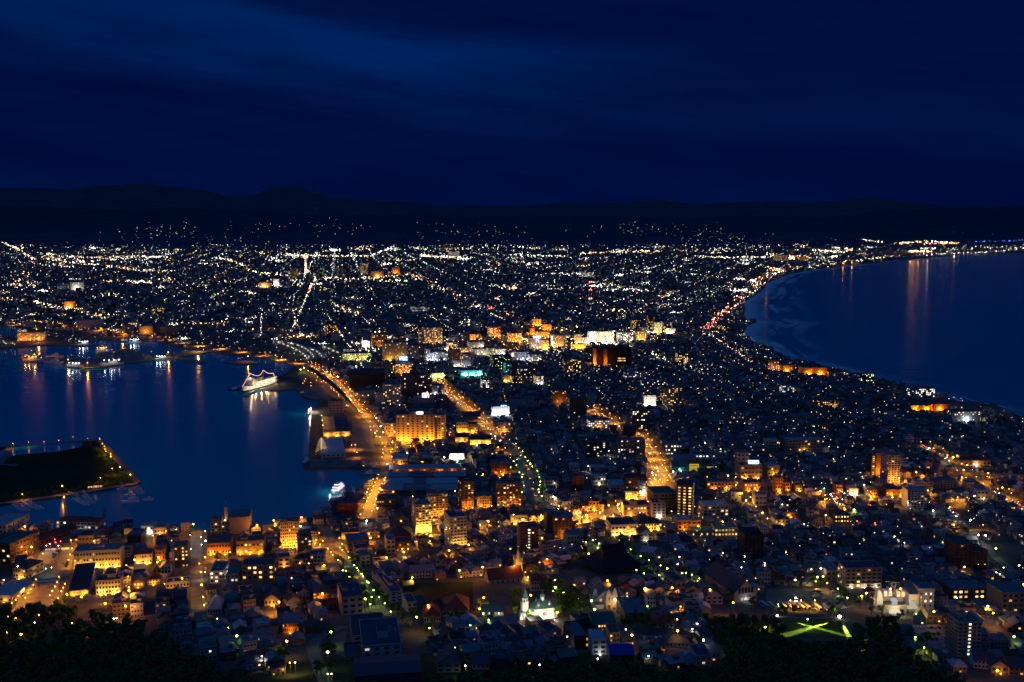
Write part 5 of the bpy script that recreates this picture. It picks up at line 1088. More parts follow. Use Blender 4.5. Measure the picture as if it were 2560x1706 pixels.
# small lit fir by the church
# ---- modern white church with pointed panels and a black cross
p0 = at(*px('7', 890, 428)); rz = math.radians(10); o = tag(put('panel_church', None, None, p0, rz), 'modern white church of tall pointed panels with a black cross', 'church'); ANCH.append(('white church with black cross', p0.x, p0.y))
FOOT.append((p0.x, p0.y + 8, 1, 0, 18, 13)); RECTS.append((1490, 1575, 1468, 1524, p0.y))
def ogive(w_, h, d, x, y):
    pr = [(-w_ / 2, 0), (w_ / 2, 0), (w_ / 2, h * .62), (w_ * .38, h * .8), (w_ * .18, h * .93), (0, h), (-w_ * .18, h * .93), (-w_ * .38, h * .8), (-w_ / 2, h * .62)]
    g = MB(); n = len(pr)
    g.face([(x + a, y - d / 2, b_) for a, b_ in pr]); g.face([(x + a, y + d / 2, b_) for a, b_ in pr][::-1])
    for i in range(n): a, b_ = pr[i], pr[(i + 1) % n]; g.face([(x + b_[0], y - d / 2, b_[1]), (x + a[0], y - d / 2, a[1]), (x + a[0], y + d / 2, a[1]), (x + b_[0], y + d / 2, b_[1])])
    return g
ogive(5, 15, .8, 0, 0).build('front_panel', wh, o)
ogive(4, 15, .8, -9.5, 5).build('side_panel', wh, o); ogive(4, 15, .8, 5.5, 3).build('side_panel', wh, o)
g = MB(); g.box(0, 0, 6.0, .35, 1.2, 4, 0); g.box(0, 0, 8.2, 2, 1.2, .35, 0); g.build('cross', pmat('black_iron', (.02, .02, .02), .5), o)
g = MB(); g.box(0, -.02, 0, 2.6, 1.0, 3.2, 0); g.build('door', wall('brown'), o)
g = MB(); g.box(-2, 12, -2, 16, 16, 9, 0); g.box(11, 10, -2, 10, 14, 7.5, 0); g.box(-7, 2, -2, 6, 5, 6, 0); b1 = g.build('wall', wh, o)
g = MB(); g.gable(-2, 12, 0, 17, 17, 7.01, 6, 0, 'y', .3, 0, 1); g.gable(11, 10, 0, 10, 14, 5.51, 3.4, 0, 'y', .5, 0, 1); g.box(-7, 2, 4.01, 6.4, 5.4, .3, 0); g.build('roof', [roofm('grey'), wh], o)
g = MB(); g.box(-5.4, 3.9, 5, 1.8, .4, 4.5, 0); g.build('window', LITW['warm'], o)
g = MB(); g.octa((6.5, -4, 5.5), .5, 0); g.tube([(6.5, -4, -2), (6.5, -4, 5)], .1, 1); g.build('floodlight', [BULB['o'], METAL], o); light(o, (6.3, -4.6, 5.0), 'y', 2600)
# ---- the great dark temple roof
p0 = at(*px('C', 700, 1225)); p1 = at(*px('C', 1190, 1290)); rz = math.radians(20)
cx, cy2 = (at(*px('C', 920, 1180)))[:2]
o = tag(put('temple_hall', None, None, (cx, cy2, ground_h(cx, cy2)), rz), 'temple under an enormous black tiled roof beside the green park', 'temple'); ANCH.append(('enormous black temple roof', cx, cy2))
FOOT.append((cx, cy2, math.cos(rz), math.sin(rz), 27, 24)); RECTS.append((1468, 1604, 1383, 1450, cy2 - 20))
g = MB(); g.box(0, 0, -3, 34, 30, 10, 0); g.build('wall', wall('brown'), o)
blk = pmat('black_roof_tiles', (.014, .015, .02), .55, .2, 2.0)
g = MB(); prof = [(24, 22, 6), (19, 17, 8.5), (14, 11, 12.5), (11.5, 6, 17), (11, .01, 22)]
for (a0, b0, z0), (a1, b1_, z1) in zip(prof, prof[1:]):
    q0 = [(-a0, -b0, z0), (a0, -b0, z0), (a0, b0, z0), (-a0, b0, z0)]; q1 = [(-a1, -b1_, z1), (a1, -b1_, z1), (a1, b1_, z1), (-a1, b1_, z1)]
    for i in range(4): j = (i + 1) % 4; g.face([q0[i], q0[j], q1[j], q1[i]])
g.face([(-24, -22, 6), (-24, 22, 6), (24, 22, 6), (24, -22, 6)]); g.box(0, 0, 21.9, 23.5, 1.2, 1.2, 0); g.build('roof', blk, o)
# ---- ropeway station on the right
p0 = at(*px('Q', 620, 1100)); rz = math.radians(2)
o = tag(put('ropeway_station', None, None, p0, rz), 'floodlit white cable car station with pylon frame and two searchlights', 'station'); ANCH.append(('floodlit cable car station', p0.x, p0.y))
FOOT.append((p0.x + 15, p0.y + 12, 1, 0, 38, 22)); RECTS.append((2188, 2345, 1455, 1535, p0.y))
k_ = 2489 / 730 / 1.0 / 3.3  # metres per enlarged pixel handled below
def qx(x): return (x - 620) / 9.8 / 3.35
def qz(y): return (1110 - y) / 9.8 / 3.2
for nm_, x0, x1, yt_, ym_, yb_, yl_ in (('left', 460, 668, 560, 690, 828, 875), ('middle', 795, 1000, 590, 705, 850, 900)):
    xm, ww = qx((x0 + x1) / 2), qx(x1) - qx(x0)
    for k2 in (-.29, .29): g = MB(); g.box(xm + k2 * ww, 3.4, qz(ym_), ww * .40, 7, qz(yt_) - qz(ym_), 0); g.build('upper_block', wh, o)
    g = MB(); g.box(xm, 4.4, qz(ym_) - .3, ww * .96, 7, qz(yt_) - qz(ym_) - 1.0, 0); g.build('upper_recess', wall('grey'), o)
    g = MB(); g.box(xm, 4.6, qz(yb_), ww * .84, 6, qz(ym_) - qz(yb_) - .35, 0); g.build('brick_storey', wall('tan'), o)
    g = MB(); g.box(xm, 3.6, qz(yl_), ww * 1.06, 8, qz(yb_) - qz(yl_) - .05, 0); g.build('ledge', wall('dark'), o)
g = MB(); g.box(qx(345), 2, -1, 5, 6, qz(720) + 1, 0); ogi = [(-2, qz(720)), (2, qz(720)), (2, qz(640)), (.5, qz(540)), (-2, qz(490))]
g.face([(qx(345) + a, -.9, b_) for a, b_ in ogi]); g.face([(qx(345) + a, 4.9, b_) for a, b_ in ogi][::-1])
for i in range(5): a, b_ = ogi[i], ogi[(i + 1) % 5]; g.face([(qx(345) + b_[0], -.9, b_[1]), (qx(345) + a[0], -.9, a[1]), (qx(345) + a[0], 4.9, a[1]), (qx(345) + b_[0], 4.9, b_[1])])
g.build('pointed_wing_wall', wh, o)
g = MB(); g.box(qx(740), 6, -1, qx(1000) - qx(400), 16, qz(900) + 1, 0); g.build('lower_hall', wall('cream'), o)
g = MB(); g.box(qx(730), -2.4, .2, qx(900) - qx(600), .5, 3.2, 0); g.build('entrance_glass', LITW['white'], o)
g = MB(); g.box(qx(735), 1.2, qz(890), qx(800) - qx(665), 5, qz(770) - qz(890), 0); g.build('cabin_bay', LITW['cool'], o)
g = MB(); g.box(qx(1290), 10, -1, qx(1410) - qx(1130), 16, qz(670) + 1, 0); g.build('side_hall', wh, o)
g = MB(); A_ = qx(1290); w2 = qx(1410) - qx(1130); g.face([(A_ - w2 / 2, 2, qz(670)), (A_ + w2 / 2, 2, qz(670)), (A_ + w2 / 2, 18, qz(500)), (A_ - w2 / 2, 18, qz(500))]); g.face([(A_ - w2 / 2, 18, qz(500)), (A_ + w2 / 2, 18, qz(500)), (A_ + w2 / 2, 18, qz(670)), (A_ - w2 / 2, 18, qz(670))])
g.build('side_roof', roofm('blue'), o)
g = MB(); g.box(qx(1600), 9, -1, qx(1790) - qx(1400), 15, qz(520) + 1, 0, top=1); ob = g.build('office_block', [wall('pink'), roofm('blue')], o)
for x, y, lit in ((1450, 660, 'dark'), (1580, 660, 'white'), (1710, 660, 'white'), (1450, 750, 'warm'), (1700, 750, 'dark'), (1450, 845, 'warm'), (1570, 845, 'white'), (1705, 845, 'white'), (1440, 960, 'dark'), (1565, 960, 'dark'), (1700, 955, 'dark')):
    window(ob, qx(x), 1.48, qz(y) - 1, 1.4, 2.0, 0, lit)
g = MB(); g.box(qx(1270), 1.9, qz(790), qx(1355) - qx(1190), .4, qz(720) - qz(790), 0); g.build('window', LITW['warm'], o)
g = MB()
for x in (680, 790): g.tube([(qx(x), 3, qz(870)), (qx(x), 3, qz(360))], .28, 0)
g.tube([(qx(530), 3, qz(350)), (qx(940), 3, qz(390))], .3, 0); g.tube([(qx(680), 3, qz(560)), (qx(790), 3, qz(430))], .18, 0); g.tube([(qx(680), 3, qz(430)), (qx(790), 3, qz(560))], .18, 0)
g.tube([(qx(680), 3, qz(480)), (qx(790), 3, qz(480))], .2, 0); g.build('pylon_frame', METAL, o)
for x in (620, 870):
    g = MB(); g.octa((qx(x), -.4, qz(500)), .75, 0); g.build('searchlight', BULB['y'], o); light(o, (qx(x), -4.5, qz(500)), 'y', 1100)
for x, y, pw in ((560, 700, 950), (900, 700, 950), (735, 960, 1200), (345, 700, 950), (1250, 800, 600), (1600, 800, 420)): light(o, (qx(x), -6, qz(y)), 'w', pw)
g = MB(); g.box(qx(1200), 0.4, qz(1010), 9, 3, qz(960) - qz(1010), 0); g.box(qx(1210), .4, qz(950), 3, 3, qz(860) - qz(950), 0); g.build('lit_kiosk', LITW['white'], o)
# chapel with glowing roof below the station
p1 = at(*px('Q', 1360, 1380)); o = tag(put('chapel', None, None, p1, math.radians(-28)), 'small grey chapel with a glowing skylight roof below the cable car station', 'chapel'); FOOT.append((p1.x, p1.y + 4, 1, 0, 8, 8))
g = MB(); g.box(0, 4, -3, 9, 10, 9, 0); g.build('wall', wall('teal'), o)
g = MB(); g.gable(0, 4, 0, 9, 10, 6.01, 6, 0, 'y', .4, 0, 1); g.build('roof', [pmat('pale_roof_panels', (.42, .40, .26), .5), wall('teal')], o)
g = MB(); g.octa((-2.5, -2.5, 8.5), .3, 0); g.build('floodlight', BULB['g'], o); light(o, (-5.5, 1, 12), 'g', 500); window(o, 2, -1.02, 1, 1.4, 1.4, 0, 'orange')
# gabled glass front of the sports hall
q0, W_, D_, h_ = 0, 0, 0, 0
# ---- memorial ship dressed in lights
p0 = at(606, 972, 6); p1 = at(690, 948, 6); L = (p1 - p0).length; rz = math.atan2(p1.y - p0.y, p1.x - p0.x); mid = (p0 + p1) / 2
o = tag(put('memorial_ship', None, None, (mid.x, mid.y, 0), rz), 'large white ferry dressed with strings of lights at the quay', 'ship'); ANCH.append(('ferry dressed in lights', mid.x, mid.y))
def hull(g, L, bw, z0, z1, mi=0, sheer=1.5, flare=.8):
    st = [(-.5, .02), (-.46, .35), (-.38, .75), (-.25, 1), (.25, 1), (.42, .9), (.49, .6), (.5, .5)]
    rows = [[(x * L * (1.0 if zz > z0 else .96), s_ * y * bw / 2 * (1 if zz > z0 else flare), zz + (sheer * max(0, -x - .25) * 4 if zz > z0 else 0)) for x, y in st] for s_ in (1, -1) for zz in (z0, z1)]
    a, b_, c_, d_ = rows
    for i in range(len(st) - 1):
        g.face([a[i + 1], a[i], b_[i], b_[i + 1]], mi); g.face([c_[i], c_[i + 1], d_[i + 1], d_[i]], mi); g.face([b_[i], d_[i], d_[i + 1], b_[i + 1]], mi)
    g.face([a[0], c_[0], d_[0], b_[0]], mi); g.face([c_[-1], a[-1], b_[-1], d_[-1]], mi)
sw = pmat('ship_white', (.78, .77, .74), .5, .08); sb = pmat('ship_black', (.02, .022, .03), .5, .1)
g = MB(); hull(g, L, 19, -1, 3.2, 0, 0); g.build('lower_hull', sb, o)
g = MB(); hull(g, L, 19.2, 3.2, 8.5, 0, 3); g.build('upper_hull', sw, o)
g = MB(); g.box(L * .06, 0, 8.5, L * .68, 16, 6, 0); g.box(-L * .24, 0, 14.5, L * .13, 17, 6.5, 0); g.box(-L * .25, 0, 21, L * .06, 12, 3, 0); g.build('deckhouse', sw, o)
for i in range(22):
    g = MB(); g.box(-L * .25 + i * L * .028, -8.1, 10.5, L * .015, .25, 1.6, 0); g.build('porthole_window', LITW['white'], o)
g = MB(); g.box(L * .02, 0, 14.5, 9, 6, 8, 0); g.box(L * .02, 0, 21, 9.2, 6.2, 1.6, 1); g.build('funnel', [sw, wall('dark')], o)
masts = [(-L * .27, 34), (L * .12, 33), (L * .42, 22)]
for x, z in masts: g = MB(); g.tube([(x, 0, 8), (x, 0, z)], .55, 0, 6, .25); g.build('mast', sw, o)
cat_ = [(-L * .5, 0, 12), (-L * .27, 0, 34), (-L * .1, 0, 26), (L * .02, 0, 25), (L * .12, 0, 33), (L * .27, 0, 24), (L * .42, 0, 22), (L * .49, 0, 9)]
pts = []
for a, b_ in zip(cat_, cat_[1:]):
    for i in range(6): t = i / 6; pts.append((a[0] + (b_[0] - a[0]) * t, 0, a[2] + (b_[2] - a[2]) * t - 3.0 * t * (1 - t)))
pts.append(cat_[-1]); SHIPL = emat('string_lights', (1.0, .66, .28), 2.2)
bulbs_on(o, 'light_string', pts, 'w', .30, 5, SHIPL); bulbs_on(o, 'light_string', [(-L * .18, -8.4, 15.2), (L * .42, -8.4, 15.2)], 'w', .30, 5, SHIPL)
bulbs_on(o, 'light_string', [(-L * .27, -8, 22), (-L * .18, -8, 15)], 'w', .35, 5, SHIPL)
for x in (-.42, -.3, -.15, 0, .15, .3): light(o, (x * L, -15, 7), 'w', 4200, .8)
for x in (-.3, -.1, .1, .3): light(o, (x * L, -11.5, 14), 'y', 2600, .8)
light(o, (-L * .3, -2, 27), 'w', 3000)
# gangway quay in front of it
gq = gpts([(608, 986), (640, 972), (672, 964), (700, 962), (705, 975), (668, 975), (648, 973), (614, 992)])
g = MB(); sheet(g, gq, 1.85, 0, -3); tag(g.build('pier_ground', [QUAYM, QUAYM]), kind='structure')
# ---- star fort tower far away
p0 = at(765, 684); o = tag(put('observation_tower', None, None, p0), 'tall white observation tower with flared lit head, far across town', 'tower'); ANCH.append(('far white observation tower', p0.x, p0.y))
g = MB(); g.lathe(0, 0, [(9, 0), (7, 40), (6.5, 86)], 0, 5); g.build('shaft', emat('floodlit_shaft', (1, .88, .66), .75) if False else pmat('tower_concrete', (.75, .72, .66), .8, .05), o)
g = MB(); g.lathe(0, 0, [(6.5, 86), (15, 94), (16.5, 98)], 0, 10); g.build('tower_head', pmat('tower_concrete', (.75, .72, .66), .8, .05), o)
g = MB(); g.lathe(0, 0, [(16.5, 98), (16.5, 102), (.01, 102)], 0, 10); g.build('lookout_window', emat('lookout_glow', (1, .62, .35), 2.5), o)
g = MB(); g.tube([(0, 0, 102), (0, 0, 112)], .8, 0); g.build('mast', METAL, o)
for a in (-1, 1, 0): light(o, (a * 26, -40, 8), 'w', 90000, 1.5)
light(o, (0, -38, 60), 'w', 60000, 1.5)
# ---- red and white broadcasting mast
p0 = at(*px('K', 722, 1240)); o = tag(put('radio_mast', None, None, (p0.x, p0.y + 8, p0.z)), 'red and white lattice radio mast with glowing red lamps', 'mast')
for i in range(6):
    g = MB(); z0, z1 = 20 + i * 14, 34 + i * 14; r0, r1 = 6 - i * .8, 5.2 - i * .8
    for a in range(4):
        t = a * math.pi / 2 + .78; t2 = t + math.pi / 2
        g.tube([(r0 * math.cos(t), r0 * math.sin(t), z0), (r1 * math.cos(t), r1 * math.sin(t), z1)], .35, 0, 4)
        g.tube([(r0 * math.cos(t), r0 * math.sin(t), z0), (r1 * math.cos(t2), r1 * math.sin(t2), z1)], .22, 0, 4)
    g.build('mast_section', wall('red') if i % 2 else wall('white'), o)
for z, r in ((44, 2.4), (75, 1.5), (104, 2.0)):
    g = MB(); g.octa((3, -4, z), r, 0); g.octa((-4, -4, z), r, 0); g.build('beacon_lamp', BULB['r'], o)
# ---- dark civic hall with orange uplit fins
p0 = at(*px('N', 890, 850)); p1 = at(*px('N', 1470, 850)); h = z_for(p0.y, px('N', 0, 560)[1]) - p0.z; W = p1.x - p0.x
o = tag(put('civic_hall', None, None, ((p0.x + p1.x) / 2, p0.y + 25, p0.z), math.radians(0)), 'massive black hall with two tall orange uplit piers', 'hall'); ANCH.append(('massive black hall', (p0.x + p1.x) / 2, p0.y))
FOOT.append(((p0.x + p1.x) / 2, p0.y + 25, 1, 0, W / 2, 25)); RECTS.append((1482, 1578, 870, 918, p0.y))
g = MB(); g.box(W * .18, 0, -1, W * .64, 50, h + 1, 0); g.box(-W * .33, 8, -1, W * .36, 34, h * .96 + 1, 0); g.build('wall', wall('black'), o)
pier = pmat('ribbed_brick', (.42, .18, .06), .8, .1)
for x, y, w_ in ((-W * .46, -12, W * .09), (-W * .19, -29, W * .09)):
    g = MB(); g.box(x, y, -1, w_, 7, h * .95 + 1, 0); g.build('pier', pier, o)
    g = MB(); g.octa((x, y - 8, 1.5), .8, 0); g.build('floodlight', BULB['o'], o); light(o, (x, y - 8, 3), 'o', 16000, .6); light(o, (x, y - 12, 14), 'o', 9000, .6)
for r_ in range(2):
    for i in range(8): g = MB(); g.box(W * (.15 + i * .028), -25.15, h * (.30 + r_ * .12), W * .016, .4, 2.4, 0); g.build('window', LITW['warm'], o)
# ---- signs
def sign(label, reg, x0, x1, y0, y1, depth_y, mats, text=None, tmat=None, frame=True):
    """lit sign board standing at world depth depth_y"""
    a = px(reg, x0, y0); b_ = px(reg, x1, y1); cxp = (a[0] + b_[0]) / 2
    z1 = z_for(depth_y, a[1]); z0 = z_for(depth_y, b_[1]); f = depth_y * CP - (z0 - CAMZ) * SP
    xl, xr = (a[0] - 1280) / FPX * f, (b_[0] - 1280) / FPX * f
    o = tag(put('roof_sign', None, None, ((xl + xr) / 2, depth_y, z0)), label, 'sign'); W, H = xr - xl, z1 - z0
    g = MB(); g.box(0, 0, 0, W, .8, H, 0); g.build('sign_board', mats, o)
    g = MB()
    for s_ in (-.35, .35): g.tube([(s_ * W, .6, -4), (s_ * W, .6, 0)], .2, 0)
    g.build('bracket', METAL, o)
    return o, W, H
def strokes(o, name, segs, W, H, r, m_):
    for s_ in segs: g = MB(); g.tube([((x - .5) * W, -.75, z * H) for x, z in s_], r, 0, 5); g.build(name, m_, o)
yb = at(*px('F', 1560, 985)).y + 8
o, W, H = sign('pink neon roof sign with a white N in a rounded square', 'F', 1530, 1588, 858, 912, yb, pmat('sign_backing', (.25, .02, .06), .5))
PINK = emat('pink_neon', (1.0, .30, .42), 9); WNEON = emat('white_neon', (1.0, .9, .85), 9)
strokes(o, 'neon_frame', [[(.04, .04), (.96, .04)], [(.96, .04), (.96, .96)], [(.96, .96), (.04, .96)], [(.04, .96), (.04, .04)]], W, H, W * .07, PINK)
strokes(o, 'neon_letter', [[(.30, .2), (.36, .8)], [(.36, .8), (.56, .25)], [(.56, .25), (.72, .85)]], W, H, W * .055, WNEON)
light(o, (0, -5, H * .3), 'r', 2500, .5)
yb = at(*px('F', 1355, 685)).y + 10
o, W, H = sign('blue lit roof sign with white block letters', 'F', 1315, 1395, 520, 558, yb, emat('blue_sign', (.06, .30, 1.0), 1.6))
WB = emat('sign_white', (.85, .95, 1.0), 6)
strokes(o, 'sign_letter', [[(.14, .2), (.14, .8)], [(.14, .8), (.30, .8)], [(.14, .5), (.26, .5)], [(.42, .8), (.62, .8)], [(.42, .8), (.42, .2)], [(.42, .2), (.62, .2)], [(.62, .2), (.62, .5)], [(.74, .8), (.92, .8)], [(.74, .2), (.92, .2)], [(.74, .2), (.74, .8)]], W, H, H * .075, WB)
light(o, (0, -6, -1), 'b', 6000, .6)
yb = at(*px('F', 1500, 1310)).y + 4
o, W, H = sign('small white lit sign on the resort hotel roof', 'F', 1475, 1535, 1030, 1050, yb, emat('hotel_sign', (.9, .95, 1.0), 4))
yb = at(*px('M', 2200, 685)).y + 8
o, W, H = sign('bright blue and white roof sign over the entertainment quarter', 'M', 2150, 2300, 430, 500, yb, emat('blue_sign', (.06, .30, 1.0), 1.6)); strokes(o, 'sign_letter', [[(.1, .3), (.3, .7)], [(.4, .3), (.55, .75)], [(.6, .3), (.9, .3)], [(.6, .7), (.9, .7)]], W, H, H * .1, WB); light(o, (0, -6, -2), 'b', 9000, .8)
yb = at(*px('F', 2290, 1058)).y + 6
o, W, H = sign('row of three blue white letters on the dazzling white store', 'F', 2250, 2305, 965, 1000, yb, emat('blue_sign', (.06, .30, 1.0), 1.6)); strokes(o, 'sign_letter', [[(.15, .2), (.15, .8)], [(.5, .2), (.5, .8)], [(.85, .2), (.85, .8)], [(.05, .5), (.95, .5)]], W, H, H * .09, WB)
yb = at(*px('C', 2200, 360)).y + 12
o, W, H = sign('long blue white lit sign on the tan hospital roof', 'C', 2172, 2268, 188, 226, yb, emat('pale_blue_sign', (.45, .75, 1.0), 2.6)); strokes(o, 'sign_letter', [[(.06, .75), (.94, .75)], [(.06, .3), (.94, .3)]], W, H, H * .1, WB)
yb = at(*px('C', 1672, 300)).y
o, W, H = sign('tall yellow shop board with dark lettering beside the avenue', 'C', 1630, 1716, 222, 286, yb, emat('yellow_board', (.85, .62, .08), .55)); strokes(o, 'sign_letter', [[(.1, .75), (.9, .75)], [(.1, .3), (.25, .3)], [(.35, .3), (.5, .3)], [(.6, .2), (.6, .4)], [(.8, .2), (.8, .4)]], W, H, H * .05, wall('dark'))
yb = at(*px('C', 1820, 290)).y
o, W, H = sign('small yellow shop board among dark roofs', 'C', 1790, 1850, 246, 274, yb, emat('yellow_board', (.85, .62, .08), .55)); strokes(o, 'sign_letter', [[(.15, .5), (.85, .5)]], W, H, H * .06, wall('brown'))
yb = at(*px('A', 1180, 910)).y
o, W, H = sign('plain white lit billboard by the quay', 'A', 1140, 1222, 812, 868, yb, wall('cream')); light(o, (0, -5, -1), 'y', 700)
yb = at(*px('G', 1260, 970)).y
# ---- tall lit light-string mast at the pier head
p0 = at(*px('F', 605, 1412)); o = tag(put('light_mast', None, None, p0), 'mast with slanting strings of golden lights at the pier head', 'light mast'); ANCH.append(('mast with golden light strings', p0.x, p0.y))
g = MB(); g.tube([(0, 0, 0), (0, 0, 24)], .4, 0, 6, .15); g.build('pole', METAL, o); GS = emat('gold_strings', (1, .55, .18), 2.2); bulbs_on(o, 'light_string', [(0, -.8, 1), (0, -.4, 23)], 'y', .28, 5, GS)
for i in range(6):
    z = 7 + i * 2.9
    for s_ in (-1, 1): bulbs_on(o, 'light_string', [(s_ * .4, -.3, z), (s_ * (9 - i * .9), -.8, z - 4.5)], 'y', .11, 4, GS)
light(o, (0, -5, 5), 'y', 2500); light(o, (-5, 3, 12), 'y', 1500)
# ---- brewery chimney
yb = at(*px('A', 2000, 872)).y + 12; q = px('A', 2082, 735); z0 = z_for(yb, q[1]); f = yb * CP - (z0 - CAMZ) * SP; x_ = (q[0] - 1280) / FPX * f; zt = z_for(yb, px('A', 0, 615)[1])
o = tag(put('chimney', None, None, (x_, yb, z0)), 'uplit square chimney with lightning rod on the brewery block', 'chimney'); g = MB(); g.box(0, 0, -6, 3, 3, zt - z0 + 6, 0); g.build('shaft', wall('tan'), o)
g = MB(); g.tube([(0, 0, zt - z0), (0, 0, zt - z0 + 7)], .15, 0); g.build('lightning_rod', METAL, o); light(o, (-.5, -4.5, 1.5), 'y', 900); g = MB(); g.octa((-.5, -4, .8), .5, 0); g.build('floodlight', BULB['w'], o)
# ---- lattice lamp towers on the water's edge
for x, y0, y1, lab, c_ in (('163', 1293, 1244, 'red lattice harbour beacon with orange lamp standing in the water', 'o'), ('262', 1312, 1274, 'thin red flag mast at the end of the white waterfront building', None)):
    p0 = at(float(x), y0); h = z_for(p0.y, y1) - p0.z; o = tag(put('harbour_beacon' if c_ else 'flag_mast', None, None, p0), lab, 'beacon' if c_ else 'mast')
    g = MB()
    for a in range(4):
        t = a * math.pi / 2
        g.tube([(1.4 * math.cos(t), 1.4 * math.sin(t), -3), (.5 * math.cos(t), .5 * math.sin(t), h)], .16, 0, 4)
        for i in range(6):
            f0, f1 = i / 6, (i + 1) / 6; r0, r1 = 1.4 - .9 * f0, 1.4 - .9 * f1; t2 = t + math.pi / 2
            g.tube([(r0 * math.cos(t), r0 * math.sin(t), h * f0), (r1 * math.cos(t2), r1 * math.sin(t2), h * f1)], .09, 0, 4)
    g.build('lattice', wall('red'), o)
    if c_: g = MB(); g.octa((0, 0, h + .6), .8, 0); g.build('lamp_head', BULB[c_], o); light(o, (0, -.9, h - .6), c_, 1500)
# ---- elevated bay road
eh = [2.5, 8, 8, 8, 6, 0.4]
f, Lf, Rt = ribbon([at(a, b_, h_) for (a, b_), h_ in zip(ELEV, eh)], 12, 0.0, None, None, 0.0, raw=True)
tot = [0.0]
for a, b_ in zip(f, f[1:]): tot.append(tot[-1] + math.hypot(b_.x - a.x, b_.y - a.y))
for i in range(len(f)):
    t_ = tot[i] / tot[-1]; z = 2.0 + interp([(0, 2.5), (.14, 8), (.62, 8), (.9, 2.0), (1, .2)], t_)
    f[i].z = Lf[i].z = Rt[i].z = z
o = tag(put('elevated_road', None, None, (0, 0, 0)), 'elevated dual carriageway curving beside the harbour', 'elevated road')
g = MB()
for i in range(len(f) - 1):
    a, b_, c_, d_ = Rt[i], Rt[i + 1], Lf[i + 1], Lf[i]; dn = Vector((0, 0, -1.6))
    g.face([a, b_, c_, d_], 0); g.face([a + dn, b_ + dn, b_, a], 1); g.face([c_ + dn, d_ + dn, d_, c_], 1); g.face([d_ + dn, c_ + dn, b_ + dn, a + dn], 1)
g.build('deck', [ASPH, CONC], o)
for arr in (Lf, Rt):
    g = MB()
    for i in range(len(arr) - 1):
        a, b_ = arr[i], arr[i + 1]; up_ = Vector((0, 0, 1.0)); s_ = (f[i] - arr[i]).normalized() * .3
        g.face([a, b_, b_ + up_, a + up_]); g.face([b_ + s_, a + s_, a + s_ + up_, b_ + s_ + up_]); g.face([a + up_, b_ + up_, b_ + s_ + up_, a + s_ + up_])
    g.build('parapet', CONC, o)
for i in range(1, len(f) - 1, 3):
    g = MB(); p_ = f[i]; g.box(p_.x, p_.y, ground_h(p_.x, p_.y) - .5, 3, 8, max(.6, p_.z - 2 - 1.55 + .5), 0); g.build('pier', CONC, o)
ROADSEG.append(([(p_.x, p_.y) for p_ in f], 16)); ELEVP = f; ELL, ELR = Lf, Rt
# ---- station platforms
for i, s_ in enumerate(('195,395 300,430 400,475 470,520 495,565', '290,405 400,425 480,465 535,510 552,550', '480,455 560,475 610,510 632,545', '610,435 690,465 770,500')):
    nm = 'station_platform'; fp, Lp, Rp = ribbon(zp('F', s_), 9 if i < 3 else 6, 0, None, None, 0.0)
    o = tag(put(nm, None, None, (0, 0, 0)), ['outermost curved station platform with white lit edge', 'second curved station platform with white lit canopy', 'third curved station platform, shorter', 'straight pale platform roof beside the station'][i], 'platform', 'curved station platforms')
    g = MB(); h0, h1 = (0, 1.3)
    for j in range(len(fp) - 1):
        q = [Vector((v.x, v.y, 2 + h1)) for v in (Rp[j], Rp[j + 1], Lp[j + 1], Lp[j])]; g.face(q)
        for a, b_ in ((q[0], q[1]), (q[2], q[3])): g.face([(a.x, a.y, 2), (b_.x, b_.y, 2), b_, a])
    g.build('deck', PAVE, o)
    g = MB()
    for j in range(len(fp) - 1):
        q = [Vector((v.x, v.y, 7)) for v in (Rp[j].lerp(Lp[j], .25), Rp[j + 1].lerp(Lp[j + 1], .25), Lp[j + 1], Lp[j])]; g.face(q); g.face([v + Vector((0, 0, -.3)) for v in q][::-1])
        for a, b_ in ((q[0], q[1]), (q[2], q[3])): g.face([a - Vector((0, 0, .3)), b_ - Vector((0, 0, .3)), b_, a])
    g.build('canopy', roofm('pale'), o)
    for j in range(1, len(fp) - 1, 2):
        a = Rp[j]; g = MB(); g.tube([(Rp[j].x, Rp[j].y, 6.0), (Rp[j + 1].x, Rp[j + 1].y, 6.0)], .35, 0, 4); g.build('platform_light', emat('platform_tubes', (1, .85, .55), 3.0), o)
        if j % 4 == 1: light(o, (a.x, a.y - 3, 5.0), 'w', 1500)
    ROADSEG.append(([(p_.x, p_.y) for p_ in fp], 14))
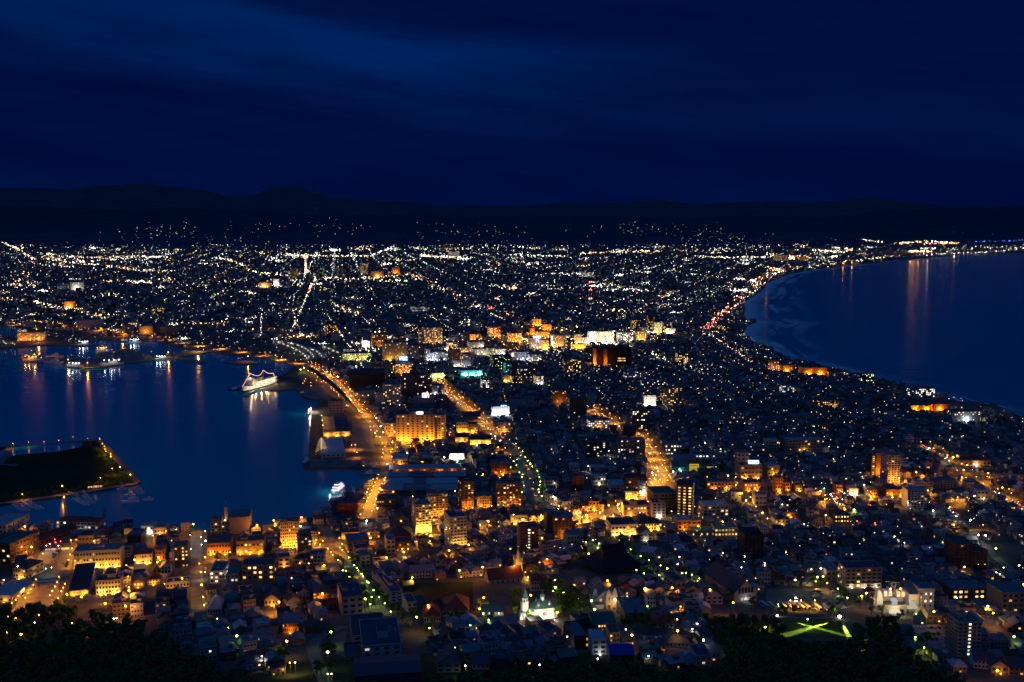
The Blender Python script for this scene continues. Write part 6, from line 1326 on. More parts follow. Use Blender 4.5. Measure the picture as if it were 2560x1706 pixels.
# ================================================================== STREET LAMPS
HEADM = {}
def head_mesh(c, r):
    if (c, r) not in HEADM:
        g = MB(); g.octa((0, 0, 0), r, 0); g.box(0, 0, r * .75, r * 1.5, r * 1.1, .14, 1, bottom=True); HEADM[c, r] = g.mesh('lamp_head', [BULB[c], METAL])
    return HEADM[c, r]
POLEM = {}
def pole_mesh(h):
    if h not in POLEM:
        g = MB(); g.tube([(0, 0, 0), (0, 0, h - .4)], .13, 0, 5, .08); g.tube([(0, 0, h - .5), (0, -1.0, h + .15)], .06, 0, 4); POLEM[h] = g.mesh('pole', [METAL])
    return POLEM[h]
POW = {'o': 9500, 'w': 1500, 'g': 1500, 'y': 3600, 'c': 1200, 'k': 1300, 'r': 900}
NL = 0
def lamp(reg, x, y, c, mul=1.0, star=False):
    global NL
    h = 11.0 if star else 7.5
    q = px(reg, x, y); p_ = at(q[0], q[1], h)
    if not is_land(p_.x, p_.y): return
    nm = 'park_lamp' if c == 'g' else 'tall_lamp' if star else 'street_lamp'
    o = put(nm, None, None, p_); NL += 1
    put('pole', pole_mesh(h), o); put('lamp_head', head_mesh(c, .80 if star else .44), o, (0, -1.0, h + .1))
    if reg == '5' or (reg == 'A' and y < 600 and x < 1300): mul *= .12 if reg == '5' else .35
    if p_.y < 950 and p_.x > -150: mul *= .6
    if c == 'g' and reg == 'C': mul *= .35 if y < 700 else .5
    if reg == '7': mul *= .6
    if reg == 'A' and x < 760 and y > 1150: mul *= .45
    (light if star and c in 'oyw' else downlight)(o, (0, -1.4, h - .9), c, round(POW[c] * mul * (.9 if star else 1.0)))
    auto(o, '%s %s' % (LNAME[c], {'park_lamp': 'park lamp', 'tall_lamp': 'glaring tall lamp', 'street_lamp': 'street lamp'}[nm]), 'street lamp', {'park_lamp': 'park lamps', 'tall_lamp': 'glaring tall lamps', 'street_lamp': 'street lamps'}[nm], p_.x, p_.y)
LAMPS = [
 ('A', 'o', '545,1255 530,1305 510,1345 485,1385 463,1425 600,1320 585,1355 567,1388 540,1450 335,1280 312,1330 287,1370 265,1405 237,1447 240,1315 225,1360 200,1400 173,1432 150,1468 115,1495 232,795* 293,983* 245,1025 237,885 190,925 397,1043 648,1050 633,1100 665,995 655,920 703,915 868,928* 952,890 1410,878 1165,1150 1183,1253 1188,1352 1190,1380* 975,1420 972,1500* 1157,1522* 620,1418* 752,1438* 1240,1100* 1460,1078* 1450,1120* 1677,1270* 1515,1320 1065,1525 1780,772* 1530,835 1960,1022 1970,1045 2068,1052 2117,1030 1887,1075* 207,497 57,0'),
 ('A', 'o', '120,33 265,20 403,12 540,5 672,-10 805,-22 915,-27 918,10 945,33 963,58 967,85 975,105 1020,152* 1107,248* 1200,318* 925,347 575,422* 207,497* 1020,128 1033,262'),
 ('A', 'w', '1750,870 1887,835 1850,892 1890,925* 1855,960 1757,1000 477,1170 168,1162* 460,955 430,970 540,970 1620,822 40,1285'),
 ('A', 'y', '1835,1135 1850,1210 1857,1330* 1870,1440 1880,1515 890,1172 840,1130 985,1127'), ('A', 'c', '425,1180 1887,1210'), ('A', 'r', '507,912 515,940 560,930'),
 ('B', 'o', '290,948 340,985* 165,738* 178,768 12,783* 420,710* 555,918 583,853 615,925 590,960 665,998 693,1028 773,987 793,955 795,1010 768,900 1040,860* 1053,900* 1200,1080* 628,1150* 487,1133 405,1130 1360,1027* 1345,1000 1480,882 1605,872 1775,1015* 1955,962* 1437,1262* 2083,1167* 1870,1197* 1583,1517* 2093,1447* 213,1483 165,1517 613,1410* 2137,748* 2165,605 1635,733* 2063,782 1125,317 1113,352 1095,390 1080,427 1063,462 1047,500 1030,530 1018,562 990,620 960,682 1190,345 1180,370 1160,400 1150,420 1140,440 1125,480 1107,543 1088,592 1065,650 1070,722 878,47 912,45 928,115 1255,20* 1300,67 1240,108 1185,60 1170,120 1265,130 1345,305 1480,305 1520,200 1677,228 1715,228 1750,228 1640,40 1715,55 1420,55 1450,55 2000,293 2087,313 2250,290 2265,310 2227,65 2290,72 2340,250 2170,5 2240,15 1600,930 1480,930'),
 ('B', 'w', '1018,740* 1207,220* 1390,120* 1730,160* 1115,625* 410,790* 2030,50* 1020,480 1830,470'),
 ('B', 'g', '753,1102 800,1197 855,1080 903,1150 927,1175 973,1228 985,1250 1020,1298 1035,1310 1082,1378 1003,1460 1052,1508 1133,1443 1185,1500 1065,1442 860,1255 1440,518'), ('B', 'y', '705,1057 848,1030 942,1197 830,1200 1850,205'), ('B', 'c', '1855,190'),
 ('6', 'g', '690,635* 660,820* 663,1020 697,1020 1595,600 1970,575 2140,525 1240,450 143,822 2055,425'), ('6', 'y', '285,720* 315,918 1478,500* 1005,332*'), ('6', 'o', '213,360*'), ('6', 'w', '362,915 58,858 1827,780 1925,945 1105,465'),
 ('5', 'o', '80,497 150,510 362,482 668,555 800,585 200,658* 72,640 28,685 298,605'), ('5', 'w', '1050,515 1075,510 325,550'), ('5', 'g', '2000,515 2100,598 2180,672*'),
 ('C', 'o', '683,688* 690,710* 752,632* 745,640 808,668* 888,600* 978,588* 985,632 990,655 620,745 600,768 1250,565 1243,440 1320,325 1333,262 1440,325 1310,350 1430,370 1320,365 1265,125 275,900* 322,1093* 703,1043* 877,1290* 1222,1360* 1470,1355* 1818,1373* 2030,1492* 572,1330 172,1425* 235,660 270,685 600,655 1290,400 1270,200 1380,230 1240,40 1420,280 1210,470 1180,510 1130,540 1090,560 1060,590 850,700 930,690'),
 ('C', 'w', '1287,300* 1345,290 1480,290* 15,690* 100,730* 380,520* 1180,470 700,240 390,395 1020,300 890,100 1775,30* 1915,85 945,1465*'),
 ('C', 'y', '1970,435* 2055,413 2027,380 2055,340 1985,328* 2190,525 2150,555* 2300,668* 2225,655* 2110,490* 2345,720 2230,440 2130,835* 1710,790* 1345,810 1280,835 1590,690 1465,655 1935,750* 2240,610'),
 ('C', 'g', '62,72 97,105 122,157 145,190 167,218* 187,243 68,298 93,340 85,440 90,480 78,395 35,35 15,195 40,230 232,283 253,340 260,382 255,412 245,452 250,480 273,515 425,632 430,605 1143,1193 1213,1225 1285,1253 1352,1240 1425,1180* 1562,1222 1598,1218 1180,1065 1258,1102 1653,1237 890,1003 680,938 742,920 798,950 785,990 1365,1152 395,1285 397,1352* 377,1385 473,1400 612,1457 757,1555 1090,1005 1720,1270 1780,1280'), ('C', 'w', '1537,1073 1935,1040 2135,1065 2133,1120 2105,1170 2320,1130 1520,1140 1700,1140'),
 ('D', 'o', '283,460* 105,460* 480,470* 523,508 520,545 540,540 730,512 680,475 730,470 945,520* 1140,528* 1095,490 1215,510 940,475 1465,462* 1360,297* 1825,230* 1795,275* 1780,340 2020,305* 1975,400 2030,340 1815,345 2150,437* 2233,487 1730,550 1740,525 1827,530 1973,778 620,540 660,590 700,620'),
 ('D', 'w', '573,500* 600,540 880,415* 845,300 865,335 130,592 330,770 1030,622 1250,945 1160,887 740,908 1620,962 1995,877* 1930,870* 1745,910 1893,513* 1515,650* 1857,737* 483,1180* 395,1187 2160,1172 2302,1150* 2095,1215 2125,1230 1200,350 1665,620 1700,665 1720,700 1690,100 1480,75* 1640,160 1660,190 600,175 560,60 1280,570'), ('D', 'y', '1803,1165* 503,1253* 540,1313 437,1298 160,1033 900,1405* 857,1432* 2015,1523 530,690* 1705,778*'), ('D', 'g', '450,1258* 248,1285* 1160,887 1600,940 2090,995* 790,640* 1700,160* 2340,1325'), ('D', 'c', '515,445 700,490 2120,490 1985,530'), ('D', 'r', '815,745 980,762 1690,745'),
 ('7', 'o', '415,457* 1548,403'), ('7', 'y', '1100,665* 1520,625* 2325,592*'), ('7', 'w', '1045,612 1655,610 1515,520 507,680 253,937 1255,857 787,882 1700,560 1757,710*'), ('7', 'g', '1243,400 758,430* 730,350*'),
 ('8', 'y', '1520,450* 2350,200'), ('8', 'o', '2065,462* 2100,990*'), ('8', 'w', '1350,683 2015,400* 725,322 90,385 600,400 360,520 1730,325'), ('8', 'g', '2255,680* 640,240 1430,780'),
 ('S', 'o', '1445,395 1420,415 1390,442 1545,430 1547,510 1655,412 1757,445 1840,450 1797,413 1565,270 1622,295 1677,325 1870,230* 1930,285* 2015,380 1950,548 1998,600 2045,647 2090,697 2180,805* 2140,500'), ('S', 'g', '1345,190* 1415,155* 1490,210'), ('S', 'w', '2070,325*'),
 ('F', 'o', '715,830 760,880 690,805 830,960 845,985 895,940 950,1020* 865,820* 830,755 1050,1160 1055,1190 1095,1222* 1170,1215* 1255,1305 1105,1250 1740,850 1765,855 1800,860 1825,880 1870,890 1880,910 1910,945 1945,990 1990,1010 2075,1110 2078,1155 2120,1110 2130,1185 2155,1195 2150,1250 2240,1300 2225,1355 2250,1230 2290,1230 2330,1300 2200,1290 1780,820 1700,740 1720,775 1905,1220* 2030,1215 1785,1222 1780,1255 1900,900 1850,930 2000,1050 2050,1090'), ('F', 'w', '490,1012* 920,610* 1145,1160* 2195,1250* 1105,1085* 1000,955 755,705 1235,965 1320,965 200,810 215,805 265,815'), ('F', 'g', '440,620 410,640 720,408 775,520 350,490 180,508 235,525'),
]
_l = []
for reg, c, s in LAMPS:
    for w_ in s.split():
        st = w_.endswith('*'); x, y = w_.rstrip('*').split(','); _l.append((reg, float(x), float(y), c, st))
# keep the three hundred of each kind that show largest; everything farther goes into the shared far lights
_l.sort(key=lambda t: -px(t[0], t[1], t[2])[1])
FAR_EXTRA = []; _n = {}
for reg, x, y, c, st in _l:
    kd = 'g' if c == 'g' else st
    _n[kd] = _n.get(kd, 0) + 1
    if _n[kd] > 298: FAR_EXTRA.append((reg, x, y, c, st))
    else: lamp(reg, x, y, c, 1.0 if px(reg, x, y)[1] > 1080 else 1.6, st)
def avenue(L_, R_, gap, c, pw, first, nm='avenue_lamp', grp='lamps along the avenues', raw=False):
    acc = gap / 2
    for i in range(1, len(L_)):
        acc += (L_[i] - L_[i - 1]).length
        if acc < gap: continue
        acc = 0
        for a, b_ in ((L_[i], R_[i]), (R_[i], L_[i])):
            d = (b_ - a); d.z = 0; d.normalize(); p_ = a + d * .8; z = p_.z if raw else ground_h(p_.x, p_.y)
            if not raw and not is_land(p_.x, p_.y): continue
            o = put(nm, None, None, (p_.x, p_.y, z)); put('pole', pole_mesh(9), o); put('lamp_head', head_mesh(c, .36), o, (d.x * 1.4, d.y * 1.4, 9)); downlight(o, (d.x * 1.6, d.y * 1.6, 8.2), c, pw)
            auto(o, first, 'street lamp', grp, p_.x, p_.y)
avenue(ELL, ELR, 26, 'o', 15000, 'orange lamp on the elevated road', 'bridge_lamp', 'lamps on the elevated road', True)
for pts, gap, c_, pw in ((bay_road, 80, 'o', 30000), (zp('G', '690,1000 900,1110 1060,1190 1220,1280') + zp('C', '1240,60 1320,180 1375,290 1345,390'), 24, 'o', 22000), (zp('C', '1345,390 1240,500 1100,610 800,710 560,740'), 26, 'o', 12000), (zp('F', '1000,1055 1090,1165 1150,1255 1205,1340 1215,1430 1200,1540'), 26, 'o', 13000), (zp('B', '1150,380 1080,520 1030,650'), 26, 'o', 16000), (zp('F', '1620,700 1750,850 1850,930 2000,1030 2200,1250'), 36, 'o', 16000),
                         (zp('D', '1390,45 1690,200'), 40, 'y', 5000), (zp('D', '1830,330 2100,480 2353,640'), 40, 'y', 5000)):
    _f, _L, _R = ribbon(pts, 18, 0, None, None); avenue(_L, _R, gap, c_, pw, LNAME[c_] + ' avenue lamp over the road')
# searchlights on the lawn below the wood
for x, y, tx, ty in ((100, 515, 380, 590), (100, 515, 600, 640), (655, 525, 440, 592), (655, 525, 230, 648), (655, 525, 735, 655)):
    p_ = at(*px('8', x, y)); t_ = at(*px('8', tx, ty))
    o = tag(put('lawn_searchlight', None, None, p_), None, 'searchlight', 'searchlights on the lawn'); auto(o, 'white searchlight raking across the bright green lawn', 'searchlight', 'searchlights on the lawn', p_.x, p_.y)
    dv = (t_ - p_); dv.z = 0; dv.normalize()
    g = MB(); bx_, by_ = -dv.x * 1.5, -dv.y * 1.5; g.tube([(bx_, by_, 0), (bx_, by_, 1.0)], .12, 0); g.octa((bx_, by_, 1.7), 1.0 if x > 500 else .7, 1); g.build('lamp_head', [METAL, BULB['w']], o)
    d = bpy.data.lights.new('beam', 'SPOT'); d.energy = 1900000 if tx in (380, 440) else 1500000; d.color = (.80, 1.0, .10); d.spot_size = math.radians(7); d.spot_blend = .8; d.shadow_soft_size = .15
    l_ = put('beam', d, o, (0, 0, 1.9)); v = (t_ - p_) - Vector((0, 0, 1.4)); l_.rotation_euler = v.to_track_quat('-Z', 'Y').to_euler()
o = tag(put('low_wall', None, None, (0, 0, 0)), 'low white wall edging three sides of the floodlit lawn', 'wall')
for s_ in ('70,508 330,516 660,520', '65,505 130,650', '660,520 755,660'):
    q_ = [at(*v) for v in zp('8', s_)]; g = MB()
    for a, b_ in zip(q_, q_[1:]):
        n = 8
        for i in range(n):
            u_, v_ = a.lerp(b_, i / n), a.lerp(b_, (i + 1) / n); d = v_ - u_; m__ = (u_ + v_) / 2; g.box(m__.x, m__.y, ground_h(m__.x, m__.y) - .2, d.length + .1, .5, .9, 0, math.atan2(d.y, d.x))
    g.build('wall_run', wall('white'), o)
# ================================================================== TREES
LEAF = pmat('leaf_green', (.07, .17, .018), .7, .5, .8)
BARK = pmat('bark', (.06, .045, .03), .9, .3)
def tree_meshes(seed, h, r, n):
    rr = random.Random(seed); g = MB(); g.tube([(0, 0, 0), (.1, 0, h * .45), (0, .15, h * .8)], .22, 0, 5, .08)
    for i in range(5):
        a = rr.uniform(0, 6.28); g.tube([(0, 0, h * .4), (math.cos(a) * r * .6, math.sin(a) * r * .6, h * rr.uniform(.6, .85))], .09, 0, 4, .04)
    tr = g.mesh('trunk', [BARK]); g = MB()
    cl = [(rr.uniform(-.65, .65) * r, rr.uniform(-.65, .65) * r, h * rr.uniform(.42, .92), rr.uniform(.3, .55) * r) for _ in range(9)]
    for i in range(n):
        x, y, z, cr = rr.choice(cl); d = Vector((rr.gauss(0, 1), rr.gauss(0, 1), rr.gauss(0, 1))).normalized() * cr * rr.uniform(.55, 1.05)
        p_ = Vector((x, y, z)) + d; nn = (d.normalized() + Vector((rr.uniform(-.6, .6), rr.uniform(-.6, .6), rr.uniform(-.2, .8)))).normalized()
        a = nn.orthogonal().normalized(); b_ = nn.cross(a); sz = rr.uniform(.28, .55)
        g.face([p_ + a * sz, p_ + b_ * sz * .6, p_ - a * sz, p_ - b_ * sz * .6])
    return tr, g.mesh('crown', [LEAF])
TREES = [tree_meshes(s, 7.5 + s % 3, 2.6 + .3 * (s % 4), 420) for s in range(5)]
NT_ = 0
def tree(x, y, s=1.0, first='leafy street tree'):
    global NT_
    NT_ += 1; tr, cr = TREES[NT_ % 5]; o = put('broadleaf_tree', None, None, (x, y, ground_h(x, y)), RND.uniform(0, 6.28), (s, s, s * RND.uniform(.85, 1.15)))
    put('trunk', tr, o); put('crown', cr, o); auto(o, first, 'tree', 'street and garden trees', x, y)
def tree_at(reg, s, first='leafy street tree', sc=1.0):
    for w_ in s.split():
        x, y = w_.split(','); p_ = at(*px(reg, float(x), float(y))); tree(p_.x, p_.y, sc * RND.uniform(.85, 1.15), first)
tree_at('B', '735,1120 790,1220 815,1250 845,1290 870,1300 885,1320 800,1180 760,1135 855,1110 900,1190 955,1240 1000,1290 1040,1340 930,1160 880,1130 1100,1400 1120,1440 1150,1480 1200,1520 1010,1490 1040,1530 985,1420', 'bushy tree glowing green under lamps')
tree_at('6', '980,290 1000,380 1030,410 1060,440 1100,300 1130,350 1160,400 1200,430 1250,470 1300,480', 'bushy tree glowing green under lamps')
tree_at('C', '1150,1190 1200,1250 1240,1240 1280,1280 1320,1260 1400,1200 1440,1210 1460,1190 1700,1290 1750,1290 1790,1300 1820,1300 1230,1180 1270,1150 1130,1130 1200,1100 1000,990 1060,1010 1110,1060 640,1120 600,1140 560,1130 1560,680 1590,720 1540,700 1680,800 900,1040 860,1000 220,1250 440,1390 480,1430 350,1370 300,1420 1990,1490 2280,1400', 'green park tree under lamps')
tree_at('A', '540,1060 505,1120 620,1190 1990,1130 2030,1110 2100,1110 620,1500 590,1520 860,960', 'dark tree on the slope street')
tree_at('6', '660,880 690,850 710,880 640,860 700,700 660,720 600,1060 560,1040 680,1010 230,870 210,940 250,920 1610,620 1980,600 2150,560 1890,960 1905,990 2040,450 1900,520 1850,560 1780,580 430,430 400,470 380,500 1500,560 1440,560 1340,560 1400,640 1560,650', 'garden tree in the dark town', 1.1)
tree_at('7', '730,370 745,350 640,400 560,420 520,450 480,480 600,470 660,450 420,520 560,380 1080,620 1030,620 1200,620 1240,600 1300,640 1400,650 1460,620 1640,560 1700,600 1780,560 150,560 1640,360 1680,370 1560,440 1600,470 1500,420 2200,430 2240,430', 'garden tree near the lanes', 1.1)
tree_at('8', '240,490 150,500 590,490 580,480 100,470 650,430 720,340 750,360 1000,450 1040,470 950,480 1200,540 1240,520 1420,770 1400,790 1460,760 1360,780 2290,740 2300,770 2310,800 1300,700 450,230 480,220 520,230 420,210 640,300 700,310 800,400 840,420', 'tree by lit parking lots')
tree_at('D', '1240,300 1250,340 1380,400 1420,420 1490,460 1530,470 1260,260 1640,640 1720,770 1560,600 1880,240 2050,420 2070,440 2180,480 1830,890 1900,930 2100,1010 780,650 1180,1280 1190,1250', 'dark roadside tree on the right')
tree_at('O', '120,1130 60,1220 20,1150 850,1180 900,1230 960,1120 1000,1050 1050,1150 1100,1000 1150,1100 900,1000 850,900 980,880 1080,880 700,800 640,780 560,760 1000,960 1180,1180 1250,1080 1300,1000 1230,960 60,1000 20,900 110,860', 'dark garden tree near churches', 1.2)
tree_at('8', '1380,860 1500,880', 'tree by lit parking lots')
# forest: one mass of leaf clumps
g = MB(); rr = random.Random(5); FOREST = [zp('5', '-120,420 0,405 300,385 560,370 700,420 850,460 1100,500 1250,530 1400,610 1560,710 1680,810 1780,870 2000,970 2353,1080 2353,1300 -120,1300'),
          zp('7', '1750,560 2000,500 2200,480 2500,520 2500,1300 1250,1300 1500,1060 1850,1010 1950,940 1970,850 1900,740'),
          zp('8', '-200,520 20,540 90,670 190,720 740,725 800,600 1000,500 1180,500 1280,760 1400,900 1650,1010 1800,1110 1700,1300 -200,1300'),
          zp('6', '2353,1300 380,1300 640,1120 850,1150 1500,1120 1700,1060 2353,1040'), zp('7', '-20,1300 -20,1000 300,980 500,960 1000,930 1250,960 1600,1040 1300,1300')]
nF = 0
for poly in FOREST:
    xs_ = [p_[0] for p_ in poly]; ys_ = [p_[1] for p_ in poly]
    cnt = int((max(xs_) - min(xs_)) * (min(1740, max(ys_)) - min(ys_)) / 170)
    for _ in range(cnt):
        qx_, qy_ = rr.uniform(min(xs_), max(xs_)), rr.uniform(min(ys_), min(1740, max(ys_)))
        if not pip(qx_, qy_, poly): continue
        th = rr.uniform(6, 12); P_ = at(qx_, qy_, th * .7)
        if any(abs((P_.x - f_[0]) * f_[2] + (P_.y - f_[1]) * f_[3]) < f_[4] + 3 and abs(-(P_.x - f_[0]) * f_[3] + (P_.y - f_[1]) * f_[2]) < f_[5] + 3 for f_ in FOOT): continue
        cr = rr.uniform(2.6, 4.6); nF += 1
        g.tube([(P_.x, P_.y, P_.z), (P_.x, P_.y, P_.z + th * .7)], .25, 1, 3)
        g.lathe(P_.x, P_.y, [(.3, P_.z + th * .3), (cr * .62, P_.z + th * .45), (cr * .7, P_.z + th * .62), (cr * .4, P_.z + th * .82), (.01, P_.z + th * .92)], 0, 6)
        cls = [Vector((rr.uniform(-.6, .6) * cr, rr.uniform(-.6, .6) * cr, th * rr.uniform(.45, .9))) for _ in range(5)]
        for _k in range(60):
            c_ = rr.choice(cls); d = Vector((rr.gauss(0, 1), rr.gauss(0, 1), rr.gauss(0, .8))).normalized() * cr * .5 * rr.uniform(.6, 1.1)
            p_ = P_ + c_ + d; nn = (d.normalized() + Vector((rr.uniform(-.7, .7), rr.uniform(-.7, .7), rr.uniform(0, .9)))).normalized()
            a = nn.orthogonal().normalized(); b_ = nn.cross(a); sz = rr.uniform(.8, 1.6)
            g.face([p_ + a * sz, p_ + b_ * sz * .6, p_ - a * sz, p_ - b_ * sz * .6], 0)
tag(g.build('forest', [pmat('forest_leaf', (.035, .085, .02), .8, .55, .05), BARK]), kind='stuff')
# hedge rows and scrub on the green island
g = MB()
for i in range(220):
    t = rr.random(); q = (interp([(0, 235), (1, 330)], t) - rr.uniform(0, 16), interp([(0, 1112), (1, 1200)], t) + rr.uniform(-4, 6)); P_ = at(*q)
    if rr.random() < .35: q = (rr.uniform(0, 330), 0); q = (q[0], interp([(0, 1252), (163, 1232), (340, 1205)], q[0]) - rr.uniform(2, 16)); P_ = at(*q)
    for _k in range(30):
        d = Vector((rr.gauss(0, 1), rr.gauss(0, 1), abs(rr.gauss(0, 1)))).normalized() * rr.uniform(1.5, 3.2); p_ = P_ + d; nn = d.normalized(); a = nn.orthogonal().normalized(); b_ = nn.cross(a); sz = rr.uniform(.4, .8)
        g.face([p_ + a * sz, p_ + b_ * sz * .6, p_ - a * sz, p_ - b_ * sz * .6])
tag(g.build('island_shrubbery', LEAF), kind='stuff')
# pavilion on the island
p0 = at(*px('A', 800, 450)); o = tag(put('quay_pavilion', None, None, p0, math.radians(22)), 'small lit pavilion with dark roof on the green island quay', 'pavilion')
g = MB(); g.box(9, 4, 0, 18, 6, 3.4, 0); g.build('wall', wall('yellow'), o); g = MB(); g.gable(9, 4, 0, 18, 6, 3.41, 1.6, 0, 'x', .8, 0, 1); g.build('roof', [roofm('dark'), wall('yellow')], o)
for i in range(6): window(o, 2 + i * 2.8, .98, .6, 1.6, 2.0, 0, 'warm')
light(o, (9, -2, 2.4), 'y', 500)
# ================================================================== VEHICLES
CARC = [pmat('car_paint_' + n_, c_, .3, .05, 1, .2, .5) for n_, c_ in (('white', (.75, .75, .74)), ('silver', (.42, .43, .45)), ('black', (.02, .02, .022)), ('blue', (.04, .08, .2)), ('red', (.3, .03, .03)))]
CARN = ['white', 'silver', 'black', 'blue', 'red']
def car_mesh():
    g = MB(); pr = [(-2.1, .35), (2.1, .35), (2.15, .75), (1.15, .9), (.55, 1.42), (-1.1, 1.45), (-1.95, .95), (-2.15, .8)]
    n = len(pr)
    for s_ in (-.85, .85): g.face([(a, s_, z) for a, z in (pr if s_ < 0 else pr[::-1])])
    for i in range(n): a, b_ = pr[i], pr[(i + 1) % n]; g.face([(a[0], -.85, a[1]), (a[0], .85, a[1]), (b_[0], .85, b_[1]), (b_[0], -.85, b_[1])])
    body = g
    gl = MB(); gl.face([(1.1, -.7, .95), (1.1, .7, .95), (.6, .66, 1.38), (.6, -.66, 1.38)]); gl.face([(-1.15, -.66, 1.4), (-1.15, .66, 1.4), (-1.85, .7, 1.02), (-1.85, -.7, 1.02)][::-1])
    for s_ in (-.865, .865): gl.face([(-1.5, s_, .98), (.95, s_, .98), (.5, s_, 1.36), (-1.05, s_, 1.38)][::1 if s_ < 0 else -1])
    wh_ = MB(); ring = [(math.cos(i * .785) * .32, math.sin(i * .785) * .32) for i in range(8)]
    wh_.face([(a, -.11, b_) for a, b_ in ring]); wh_.face([(a, .11, b_) for a, b_ in ring][::-1])
    for i in range(8): a, b_ = ring[i], ring[(i + 1) % 8]; wh_.face([(a[0], .11, a[1]), (b_[0], .11, b_[1]), (b_[0], -.11, b_[1]), (a[0], -.11, a[1])])
    return [body.mesh('body', [m_]) for m_ in CARC], gl.mesh('car_glass', [GLASS]), wh_.mesh('wheel', [pmat('tyre', (.015, .015, .015), .9)])
CB, CG, CW = car_mesh()
g = MB(); g.octa((0, 0, 0), .22, 0); HL = g.mesh('headlight', [BULB['w']]); g = MB(); g.octa((0, 0, 0), .2, 0); TL = g.mesh('tail_light', [BULB['r']])
def car(p_, rz, ci, driving=0, first=None):
    o = put('driving_car' if driving else 'parked_car', None, None, (p_.x, p_.y, ground_h(p_.x, p_.y) + .16 if not driving else p_.z), rz)
    put('body', CB[ci], o); put('car_glass', CG, o)
    for x in (-1.3, 1.3):
        for y in (-.78, .78): put('wheel', CW, o, (x, y, .32))
    if driving:
        for y in (-.6, .6): put('headlight', HL, o, (2.2, y, .68)); put('tail_light', TL, o, (-2.2, y, .75))
    auto(o, '%s car %s' % (CARN[ci], first or ('driving with lamps on' if driving else 'parked in a lot')), 'car', 'cars on the road' if driving else 'parked cars', p_.x, p_.y)
def cars(reg, s, deg):
    for w_ in s.split(): x, y = w_.split(','); car(at(*px(reg, float(x), float(y))), math.radians(deg + RND.uniform(-3, 3)), RND.choice([0, 0, 1, 2, 2, 3]))
cars('8', '1300,605 1335,605 1370,608 1400,606 1432,604 1468,606 1500,606 1535,606 1575,608', 80); cars('8', '1335,658 1385,660 1420,660 1455,660 1490,658 1520,660 1560,660 1470,700 1505,712 1545,708 1600,715 1335,715 1485,802 1555,805 1625,800 1640,615', 80)
cars('7', '1190,705 1215,700 1255,708 1325,705 1360,700 1395,700 1425,695 1460,695 1690,698 1722,722', 75)
cars('D', '20,1312 95,1310 110,1325 125,1335 100,1345 195,1300 230,1310 265,1308 290,1315 390,1290 405,1310 410,1325 320,1452 520,1462 395,1400 420,1395 450,1385 470,1400 440,1425 430,1445 465,1440 485,1425 590,1385 605,1400 630,1430 650,1450 665,1455 950,1430 930,1450 975,1460', 20)
cars('6', '590,370 600,385 610,400 620,415 635,430 520,400 515,410 445,440 460,460 390,370', 15); cars('F', '750,1480 740,1500 680,1490 650,1500', 80)
cars('A', '1310,1305 355,1350 310,1390 1870,1180 1890,1190 580,1140', -70)
BUSW = {'w': wall('white'), 'b': pmat('bus_blue', (.06, .14, .5), .4), 'g': pmat('bus_green', (.03, .22, .16), .4), 'y': wall('cream')}
for i, (x0, y0, x1, y1, c_) in enumerate(((60, 185, 235, 262, 'b'), (172, 180, 300, 240, 'w'), (270, 180, 478, 278, 'w'), (385, 185, 578, 275, 'g'), (472, 178, 662, 275, 'w'), (590, 185, 795, 288, 'w'), (688, 185, 900, 288, 'y'), (800, 195, 1008, 290, 'y'),
                                         (900, 188, 1092, 282, 'y'), (1105, 198, 1308, 302, 'y'), (1310, 205, 1440, 300, 'w'), (1350, 200, 1520, 285, 'w'), (1420, 205, 1608, 295, 'w'), (770, 60, 810, 110, 'w'))):
    a, b_ = at(*px('T', x0, y0), 3), at(*px('T', x1, y1), 3); rz = math.atan2(b_.y - a.y, b_.x - a.x); c0 = (a + b_) / 2; L = min(12.0, max(9.0, (b_ - a).length))
    o = put('tour_bus', None, None, (c0.x, c0.y, ground_h(c0.x, c0.y) + .15), rz)
    g = MB(); g.box(0, 0, .4, L, 2.5, 2.75, 0, bottom=True); g.box(-L * .1, 0, 3.16, L * .35, 1.8, .2, 0); g.build('body', BUSW[c_], o)
    for s_ in (-1, 1): g = MB(); g.box(0, s_ * 1.26, 1.7, L * .92, .06, .9, 0); g.build('side_window', GLASS, o)
    g = MB(); g.box(L / 2 + .03, 0, 1.3, .06, 2.2, 1.4, 0); g.build('windscreen', GLASS, o)
    for x in (-L * .3, L * .3):
        for s_ in (-1, 1): put('wheel', CW, o, (x, s_ * 1.15, .45), 0, (1.4, 1.4, 1.4))
    auto(o, {'w': 'white', 'b': 'blue', 'g': 'green', 'y': 'cream'}[c_] + ' tour bus parked in the coach row', 'bus', 'tour buses in the lot', c0.x, c0.y)
    if i == 13: light(o, (L / 2 + 1, 0, 3.5), 'w', 2500); put('headlight', HL, o, (L / 2 + .1, .8, .9)); put('headlight', HL, o, (L / 2 + .1, -.8, .9))
for bx in (700, 900, 1150): lamp('T', bx, 150, 'y', 2.0)
def traffic(path, n, z=0.1, side=4.5):
    pts = [Vector(q) for q in path]; seg = [(pts[i + 1] - pts[i]).length for i in range(len(pts) - 1)]; tot = sum(seg)
    for i in range(n):
        d = tot * (i + RND.uniform(.1, .9)) / n; j = 0
        while j < len(seg) - 1 and d > seg[j]: d -= seg[j]; j += 1
        dr = (pts[j + 1] - pts[j]).normalized(); s_ = RND.choice((-1, 1)); p_ = pts[j] + dr * d + Vector((dr.y, -dr.x, 0)) * side * s_
        car(Vector((p_.x, p_.y, (p_.z if z > 1 else ground_h(p_.x, p_.y)) + .12)), math.atan2(dr.y, dr.x) + (math.pi if s_ < 0 else 0), RND.choice((0, 1, 2, 3)), 1)
traffic(ELEVP, 34, 8); traffic([at(*q) for q in horai], 34); traffic([at(*q) for q in maind], 40); traffic([at(*q) for q in zp('D', '570,480 640,570 720,650')], 7, side=2.5)
